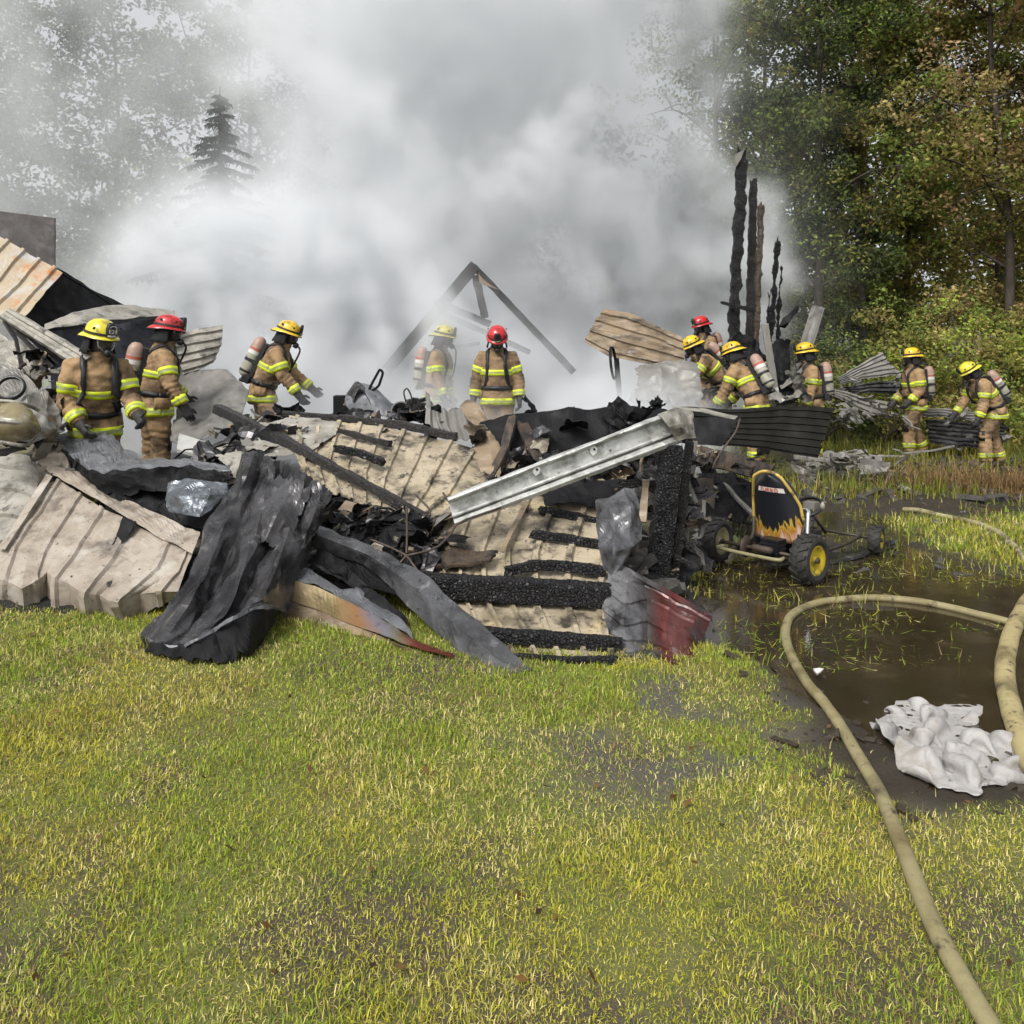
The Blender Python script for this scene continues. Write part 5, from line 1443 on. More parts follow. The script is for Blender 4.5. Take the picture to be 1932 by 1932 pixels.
    body = mk('body', bm_co, polys, [M[cloth], M['coat2'] if cloth == 'coat2' else M[cloth], M['hood']], root, True, mi)
    bpy.data.meshes.remove(me)
    bv = BVHTree.FromPolygons([tuple(v) for v in bm_co], polys)

    def wrap(p, o, maxd=.09):
        loc, nn, _, dist = bv.find_nearest(p)
        if loc is None: return p
        if dist > maxd: return p
        s = 1 if True else -1
        return loc + nn * o

    def band(name, c, a, b, ax, w_, mats=('lime', 'trim', 'lime'), o=.007, sides=36, arc=(0, 1)):
        rows = [-.5, -.17, .17, .5] if len(mats) == 3 else [-.5, .5]
        V, Fc, mi = [], [], []
        m = sides + 1
        for r in rows:
            for k in range(m):
                t = 2 * math.pi * (arc[0] + (arc[1] - arc[0]) * k / sides)
                p = c + a * math.cos(t) * 1.06 + b * math.sin(t) * 1.06 + ax * r * w_
                V.append(wrap(A @ p, o * sc))
        for i in range(len(rows) - 1):
            for k in range(sides):
                q = i * m + k
                Fc.append((q, q + 1, q + m + 1, q + m)); mi.append(i)
        ob = mk(name, V, Fc, [M[x] for x in mats], root, True, mi)
        md = ob.modifiers.new('t', 'SOLIDIFY'); md.thickness = .004; md.offset = 0
        return ob

    for nm in ('R', 'L'):
        sh, el, wr, u_, f_ = limbs[nm]
        d, s, uu = frame(u_)
        band('reflective_band', sh.lerp(el, .62), s * .09, uu * .09, u_, .085)
        d, s, uu = frame(f_)
        band('reflective_band', el.lerp(wr, .80), s * .075, uu * .075, f_, .08)
    for z, rx, ry, w_ in ((1.235, .205, .16, .075), (.845, .222, .172, .085)):
        wgt = ssz(z, .80, 1.12)
        band('reflective_band', up((0, .005, z), wgt), Vector((1, 0, 0)).lerp(upd((1, 0, 0)), wgt) * rx, Vector((0, 1, 0)).lerp(upd((0, 1, 0)), wgt) * ry, Vector((0, 0, 1)).lerp(upd((0, 0, 1)), wgt), w_, sides=56)
    for hp, kn, an in lg:
        d, s, uu = frame(an - kn)
        band('reflective_band', kn.lerp(an, .72), s * .1, uu * .1, d, .08)
        fd = Vector((0, 1, 0))
        st = [(an + Vector((0, 0, .10)), Vector((.06, 0, 0)), Vector((0, .065, 0))), (an + Vector((0, 0, 0.02)), Vector((.055, 0, 0)), Vector((0, .07, 0))), (an + Vector((0, .03, -.03)), Vector((.055, 0, 0)), Vector((0, .11, 0))),
              (an + Vector((0, .05, -.055)), Vector((.056, 0, 0)), Vector((0, .14, 0))), (an + Vector((0, .05, -.085)), Vector((.054, 0, 0)), Vector((0, .14, 0)))]
        bV, bF = ell_tube(st, 16)
        mk('boot', X(bV), bF, M['boot'], root, True)
    for nm, sx in (('R', 1), ('L', -1)):
        sh, el, wr, u_, f_ = limbs[nm]
        gV, gF = glove_data(wr + f_ * .04, f_, Vector((-sx, .25, 0)), sx)
        mk('glove', X(gV), gF, M['glove'], root, True)
    for a0, a1 in ((-.04, .09), (.41, .54)):
        wgt = ssz(.93, .80, 1.12)
        band('coat_pocket', up((0, 0, .935), wgt), Vector((1, 0, 0)).lerp(upd((1, 0, 0)), wgt) * .207, Vector((0, 1, 0)).lerp(upd((0, 1, 0)), wgt) * .16, Vector((0, 0, 1)).lerp(upd((0, 0, 1)), wgt), .115, mats=(cloth,), o=.017, sides=10, arc=(a0, a1))
    for hp, kn, an in lg:
        band('knee_patch', kn, Vector((.1, 0, 0)), Vector((0, .1, 0)), (kn - an).normalized(), .17, mats=('black_gear',), o=.008, sides=14, arc=(.08, .42))
    # breathing set
    if tank:
        ax = upd((0, 0, 1)); bk = upd((0, -1, 0)); sd = upd((1, 0, 0))
        tc = up((0, -.262, 1.0))
        tl = empty('air_tank', (0, 0, 0)); tl.parent = root
        pr = [(0, .03), (.02, .066), (.055, .082), (.40, .082), (.47, .074), (.51, .05), (.525, .02)]
        tV, tF = lathe_data([q for q in pr], tc, ax, 22); 
        mk('cylinder', X(tV), tF, M['tank'], tl, True)
        for a0, a1, m in ((.30, .345, 'white'), (.352, .385, 'red_label'), (.20, .24, 'black_gear'), (.06, .09, 'black_gear')):
            bV, bF = lathe_data([(a0, .0835), (a1, .0835)], tc, ax, 22)
            mk('tank_band', X(bV), bF, M[m], tl, True)
        bV, bF = lathe_data([(.398, .0832), (.47, .0755), (.511, .0512), (.527, .02)], tc, ax, 22)
        mk('tank_top', X(bV), bF, M[tank_top], tl, True)
        bV, bF = lathe_data([(-.07, .022), (-.065, .032), (-.03, .032), (-.03, .02), (0.02, .02)], tc, ax, 12)
        mk('valve', X(bV), bF, M['black_gear'], tl, True)
        hs_ = []
        v, f = box_data(up((0, -.172, 1.22)), sd * .085, bk * .022, ax * .26); hs_.append((v, f))
        v, f = box_data(up((0, -.195, 1.00)), sd * .11, bk * .035, ax * .05); hs_.append((v, f))
        v, f = box_data(tc + ax * .22 - bk * .05, sd * .088, bk * .045, ax * .02); hs_.append((v, f))
        v, f = join(hs_)
        mk('backplate', X(v), f, M['black_gear'], root)
        for sx in (1, -1):
            path = [(.085 * sx, -.17, 1.44), (.10 * sx, -.08, 1.53), (.115 * sx, .03, 1.53), (.125 * sx, .15, 1.42), (.13 * sx, .19, 1.28), (.15 * sx, .18, 1.16), (.17 * sx, .12, 1.06)]
            c = spline([up(q) for q in path], 24)
            V = []; w2 = .024
            for i, p in enumerate(c):
                for q in (-1, 1): V.append(wrap(A @ (p + sd * w2 * q), .012 * sc, .15))
            ob = mk('shoulder_strap', V, [(2 * i, 2 * i + 1, 2 * i + 3, 2 * i + 2) for i in range(24)], M['black_gear'], root, True)
            md = ob.modifiers.new('t', 'SOLIDIFY'); md.thickness = .01; md.offset = 0
        wgt = ssz(1.03, .8, 1.12)
        band('waist_belt', up((0, 0, 1.03), wgt), Vector((1, 0, 0)).lerp(sd, wgt) * .2, Vector((0, 1, 0)).lerp(upd((0, 1, 0)), wgt) * .155, Vector((0, 0, 1)).lerp(ax, wgt), .055, mats=('black_gear',), o=.012, sides=48)
        hp_ = spline([hd((.0, .17, 1.60)), hd((-.06, .2, 1.54)), up((-.13, .19, 1.36)), up((-.16, .17, 1.2)), up((-.17, .10, 1.05)), up((-.14, -.1, 1.0))], 20)
        hV, hF = tube_data(hp_, .011, 7)
        mk('air_hose', X(hV), hF, M['black_gear'], root, True)
    # mask
    fm = empty('face_mask', (0, 0, 0)); fm.parent = root
    st = []
    for z, rx, ry, cy in ((1.755, .05, .03, .085), (1.74, .068, .05, .085), (1.70, .076, .058, .085), (1.66, .074, .058, .088), (1.625, .06, .055, .085), (1.60, .045, .045, .08)):
        st.append((hd((0, cy, z)), hx * rx, hy * ry))
    lV, lF = ell_tube(st, 20)
    mk('lens', X(lV), lF, M['lens'], fm, True)
    for sx in (-1, 1):
        fV, fF = tube_data([hd((sx * .05, .125, 1.755)), hd((sx * .078, .098, 1.71)), hd((sx * .07, .11, 1.65)), hd((sx * .03, .14, 1.61))], .006, 6)
        mk('lens_frame', X(fV), fF, M['steel'] if shield_text else M['black_gear'], fm, True)
    rV, rF = lathe_data([(0, .03), (.0, .036), (.035, .036), (.05, .028), (.055, .01)], hd((0, .125, 1.605)), HR @ Vector((0, 1, -.25)), 14)
    mk('regulator', X(rV), rF, M['black_gear'], fm, True)
    # helmet
    hl = empty('helmet', (0, 0, 0)); hl.parent = root
    sides = 40
    st = []
    zz = [(1.725, 1.0), (1.75, 1.0), (1.79, .95), (1.825, .80), (1.85, .56), (1.862, .30), (1.866, .08)]
    V, Fc = [], []
    for z, k in zz:
        for j in range(sides):
            t = 2 * math.pi * j / sides
            rr = 1 + .035 * max(0, math.cos(t * 6 + math.pi / 2)) ** 6 * (1 if .1 < k < 1 else .3)
            V.append(hd(((.120) * k * rr * math.cos(t), .005 + .144 * k * rr * math.sin(t), z)))
    for i in range(len(zz) - 1):
        for j in range(sides):
            q = i * sides + j; r = i * sides + (j + 1) % sides
            Fc.append((q, r, r + sides, q + sides))
    Fc.append(tuple(range((len(zz) - 1) * sides, len(zz) * sides)))
    mk('shell', X(V), Fc, M[helmet], hl, True)
    V, Fc, mi = [], [], []
    for ring, (o_in, dz) in enumerate(((0, .0), (.5, -.008), (1.0, -.022), (1.0, -.030), (.4, -.018), (0, -.012))):
        for j in range(sides):
            t = 2 * math.pi * j / sides
            back = max(0, -math.sin(t))
            ext = .020 + .046 * back ** 1.5 + .010 * max(0, math.sin(t)) ** 2
            V.append(hd(((.122 + ext * o_in) * math.cos(t), .005 + (.147 + ext * o_in) * math.sin(t), 1.735 + dz * (1 + 1.1 * back))))
    for i in range(5):
        for j in range(sides):
            q = i * sides + j; r = i * sides + (j + 1) % sides
            Fc.append((q, r, r + sides, q + sides)); mi.append(0 if i < 2 else 1)
    mk('brim', X(V), Fc, [M[helmet], M['black_gear']], hl, True, mi)
    bV = []
    for z, k in ((1.742, 1.02), (1.762, 1.005)):
        for j in range(sides):
            t = 2 * math.pi * j / sides
            bV.append(hd((.1265 * k * math.cos(t), .005 + .152 * k * math.sin(t), z)))
    mk('helmet_band', X(bV), [(j, (j + 1) % sides, sides + (j + 1) % sides, sides + j) for j in range(sides)], M['black_gear'], hl, True)
    for s3 in (-1, 1):     # rivet-like vent plugs and reflective tabs
        for t0 in (.25, -.25):
            p = hd((s3 * .118, .02 + t0 * .3, 1.80)); dn = HR @ Vector((s3, 0, .35))
            q, f = lathe_data([(-.004, .014), (.006, .012), (.006, .001)], p, dn, 8)
            mk('vent_plug', X(q), f, M['black_gear'], hl, True)
    sV = []
    for zi, (z, w2) in enumerate(((1.735, .038), (1.77, .044), (1.81, .046), (1.84, .036), (1.86, .018))):
        for xi in (-1, -.5, 0, .5, 1):
            sV.append(hd((xi * w2, .172 - .02 * xi * xi - .004 * zi, z)))
    sF = [(r * 5 + c, r * 5 + c + 1, r * 5 + c + 6, r * 5 + c + 5) for r in range(4) for c in range(4)]
    ob = mk('front_shield', X(sV), sF, M['black_gear'], hl, True)
    md = ob.modifiers.new('t', 'SOLIDIFY'); md.thickness = .008; md.offset = 0
    bV = [hd((x * .036, .1795 - .012 * x * x, z)) for z in (1.742, 1.757) for x in (-1, -.33, .33, 1)]
    ob = mk('shield_panel', X(bV), [(i, i + 1, i + 5, i + 4) for i in range(3)], M['white'] if shield_text else M['trim'], hl)
    md = ob.modifiers.new('t', 'SOLIDIFY'); md.thickness = .003; md.offset = 1
    if shield_text:
        arcv = [hd((math.cos(a) * r, .178, 1.812 + math.sin(a) * r * .8)) for r in (.026, .036) for a in np.linspace(R(20), R(160), 9)]
        ob = mk('shield_arc', X(arcv), [(i, i + 1, i + 10, i + 9) for i in range(8)], M['white'], hl)
        fc = bpy.data.curves.new('shield_number', 'FONT')
        fc.body = shield_text; fc.size = .05; fc.align_x = 'CENTER'; fc.align_y = 'CENTER'; fc.extrude = .001
        fc.materials.append(M['white'])
        ft = bpy.data.objects.new('tmp', fc); COL.objects.link(ft)
        fm_ = bpy.data.meshes.new_from_object(ft.evaluated_get(bpy.context.evaluated_depsgraph_get()))
        bpy.data.objects.remove(ft)
        fo = link('shield_number', fm_, hl)
        xa = (A.to_3x3() @ HR @ Vector((-1, 0, 0))).normalized(); za = (A.to_3x3() @ HR @ Vector((0, -.12, 1))).normalized(); ya = xa.cross(za).normalized()
        mm = Matrix((xa, za, xa.cross(za))).transposed().to_4x4()
        mm.translation = (A @ hd((0, .1815, 1.788))) - root.location
        fo.matrix_local = mm
    if shroud:
        V, Fc = [], []
        for z, k in ((1.735, 1.0), (1.66, 1.02), (1.60, 1.12), (1.565, 1.22)):
            for j in range(25):
                t = math.pi * (1 - .12) + math.pi * (1.24) * j / 24
                V.append(hd((.112 * k * math.cos(t), .0 + .122 * k * math.sin(t), z + .006 * math.sin(j * 1.9))))
        for i in range(3):
            for j in range(24):
                q = i * 25 + j
                Fc.append((q, q + 1, q + 26, q + 25))
        ob = mk('neck_shroud', X(V), Fc, M['hood'], hl, True)
        md = ob.modifiers.new('t', 'SOLIDIFY'); md.thickness = .008; md.offset = 0
    return root


firefighter('firefighter in a lemon helmet with a lettered black shield, leftmost of all', 190, 601, 6.75, -42, lean=20, twist=-14, head_pitch=14, head_yaw=10,
            armR=((.10, -.15, -1), (-.15, .75, -.75)), armL=((-.15, .35, -1), (.1, .8, -.5)), helmet='lemon_helmet', vox=.014, shield_text='E21', cloth='coat', seed=1)
firefighter('firefighter in a red helmet seen from behind, with a grey air tank, second from left', 318, 593, 8.25, 38, lean=9, side=5, twist=-8, head_pitch=10, head_yaw=-28,
            armR=((.42, .08, -1), (.28, .45, -.95)), armL=((-.3, .25, -1), (0, .6, -.6)), helmet='red_helmet', vox=.015, seed=2)
firefighter('firefighter in a yellow helmet stooping to the right with one arm reaching down', 545, 605, 9.6, 4, lean=26, head_pitch=20, head_yaw=-8,
            armR=((.1, .38, -1), (.0, .62, -.8)), armL=((-.1, .5, -.9), (0, .7, -.6)), legs=(((.11, .16, .54), (.12, -.02, .09)), ((-.11, -.02, .52), (-.12, -.25, .10))), helmet='yellow_helmet', vox=.018, seed=3)
firefighter('firefighter in a yellow helmet half lost in the smoke, left of the roof truss centre', 838, 613, 10.8, -12, lean=8, head_pitch=12, helmet='lemon_helmet', vox=.022, cloth='coat', seed=4,
            armR=((.12, .1, -1), (.0, .35, -1)))
firefighter('firefighter in a red helmet facing the camera with head bowed, under the roof truss', 938, 617, 10.3, -94, lean=4, head_pitch=34, head_yaw=6, helmet='red_helmet', vox=.02, cloth='coat2', seed=5,
            armR=((.34, 0, -1), (.10, .16, -1)), armL=((-.34, 0, -1), (-.06, .16, -1)))
firefighter('firefighter in a red helmet farthest back, beside the tallest charred posts', 1322, 596, 13.2, 205, lean=14, head_pitch=16, helmet='red_helmet', vox=.022, cloth='coat2', seed=6)
firefighter('firefighter in a yellow helmet leaning far left, an arm reaching into the debris', 1304, 634, 12.0, 188, lean=46, head_pitch=26, helmet='yellow_helmet', vox=.02, seed=7,
            armL=((-.15, .62, -.75), (-.05, .62, -.8)), armR=((.1, .5, -.8), (0, .6, -.7)))
firefighter('firefighter in a yellow helmet seen from behind, bent forward before the charred posts', 1381, 645, 11.2, 146, lean=30, head_pitch=22, helmet='yellow_helmet', vox=.018, seed=8, twist=-8,
            armL=((-.3, .35, -1), (-.1, .5, -.8)), armR=((.25, .35, -1), (0, .6, -.7)))
firefighter('firefighter in a plain yellow helmet standing alone behind the dark olive panel', 1519, 645, 12.4, 176, base=.0, lean=7, head_pitch=10, helmet='yellow_helmet', vox=.02, seed=9,
            armL=((-.1, .08, -1), (-.02, .38, -1)))
firefighter('firefighter in a yellow helmet walking left past the fan of grey roofing', 1720, 655, 13.0, 180, base=.03, lean=4, head_pitch=6, helmet='yellow_helmet', vox=.02, seed=10,
            armL=((-.1, -.05, -1), (-.02, .75, -.75)), armR=((.1, .2, -1), (0, .6, -.8)), legs=(((.11, -.02, .52), (.12, -.22, .10)), ((-.11, .16, .53), (-.12, .16, .09))))
firefighter('firefighter in a dark lemon helmet bent far forward at the right edge', 1826, 684, 11.8, 178, base=.02, lean=34, head_pitch=34, helmet='lemon_helmet', vox=.018, seed=11,
            armL=((-.1, .12, -1), (0, .35, -1)), armR=((.1, .4, -1), (0, .6, -.8)), legs=(((.11, -.02, .52), (.12, -.16, .09)), ((-.11, .22, .54), (-.12, .20, .09))))

# ---------------------------------------------------------------- go kart
M['tyre'] = mat('muddy_black_tyre', (.018, .018, .018), (.035, .031, .026), 6, .7, 0, .4, 40, bdist=.003)
M['rim_yellow'] = mat('yellow_wheel_rim', (.55, .42, .02), (.42, .31, .02), 6, .45, 0, .1, 40, stains=[((.07, .055, .035), 11, .50, .64)])
M['rim_pale'] = mat('dirty_pale_rim', (.26, .24, .12), (.20, .18, .11), 6, .5, 0, .1, 40, stains=[((.05, .045, .04), 7, .54, .72)])
M['kart_black'] = mat('black_vinyl', (.014, .015, .020), (.010, .010, .013), 6, .4, 0, .15, 60, bdist=.002)
M['pipe_yellow'] = mat('yellow_painted_pipe', (.56, .40, .10), (.46, .32, .07), 6, .4, 0, .1, 40, stains=[((.06, .05, .03), 11, .52, .64)])
M['chrome'] = mat('chrome_tube', (.75, .77, .78), (.65, .67, .68), 8, .2, .9, .05, 40)
M['frame_dark'] = mat('greasy_dark_frame', (.035, .030, .024), (.06, .048, .035), 8, .55, .2, .3, 40)

kr = Vector((.644, -.765, 0)); kf = Vector((.765, .644, 0)); ku = Vector((0, 0, 1))
kc = Vector((1.915, 6.085, -.02))
kart = empty('go_kart', kc, 'black go kart with a flame painted seat back, standing in the mud', 'go kart')
def K(r, f, u): return kc + kr * r + kf * f + ku * u


def wheel(c, axis, R_, w_, rim, knobs=16, rimside=1):
    wh = empty('wheel', c); wh.parent = kart; wh.location = c - kart.location
    pr = [(-w_ * .42, R_ * .62), (-w_ * .5, R_ * .78), (-w_ * .46, R_ * .92), (-w_ * .3, R_ * .985), (0, R_), (w_ * .3, R_ * .985), (w_ * .46, R_ * .92), (w_ * .5, R_ * .78), (w_ * .42, R_ * .62)]
    parts = [lathe_data(pr, c, axis, 36)]
    d, s, u = frame(axis)
    for k in range(knobs):
        a = 2 * math.pi * k / knobs
        for sg in (-1, 1):
            aa = a + (.5 * 2 * math.pi / knobs if sg > 0 else 0)
            rad = s * math.cos(aa) + u * math.sin(aa); tan = -s * math.sin(aa) + u * math.cos(aa)
            parts.append(box_data(c + rad * R_ * .985 + d * sg * w_ * .22, (d * .8 + tan * .45 * sg).normalized() * w_ * .24, tan * R_ * .055, rad * R_ * .06))
    V, F_ = join(parts)
    mk('tyre', V, F_, M['tyre'], wh, False)
    for sg in (-1, 1):
        V, F_ = lathe_data([(sg * w_ * .40, R_ * .64), (sg * w_ * .44, R_ * .60), (sg * w_ * .30, R_ * .50), (sg * w_ * .22, R_ * .18), (sg * w_ * .34, R_ * .15), (sg * w_ * .34, .004)], c, axis, 28)
        mk('rim', V, F_, M[rim], wh, True)
    V, F_ = lathe_data([(w_ * .30, .018), (w_ * .5, .018), (w_ * .5, .002)], c, axis, 10)
    mk('hub', V, F_, M['frame_dark'], wh, True)
    V, F_ = box_data(c + axis.normalized() * w_ * .36, (kf * .6 + ku * .2).normalized() * R_ * .16, axis.normalized() * w_ * .06, ku * R_ * .05)
    mk('rim_slot', V, F_, M['frame_dark'], wh)


wheel(K(.41, 0, .175), kr, .178, .15, 'rim_yellow')
wheel(K(-.41, 0, .175), (kr + kf * .12).normalized(), .178, .15, 'rim_pale')
wheel(K(.30, 1.28, .115), (kr * 1 + kf * .25).normalized(), .118, .10, 'rim_yellow', 12)
wheel(K(-.30, 1.28, .115), (kr * 1 + kf * .25).normalized(), .118, .10, 'rim_pale', 12)
tube('rear_axle', [K(-.40, 0, .175), K(.40, 0, .175)], .014, M['rebar'], kart, sides=10)
tube('rear_bumper', [K(-.26, -.10, .17), K(-.24, -.17, .165), K(.22, -.17, .165), K(.26, -.10, .17)], .014, M['rim_pale'], kart, sides=10, sp=24)
for s_ in (-1, 1):
    tube('frame_rail', [K(.2 * s_, -.12, .15), K(.24 * s_, .3, .13), K(.22 * s_, .9, .12), K(.16 * s_, 1.3, .13)], .016, M['frame_dark'], kart, sides=10, sp=20)
tube('front_axle', [K(-.30, 1.28, .12), K(.30, 1.28, .12)], .014, M['frame_dark'], kart, sides=8)
v, f = box_data(K(0, .45, .125), kr * .22, kf * .42, ku * .008); mk('floor_pan', v, f, M['frame_dark'], kart)
v, f = join([box_data(K(.10, .02, .17 + .016 * k), kr * (.075 - .006 * (k % 2)), kf * (.06 - .006 * (k % 2)), ku * .007) for k in range(7)]); mk('engine_block', v, f, M['kart_black'], kart)
lathe('exhaust_pipe', [(0, .02), (.03, .028), (.16, .028), (.18, .012)], K(-.02, -.08, .20), kr, M['rebar'], kart, sides=12)
lathe('sprocket', [(-.006, .02), (-.006, .085), (.006, .085), (.006, .02)], K(-.12, 0, .175), kr, M['rebar'], kart, sides=24, caps=False)
# seat back: a rounded, slightly dished shell leaning back
NS, NR = 24, 16
def seat_half(t):
    return .225 * (1 - .30 * t) * (1 if t < .62 else math.sqrt(max(0, 1 - ((t - .62) / .38) ** 2.2)))
rows_ = []
for layer in (0, 1):
    for i in range(NR + 1):
        t = i / NR
        hw = max(.012, seat_half(t))
        for j in range(NS + 1):
            x = -1 + 2 * j / NS
            rows_.append(K(.09 + x * hw, .10 - .14 * t + .05 * (x * x) + (.035 if layer else 0), .235 + .535 * t + (0 if layer == 0 else 0)))
M_ = (NS + 1)
fs, uvq = [], []
for layer in (0, 1):
    b0 = layer * (NR + 1) * M_
    for i in range(NR):
        for j in range(NS):
            q = b0 + i * M_ + j
            fs.append((q, q + 1, q + M_ + 1, q + M_))
            uvq += [((j + a) / NS, (i + b) / NR) for a, b in ((0, 0), (1, 0), (1, 1), (0, 1))]
b1 = (NR + 1) * M_
rimloop = [i * M_ for i in range(NR + 1)] + [NR * M_ + j for j in range(1, NS + 1)] + [i * M_ + NS for i in range(NR - 1, -1, -1)] + [j for j in range(NS - 1, 0, -1)]
for a, b in zip(rimloop, rimloop[1:] + rimloop[:1]):
    fs.append((a, b, b + b1, a + b1)); uvq += [(.5, .9)] * 4
flame = bpy.data.materials.new('black_seat_with_painted_flames'); flame.use_nodes = True
t_ = flame.node_tree; N_ = t_.nodes; L_ = t_.links; P_ = N_['Principled BSDF']
uv_ = N_.new('ShaderNodeUVMap'); sx_ = N_.new('ShaderNodeSeparateXYZ'); L_.new(uv_.outputs[0], sx_.inputs[0])
mp_ = N_.new('ShaderNodeMapping'); L_.new(uv_.outputs[0], mp_.inputs['Vector']); mp_.inputs['Scale'].default_value = (9, 2.2, 1)
no_ = N_.new('ShaderNodeTexNoise'); no_.inputs['Scale'].default_value = 1.0; no_.inputs['Detail'].default_value = 3; no_.inputs['Distortion'].default_value = .9
L_.new(mp_.outputs[0], no_.inputs['Vector'])
def mth(op, a, b, c=0.0):
    n = N_.new('ShaderNodeMath'); n.operation = op
    for s, q in zip(n.inputs, (a, b, c)):
        if hasattr(q, 'is_output'): L_.new(q, s)
        else: s.default_value = q
    return n.outputs[0]
ab_ = mth('ABSOLUTE', mth('SUBTRACT', sx_.outputs['X'], .46), 0)
lim = mth('ADD', mth('MULTIPLY_ADD', no_.outputs[0], .85, -.30), mth('MULTIPLY', ab_, .48))
dif = mth('SUBTRACT', lim, sx_.outputs['Y'])
cr_ = N_.new('ShaderNodeValToRGB')
for e, (p_, c_) in zip([cr_.color_ramp.elements[0], cr_.color_ramp.elements[1]] + [cr_.color_ramp.elements.new(.5) for _ in range(3)], ((0, (.012, .013, .018)), (1, (.02, .012, .008)), (.49, (.012, .013, .018)), (.53, (.46, .32, .045)), (.60, (.34, .13, .015)))):
    e.position = p_; e.color = (*c_, 1)
L_.new(mth('ADD', mth('MULTIPLY', dif, .8), .5), cr_.inputs[0])
L_.new(cr_.outputs[0], P_.inputs['Base Color']); P_.inputs['Roughness'].default_value = .38
so_ = mk('seat_back', rows_, fs, flame, kart, True)
uvl = so_.data.uv_layers.new(name='UVMap'); uvl.data.foreach_set('uv', np.array(uvq, dtype=np.float32).ravel())
def SB(x, t, d=0): return K(.09 + x * max(.012, seat_half(t)), .10 - .14 * t + .05 * x * x - d, .235 + .535 * t)
arch = [SB(-1.06, t) for t in (.28, .45, .6)] + [K(.09 + .235 * .78 * math.sin(a) * .80, .10 - .14 * (.78 + .24 * math.cos(a)), .235 + .535 * (.80 + .235 * math.cos(a))) for a in np.linspace(R(-62), R(62), 7)] + [SB(1.06, t) for t in (.6, .45, .28)]
tube('seat_pipe', arch, .012, M['pipe_yellow'], kart, sides=10, sp=60)
for s_ in (-1, 1):
    tube('seat_support', [SB(1.06 * s_, .30), K(.09 + .2 * s_, .06, .24), K(.24 * s_, .04, .15)], .0145, M['frame_dark'], kart, sides=8, sp=10)
lb = empty('seat_label', (0, 0, 0)); lb.parent = kart
lv = [SB(x, t, .004) for t in (.735, .80) for x in (-.68, -.34, 0, .34, .68)]
mk('label_strip', lv, [(i, i + 1, i + 6, i + 5) for i in range(4)], M['white'], lb)
def glyph(x0, segs):
    V, F_ = [], []
    for (xa, ta, xb, tb) in segs:
        p0, p1 = SB(x0 + xa, .745 + ta * .045, .008), SB(x0 + xb, .745 + tb * .045, .008)
        dd = (p1 - p0).normalized(); nn = kf.cross(dd).normalized() * .0035
        b = len(V); V += [p0 - nn, p0 + nn, p1 + nn, p1 - nn]; F_.append((b, b + 1, b + 2, b + 3))
    mk('label_mark', V, F_, M['red_label'], lb)
for k, sg in enumerate(([(0, 1, .16, 1), (.08, 1, .08, 0)], [(0, 1, 0, 0), (0, 0, .14, 0), (.14, 0, .14, 1)], [(0, 0, 0, 1), (0, 1, .13, .9), (.13, .9, .02, .5), (.02, .5, .14, 0)], [(0, 0, 0, 1), (0, 1, .12, .8), (.12, .8, 0, .5), (0, .5, .13, .2), (.13, .2, 0, 0)], [(0, 0, 0, 1), (0, 1, .13, 1), (.13, 1, .13, 0), (.13, 0, 0, 0)])):
    glyph(-.55 + k * .2, sg)
tube('chrome_tube', [K(.26, .16, .50), K(.32, .14, .50), K(.34, .10, .45), K(.36, .05, .24)], .014, M['chrome'], kart, sides=12, sp=20)
tube('steering_column', [K(0, 1.0, .16), K(0, .72, .40)], .012, M['frame_dark'], kart, sides=8)
lathe('steering_wheel', [(-.01, .11), (-.012, .125), (.0, .135), (.012, .125), (.01, .11)], K(0, .70, .42), (kf * -.6 + ku), M['black_gear'] if 'black_gear' in M else M['kart_black'], kart, sides=28, caps=False)
v, f = box_data(K(.27, .28, .52), kr * .045, kf * .04, ku * .025); mk('fuel_tank', v, f, M['old_grey'], kart)
lathe('fuel_cap', [(0, .018), (.035, .018), (.05, .01), (.06, .002)], K(.36, .28, .50), ku, M['pale'], kart, sides=12)
v, f = box_data(K(0, .38, .22), kr * .20, kf * .18, ku * .05); mk('seat', v, f, M['kart_black'], kart)

# ---------------------------------------------------------------- fire hoses
def hose(pts, r, c1, c2, label, n=220):
    P = []
    for q in pts:
        p = G(q[0], q[1])
        P.append(Vector((p.x, p.y, max(-.03, gz(p.x, p.y)) + r * .78)))
    P = spline(P, n)
    P = [p + Vector((.006 * mn.noise(p * 3), .006 * mn.noise(p * 3 + Vector((5, 0, 0))), .004 * mn.noise(p * 5))) for p in P]
    m = mat('woven_hose_jacket', c1, c2, 5, .7, 0, .7, 160, bdist=.003, stains=[((.14, .11, .045), 4, .48, .68), ((.06, .046, .026), 3, .52, .68), ((.03, .025, .016), 13, .58, .70)])
    rad = [r * (1 + .05 * mn.noise(p * 8)) for p in P]
    return tube('fire_hose', P, rad, m, sides=14, flat=.86, label=label, cat='fire hose', group='fire hoses on the wet ground')
hose([(1960, 2120), (1850, 1930), (1765, 1770), (1706, 1620), (1674, 1535), (1640, 1460), (1600, 1395), (1560, 1332), (1520, 1280), (1490, 1225), (1482, 1185), (1495, 1156), (1532, 1138), (1592, 1128), (1660, 1126), (1730, 1132), (1800, 1145), (1860, 1160), (1935, 1178), (2050, 1190)], .027, (.29, .255, .13), (.215, .185, .095),
     'muddy yellow fire hose looping round the edge of the puddle')
hose([(1705, 962), (1735, 967), (1780, 975), (1830, 987), (1875, 1004), (1912, 1030), (1938, 1062), (1960, 1100)], .030, (.36, .33, .19), (.28, .25, .14), 'thin pale fire hose curving away over the bright green grass')
hose([(1990, 1095), (1950, 1125), (1920, 1170), (1902, 1222), (1897, 1270), (1905, 1325), (1925, 1390), (1950, 1450), (2010, 1530)], .047, (.40, .335, .165), (.33, .27, .13), 'thick tan fire hose bulging into view at the right edge')

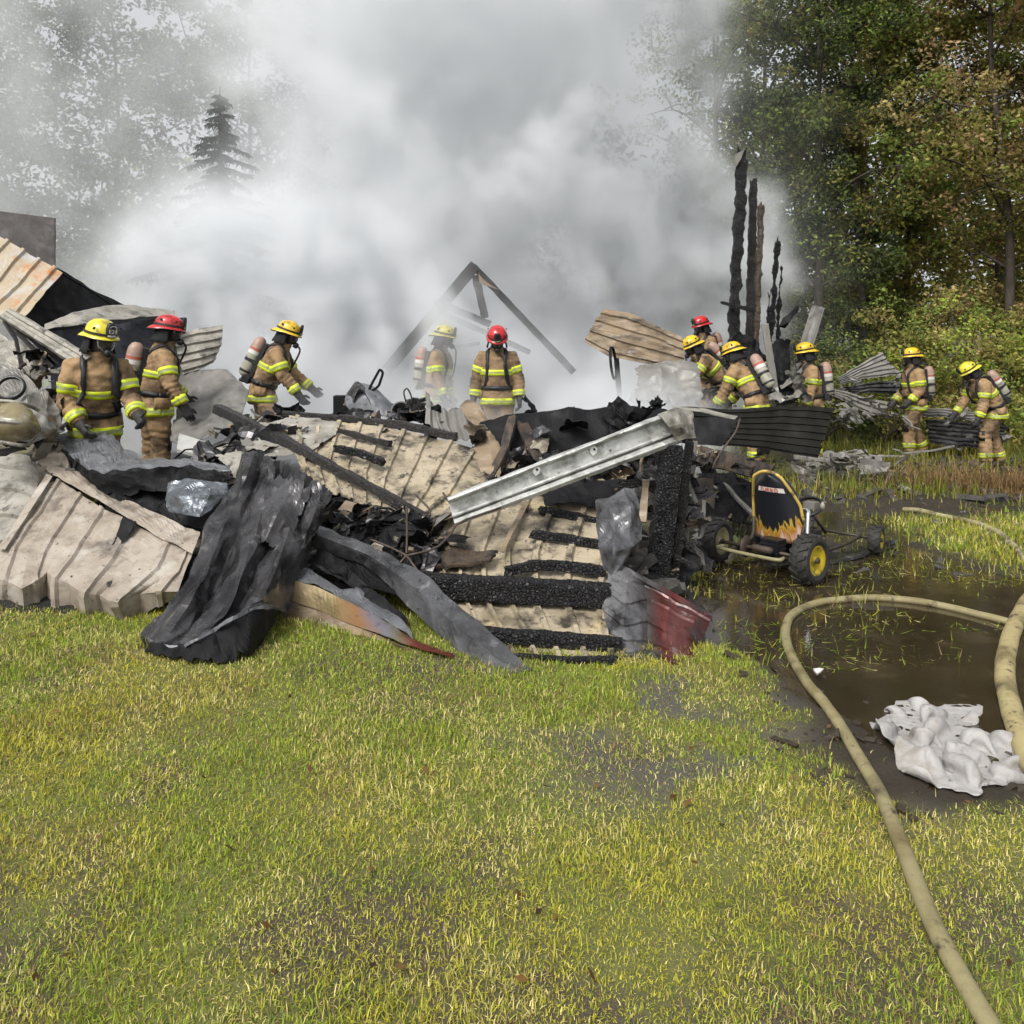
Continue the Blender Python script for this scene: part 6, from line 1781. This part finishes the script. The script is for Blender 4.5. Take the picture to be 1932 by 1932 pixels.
# ---------------------------------------------------------------- rumpled white cloth in the puddle
M['cloth'] = mat('dirty_white_cloth', (.38, .37, .36), (.28, .27, .26), 3, .8, 0, .8, 14, bdist=.012, stains=[((.22, .195, .16), 5, .53, .70), ((.06, .05, .035), 7, .59, .70)])
def cloth(name, rows, seed, label, nu=110, nv=66, slack=1.16, steps=520, pin=.03):
    """a cloth slackened over its footprint and left to buckle, fold and settle on the ground"""
    g = [[G(x, y, 0) + Vector((0, 0, z)) for (x, y, z) in r] for r in rows]
    P = np.array([[tuple(lerp_grid(g, i / nu, j / nv, True)) for i in range(nu + 1)] for j in range(nv + 1)])
    rs = np.random.RandomState(seed)
    P0 = P.copy()
    X_, Y_ = np.meshgrid(np.arange(nu + 1), np.arange(nv + 1))
    P[..., 2] += .05 * (nfbm(X_ * .05 + seed, Y_ * .05, 1.4) - .4) + .004 * rs.rand(nv + 1, nu + 1)
    floor_ = ground_z(P[..., 0], P[..., 1]).clip(-.034, None) + .006
    def links(di, dj, st, k):
        A = P0[:nv + 1 - dj, :nu + 1 - di] if True else None
        B = P0[dj:, di:]
        A2 = P0[:nv + 1 - dj, :nu + 1 - di]
        return (di, dj, np.linalg.norm(B - A2, axis=2) * k, st)
    sl_ = slack * (.85 + .4 * nfbm(X_ * .03 + seed * 3, Y_ * .03, 1.3))
    L = []
    for di, dj, st in ((1, 0, .9), (0, 1, .9), (1, 1, .5), (3, 0, .6), (0, 3, .6), (6, 0, .5), (0, 6, .4), (12, 0, .2)):
        d, e, r, q = links(di, dj, st, 1.0)
        L.append((di, dj, r * sl_[:nv + 1 - dj, :nu + 1 - di], st))
    V = np.zeros_like(P)
    for it in range(steps):
        V *= .90
        V[..., 2] -= .00030
        prev = P.copy()
        P = P + V
        for di, dj, r, st in L:
            for par in (0, 1):
                a_ = P[:nv + 1 - dj, :nu + 1 - di]; b_ = P[dj:, di:]
                d = b_ - a_; l = np.linalg.norm(d, axis=2, keepdims=True) + 1e-9
                c = d / l * (l - r[..., None]) * .5 * st * .5
                acc = np.zeros_like(P); cnt = np.zeros(P.shape[:2] + (1,))
                acc[:nv + 1 - dj, :nu + 1 - di] += c; cnt[:nv + 1 - dj, :nu + 1 - di] += 1
                acc[dj:, di:] -= c; cnt[dj:, di:] += 1
                P = P + acc / np.maximum(cnt, 1) * 1.6
        P[..., :2] += (P0[..., :2] - P[..., :2]) * pin
        low = P[..., 2] < floor_
        P[..., 2] = np.maximum(P[..., 2], floor_)
        P[low, :2] = prev[low, :2] * .6 + P[low, :2] * .4
        P[..., 2] = np.minimum(P[..., 2], floor_ + .07)
        V = (P - prev).clip(-.01, .01)
    for j in range(P.shape[0]):
        for i in range(P.shape[1]):
            q = Vector(P[j, i])
            P[j, i, 2] += .010 * (.35 - abs(mn.noise(Vector((q.x * 9 + seed, q.y * 20, 1))))) + .007 * (.35 - abs(mn.noise(Vector((q.x * 24, q.y * 30 + seed, 4)))))
    ii = np.arange(P.shape[0] * P.shape[1]).reshape(P.shape[:2])
    F_ = np.stack([ii[:-1, :-1], ii[:-1, 1:], ii[1:, 1:], ii[1:, :-1]], -1).reshape(-1, 4)
    o = mk(name, P.reshape(-1, 3), F_.tolist(), M['cloth'], None, True)
    md = o.modifiers.new('s', 'SMOOTH'); md.factor = .3; md.iterations = 1
    md = o.modifiers.new('thickness', 'SOLIDIFY'); md.thickness = .004
    return tag(o, label, 'cloth')
cl = cloth('white_cloth', [
    [(1655, 1352, .0), (1690, 1346, .06), (1735, 1350, .04), (1790, 1356, .05), (1840, 1368, .08), (1900, 1385, .06), (1965, 1392, .0)],
    [(1668, 1382, -.01), (1705, 1378, .07), (1742, 1384, .02), (1792, 1388, .10), (1845, 1396, .06), (1900, 1404, .11), (1968, 1412, .02)],
    [(1705, 1412, -.02), (1735, 1412, .08), (1765, 1405, .10), (1805, 1420, .03), (1855, 1418, .12), (1905, 1432, .03), (1970, 1432, .06)],
    [(1722, 1448, -.02), (1752, 1440, .10), (1785, 1440, .02), (1820, 1450, .10), (1860, 1448, .04), (1900, 1452, .08), (1955, 1450, .0)],
    [(1735, 1470, -.03), (1772, 1478, .01), (1805, 1484, .03), (1835, 1488, .0), (1868, 1478, .02), (1905, 1466, -.01), (1940, 1462, -.03)]], 91, 'crumpled dirty white cloth lying in the brown puddle')
cloth('white_cloth', [
    [(1682, 1330, -.02), (1700, 1318, .07), (1745, 1328, .02), (1790, 1326, .06), (1840, 1324, .03)],
    [(1690, 1338, -.02), (1720, 1342, .04), (1752, 1348, .07), (1795, 1352, .02), (1836, 1342, .06)],
    [(1705, 1350, -.03), (1730, 1356, -.01), (1760, 1358, -.01), (1800, 1358, -.01), (1832, 1352, -.02)]], 95, 'smaller strip of white cloth just behind the crumpled one', nu=80, nv=30)
lathe('paper_scrap', [(0, .018), (.03, .012), (.05, .002)], G(1538, 1268, .02), Vector((1, .2, .3)), M['white'], sides=6, label='tiny white scrap lying against the looped fire hose', cat='scrap')

# ---------------------------------------------------------------- grass
M['grass'] = mat('grass_blades', (0, 0, 0), tint=True, rough=.6, bump=0, rvar=0, transl=.25, spec=.15)


def blades(name, x, y, h, wd, col, rs, tilt=.7, label=''):
    n = len(x)
    z = ground_z(x, y)
    a = rs.rand(n) * 2 * np.pi
    tl = np.abs(rs.normal(tilt * .45, tilt * .7, n)).clip(0, 1.5)
    dx, dy = np.cos(a), np.sin(a)
    B = np.stack([x, y, z - .004], 1)
    D1 = np.stack([dx * np.sin(tl * .55), dy * np.sin(tl * .55), np.cos(tl * .55)], 1)
    t2 = (tl * 1.35).clip(0, 1.62)
    D2 = np.stack([dx * np.sin(t2), dy * np.sin(t2), np.cos(t2)], 1)
    b = a + np.pi / 2 + rs.normal(0, .5, n)
    S_ = np.stack([np.cos(b), np.sin(b), 0 * b], 1) * (wd / 2)[:, None]
    m = B + D1 * (h * .5)[:, None]
    t = m + D2 * (h * .5)[:, None]
    V = np.stack([B - S_, B + S_, m + S_ * .85, m - S_ * .85, t + S_ * .12, t - S_ * .12], 1).reshape(-1, 3)
    k = np.arange(n)[:, None] * 6
    F_ = np.concatenate([k + np.array([[0, 1, 2, 3]]), k + np.array([[3, 2, 4, 5]])], 0)
    c = np.repeat(col, 6, 0)
    me = fast_mesh(name, V, F_, 4, M['grass'], c)
    return tag(link(name, me), label, kind='stuff')


def grass_col(x, y, rs, green=0.0):
    n = len(x)
    p = nfbm(x, y, 1.1); q = nfbm(x + 31, y + 7, 3.1); u = rs.rand(n)
    yel = np.array([.36, .335, .045]); grn = np.array([.19, .26, .032]); strw = np.array([.50, .44, .17]); brn = np.array([.22, .15, .075]); dk = np.array([.09, .13, .03])
    wg = sst(.40, .62, p) * .85 + green
    wg = np.clip(wg + rs.normal(0, .28, n), 0, 1)[:, None]
    c = yel * (1 - wg) + grn * wg
    s = (u < .08 + .34 * sst(.48, .66, q))[:, None]
    c = np.where(s, strw, c)
    s = (rs.rand(n) < .06 + .22 * sst(.50, .7, nfbm(x + 77, y, 2.3)))[:, None]
    c = np.where(s, brn, c)
    s = (rs.rand(n) < .12)[:, None]
    c = np.where(s, dk, c)
    return c * (.72 + .55 * rs.rand(n))[:, None]


rs = np.random.RandomState(21)
n = 330000
y = rs.uniform(1.72, 5.9, n); x = rs.uniform(-1, 1, n) * (.68 * y + .25)
bare = np.maximum(.5 * sst(.58, .72, nfbm(x + 11, y + 5, 1.7)), 1.9 * wetpatch(x, y))
keep = rs.rand(n) > np.clip(wet(x, y) * 1.05 + bare * .42, 0, .995)
hz = heap_z(x, y)
keep &= ~((hz > gz(0, 5) + .03) & (x > -6) & (x < 1.6) & (y > 5.6))
keep &= ~((x > 1.5) & (y > 2.93) & (y < 3.8))
x, y = x[keep], y[keep]
h = (.012 + .026 * rs.rand(len(x)) ** 1.6) * (.35 + 1.2 * nfbm(x, y, 2.7)) * (1 + .12 * (y - 2))
blades('grass', x, y, h, (.0022 + .0018 * rs.rand(len(x))) * (1 + .16 * (y - 1.8)), grass_col(x, y, rs) * 1.32, rs, 1.35, 'short matted yellow green lawn')

# bright grass past the hose and by the charred post, and the rough grass at the back
n = 52000
y = rs.uniform(5.3, 10.2, n); x = rs.uniform(1.0, .72 * 10, n)
k = (x < .70 * y + .2) & (rs.rand(n) > np.clip(wet(x, y) * 1.04 - .12 * sst(.5, .62, nfbm(x, y, 1.9)), 0, .99)) & ((x > 2.3) | (y < 6.9) & (x < 1.9))
x, y = x[k], y[k]
blades('grass', x, y, .035 + .05 * rs.rand(len(x)), .008 + .004 * rs.rand(len(x)), grass_col(x, y, rs, .45) * 1.15, rs, .8, 'greener grass beyond the puddle')
# strands lying in the mud and on the water
n = 11000
y = rs.uniform(3.0, 9.0, n); x = 1.2 + rs.rand(n) * 5
cl_ = nfbm(x * .8, y * 1.6, 1.6)
k = ~((x > 1.45) & (y > 2.9) & (y < 3.85)) & (cl_ > .50) & (x < .7 * y + .2) & (rs.rand(n) < .25 + sst(.5, .62, cl_))
x, y = x[k], y[k]
o_ = blades('grass_strands', x, y, .05 + .08 * rs.rand(len(x)), .0045 + .004 * rs.rand(len(x)), grass_col(x, y, rs, .2) * .85, rs, 1.3, 'flattened grass strands in the mud and water')
# make strands over water lie on it
cv = np.empty(len(o_.data.vertices) * 3, dtype=np.float32); o_.data.vertices.foreach_get('co', cv); cv = cv.reshape(-1, 3)
cv[:, 2] = np.maximum(cv[:, 2], -.022 + .004 * rs.rand(len(cv))); o_.data.vertices.foreach_set('co', cv.ravel())
n = 34000
y = rs.uniform(9.2, 19, n); x = rs.uniform(1.5, 15, n)
k = (x < .72 * y + .3) & (nfbm(x, y, .8) > .40)
x, y = x[k], y[k]
c_ = grass_col(x, y, rs, -.1) * .62
blades('rough_grass', x, y, .08 + .22 * rs.rand(len(x)) ** 2, .012 + .006 * rs.rand(len(x)), c_, rs, .6, 'rough grass along the edge of the wood')
# dry brush piled at the right
n = 5200
t = rs.rand(n); x = 5.3 + rs.normal(0, .35, n) + 2.6 * t; y = 9.4 + rs.normal(0, .32, n) + .9 * (1 - t)
br = np.array([.23, .15, .07]); c_ = br * (.5 + .9 * rs.rand(n))[:, None]
o_ = blades('dry_brush', x, y, .08 + .30 * rs.rand(n), .006 + .006 * rs.rand(n), c_, rs, 2.0, 'heap of dry brown brush and stalks')

# fallen leaves and twigs on the lawn
n = 110
y = rs.uniform(1.8, 5.4, n); x = rs.uniform(-1, 1, n) * .68 * y
pts = np.stack([x, y, ground_z(x, y) + .022], 1)
me = leaf_mesh('fallen_leaves', pts, .02, 1, .032, [(3, (.16, .085, .035)), (2, (.22, .14, .05)), (1, (.07, .045, .03))], rs, flat=2.5)
tag(link('fallen_leaves', me), 'brown leaves fallen on the lawn', kind='stuff')

# ---------------------------------------------------------------- smoke (a real density grid)
def volume_material(name, col, dens=1.0, aniso=0.0):
    m = bpy.data.materials.new(name)
    m.use_nodes = True
    t = m.node_tree
    t.nodes.clear()
    pv = t.nodes.new('ShaderNodeVolumePrincipled')
    pv.inputs['Color'].default_value = (*col, 1)
    pv.inputs['Density'].default_value = dens
    pv.inputs['Density Attribute'].default_value = 'density'
    pv.inputs['Anisotropy'].default_value = aniso
    o = t.nodes.new('ShaderNodeOutputMaterial')
    t.links.new(pv.outputs[0], o.inputs['Volume'])
    return m


class Field:
    """small builder for scalar fields in a geometry node tree"""
    def __init__(s, tree):
        s.t = tree
        s.pos = tree.nodes.new('GeometryNodeInputPosition').outputs[0]
        sx = tree.nodes.new('ShaderNodeSeparateXYZ')
        tree.links.new(s.pos, sx.inputs[0])
        s.x, s.y, s.z = sx.outputs
    def _in(s, sock, v):
        if hasattr(v, 'is_output'):
            s.t.links.new(v, sock)
        else:
            sock.default_value = v
    def math(s, op, a, b=0.0, c=0.0, clamp=False):
        n = s.t.nodes.new('ShaderNodeMath')
        n.operation = op
        n.use_clamp = clamp
        s._in(n.inputs[0], a); s._in(n.inputs[1], b); s._in(n.inputs[2], c)
        return n.outputs[0]
    def add(s, a, b): return s.math('ADD', a, b)
    def sub(s, a, b): return s.math('SUBTRACT', a, b)
    def mul(s, a, b): return s.math('MULTIPLY', a, b)
    def mx(s, a, b): return s.math('MAXIMUM', a, b)
    def ramp(s, v, a, b, lo=0.0, hi=1.0):
        n = s.t.nodes.new('ShaderNodeMapRange')
        n.interpolation_type = 'SMOOTHSTEP'
        s._in(n.inputs['Value'], v)
        s._in(n.inputs['From Min'], a); s._in(n.inputs['From Max'], b)
        s._in(n.inputs['To Min'], lo); s._in(n.inputs['To Max'], hi)
        return n.outputs[0]
    def noise(s, scale, detail=4.0, rough=0.55, offset=(0, 0, 0), stretch=(1, 1, 1), dist=0.0):
        m = s.t.nodes.new('ShaderNodeVectorMath')
        m.operation = 'MULTIPLY_ADD'
        s.t.links.new(s.pos, m.inputs[0])
        m.inputs[1].default_value = stretch
        m.inputs[2].default_value = offset
        n = s.t.nodes.new('ShaderNodeTexNoise')
        n.inputs['Scale'].default_value = scale
        n.inputs['Detail'].default_value = detail
        n.inputs['Roughness'].default_value = rough
        n.inputs['Distortion'].default_value = dist
        s.t.links.new(m.outputs[0], n.inputs['Vector'])
        return n.outputs[0]
    def ball(s, c, r, soft=0.5):
        """1 inside an ellipsoid, falling to 0 at its rim"""
        d = None
        for ax, cc, rr in zip((s.x, s.y, s.z), c, r):
            q = s.math('POWER', s.mul(s.sub(ax, cc), 1.0 / rr), 2.0)
            d = q if d is None else s.add(d, q)
        return s.ramp(s.math('SQRT', d), 1.0, 1.0 - soft)


def smoke_box(name, lo, hi, res, mat, build):
    g = bpy.data.node_groups.new(name + '_field', 'GeometryNodeTree')
    g.interface.new_socket('Geometry', in_out='OUTPUT', socket_type='NodeSocketGeometry')
    vc = g.nodes.new('GeometryNodeVolumeCube')
    vc.inputs['Min'].default_value = lo
    vc.inputs['Max'].default_value = hi
    for k, ax in enumerate('XYZ'):
        vc.inputs['Resolution ' + ax].default_value = int((hi[k] - lo[k]) / res)
    f = Field(g)
    g.links.new(build(f), vc.inputs['Density'])
    sm = g.nodes.new('GeometryNodeSetMaterial')
    sm.inputs['Material'].default_value = mat
    go = g.nodes.new('NodeGroupOutput')
    g.links.new(vc.outputs[0], sm.inputs['Geometry'])
    g.links.new(sm.outputs[0], go.inputs[0])
    me = bpy.data.meshes.new(name)
    me.materials.append(mat)
    o = bpy.data.objects.new(name, me)
    COL.objects.link(o)
    md = o.modifiers.new('field', 'NODES')
    md.node_group = g
    return o


def smoke_field(f):
    big = f.noise(0.22, 2.0, 0.5, (3.1, 1.7, 0.4), (1, .8, .8))
    n1 = f.noise(0.50, 7.0, 0.60, (0.3, 5.2, 1.9), (1, .9, .9), 0.9)
    fine = f.noise(1.9, 4.0, 0.6, (7.3, 2.2, 4.9), (1, 1, 1), 0.5)
    n = f.add(f.mul(n1, .66), f.mul(fine, .34))
    nn = f.sub(n, 0.5)
    xs = f.add(f.x, f.mul(nn, 3.2))
    zs = f.add(f.z, f.mul(nn, 3.0))
    puff = f.ramp(n, 0.46, 0.585)
    # main column; its right rim bulges at 4 to 5 m up
    edge = f.noise(0.55, 3.0, 0.55, (11.3, 4.2, 8.8), (.4, .6, 1), 0.4)
    rim = f.add(4.55, f.mul(f.ball((4.5, 15, 3.2), (4, 6, 3.2), 1.0), 1.15))
    rim = f.add(rim, f.mul(f.sub(edge, .5), 4.6))
    right = f.ramp(f.sub(xs, rim), .35, -.35)
    left = f.ramp(f.add(xs, f.mul(f.sub(edge, .5), 4.0)), -6.0, -1.2)
    fy = f.ramp(f.x, -0.8, 4.6, 10.5, 14.6)
    ys = f.add(f.y, f.mul(nn, 2.6))
    front = f.ramp(f.sub(ys, fy), 0.3, 1.6)
    back = f.ramp(f.y, 19.2, 17.8)
    col = f.mul(f.mul(right, left), f.mul(front, back))
    d = f.mul(col, f.add(0.19, f.mul(puff, f.add(.6, f.mul(f.ramp(big, .35, .62), 1.2)))))
    # low white bank towards the left, its top climbing to the column
    bank = f.mul(f.mul(f.ramp(xs, -6.6, -5.2), f.ramp(xs, 4.2, 2.8)), f.mul(f.ramp(f.sub(ys, fy), -.2, .9), back))
    top = f.add(f.ramp(f.x, -7.2, -4.7, 2.1, 4.1), f.ramp(f.x, -2.6, .6, 0.0, -2.2))
    bank = f.mul(bank, f.ramp(f.sub(zs, top), .55, -.55))
    d = f.add(d, f.mul(bank, f.add(0.16, f.mul(puff, 2.2))))
    # thin veil over everything behind the ruin on the left
    veil = f.mul(f.mul(f.ramp(f.y, 13.0, 15.0), back), f.ramp(xs, 3.0, 1.5))
    d = f.add(d, f.mul(veil, f.add(0.04, f.mul(f.ramp(n, .40, .62), .15))))
    # white smoke close to the ground round the two firefighters at the centre
    d = f.add(d, f.mul(f.ball((-1.0, 10.3, 0.35), (1.0, .9, 1.25)), f.mul(f.ramp(n, .36, .58), 1.5)))
    d = f.add(d, f.mul(f.ball((1.2, 10.2, 0.6), (1.9, 1.2, 1.0)), f.mul(f.ramp(n, .36, .58), 2.2)))
    d = f.add(d, f.mul(f.ball((-2.7, 10.8, 0.9), (1.3, 1.2, 1.4)), f.mul(f.ramp(n, .36, .58), 1.4)))
    d = f.add(d, f.mul(f.ball((-2.2, 9.6, 0.75), (1.3, .9, .75), .9), f.mul(f.ramp(n, .36, .6), 1.3)))
    d = f.add(d, f.mul(f.ball((1.4, 9.6, 0.6), (1.0, .8, .6), .9), f.mul(f.ramp(n, .36, .6), 1.2)))
    # thin blue haze drifting past the right rim
    thin = f.mul(f.ramp(f.sub(xs, rim), 2.2, -.2), f.mul(f.ramp(f.y, 13.6, 15.0), back))
    d = f.add(d, f.mul(thin, f.mul(f.ramp(n, .36, .6), .05)))
    d = f.mul(d, f.ramp(f.x, -15.5, -14.0))
    d = f.mul(d, f.ramp(f.z, 11.5, 9.8))
    return d


smat = volume_material('smoke_volume', (0.91, 0.925, 0.943), 1.0)
sm = smoke_box('smoke', (-16, 8.4, -0.05), (9, 19.4, 11.5), 0.12, smat, smoke_field)
sm['kind'] = 'stuff'
sm['label'] = 'thick pale grey smoke rising from the burnt ruin'
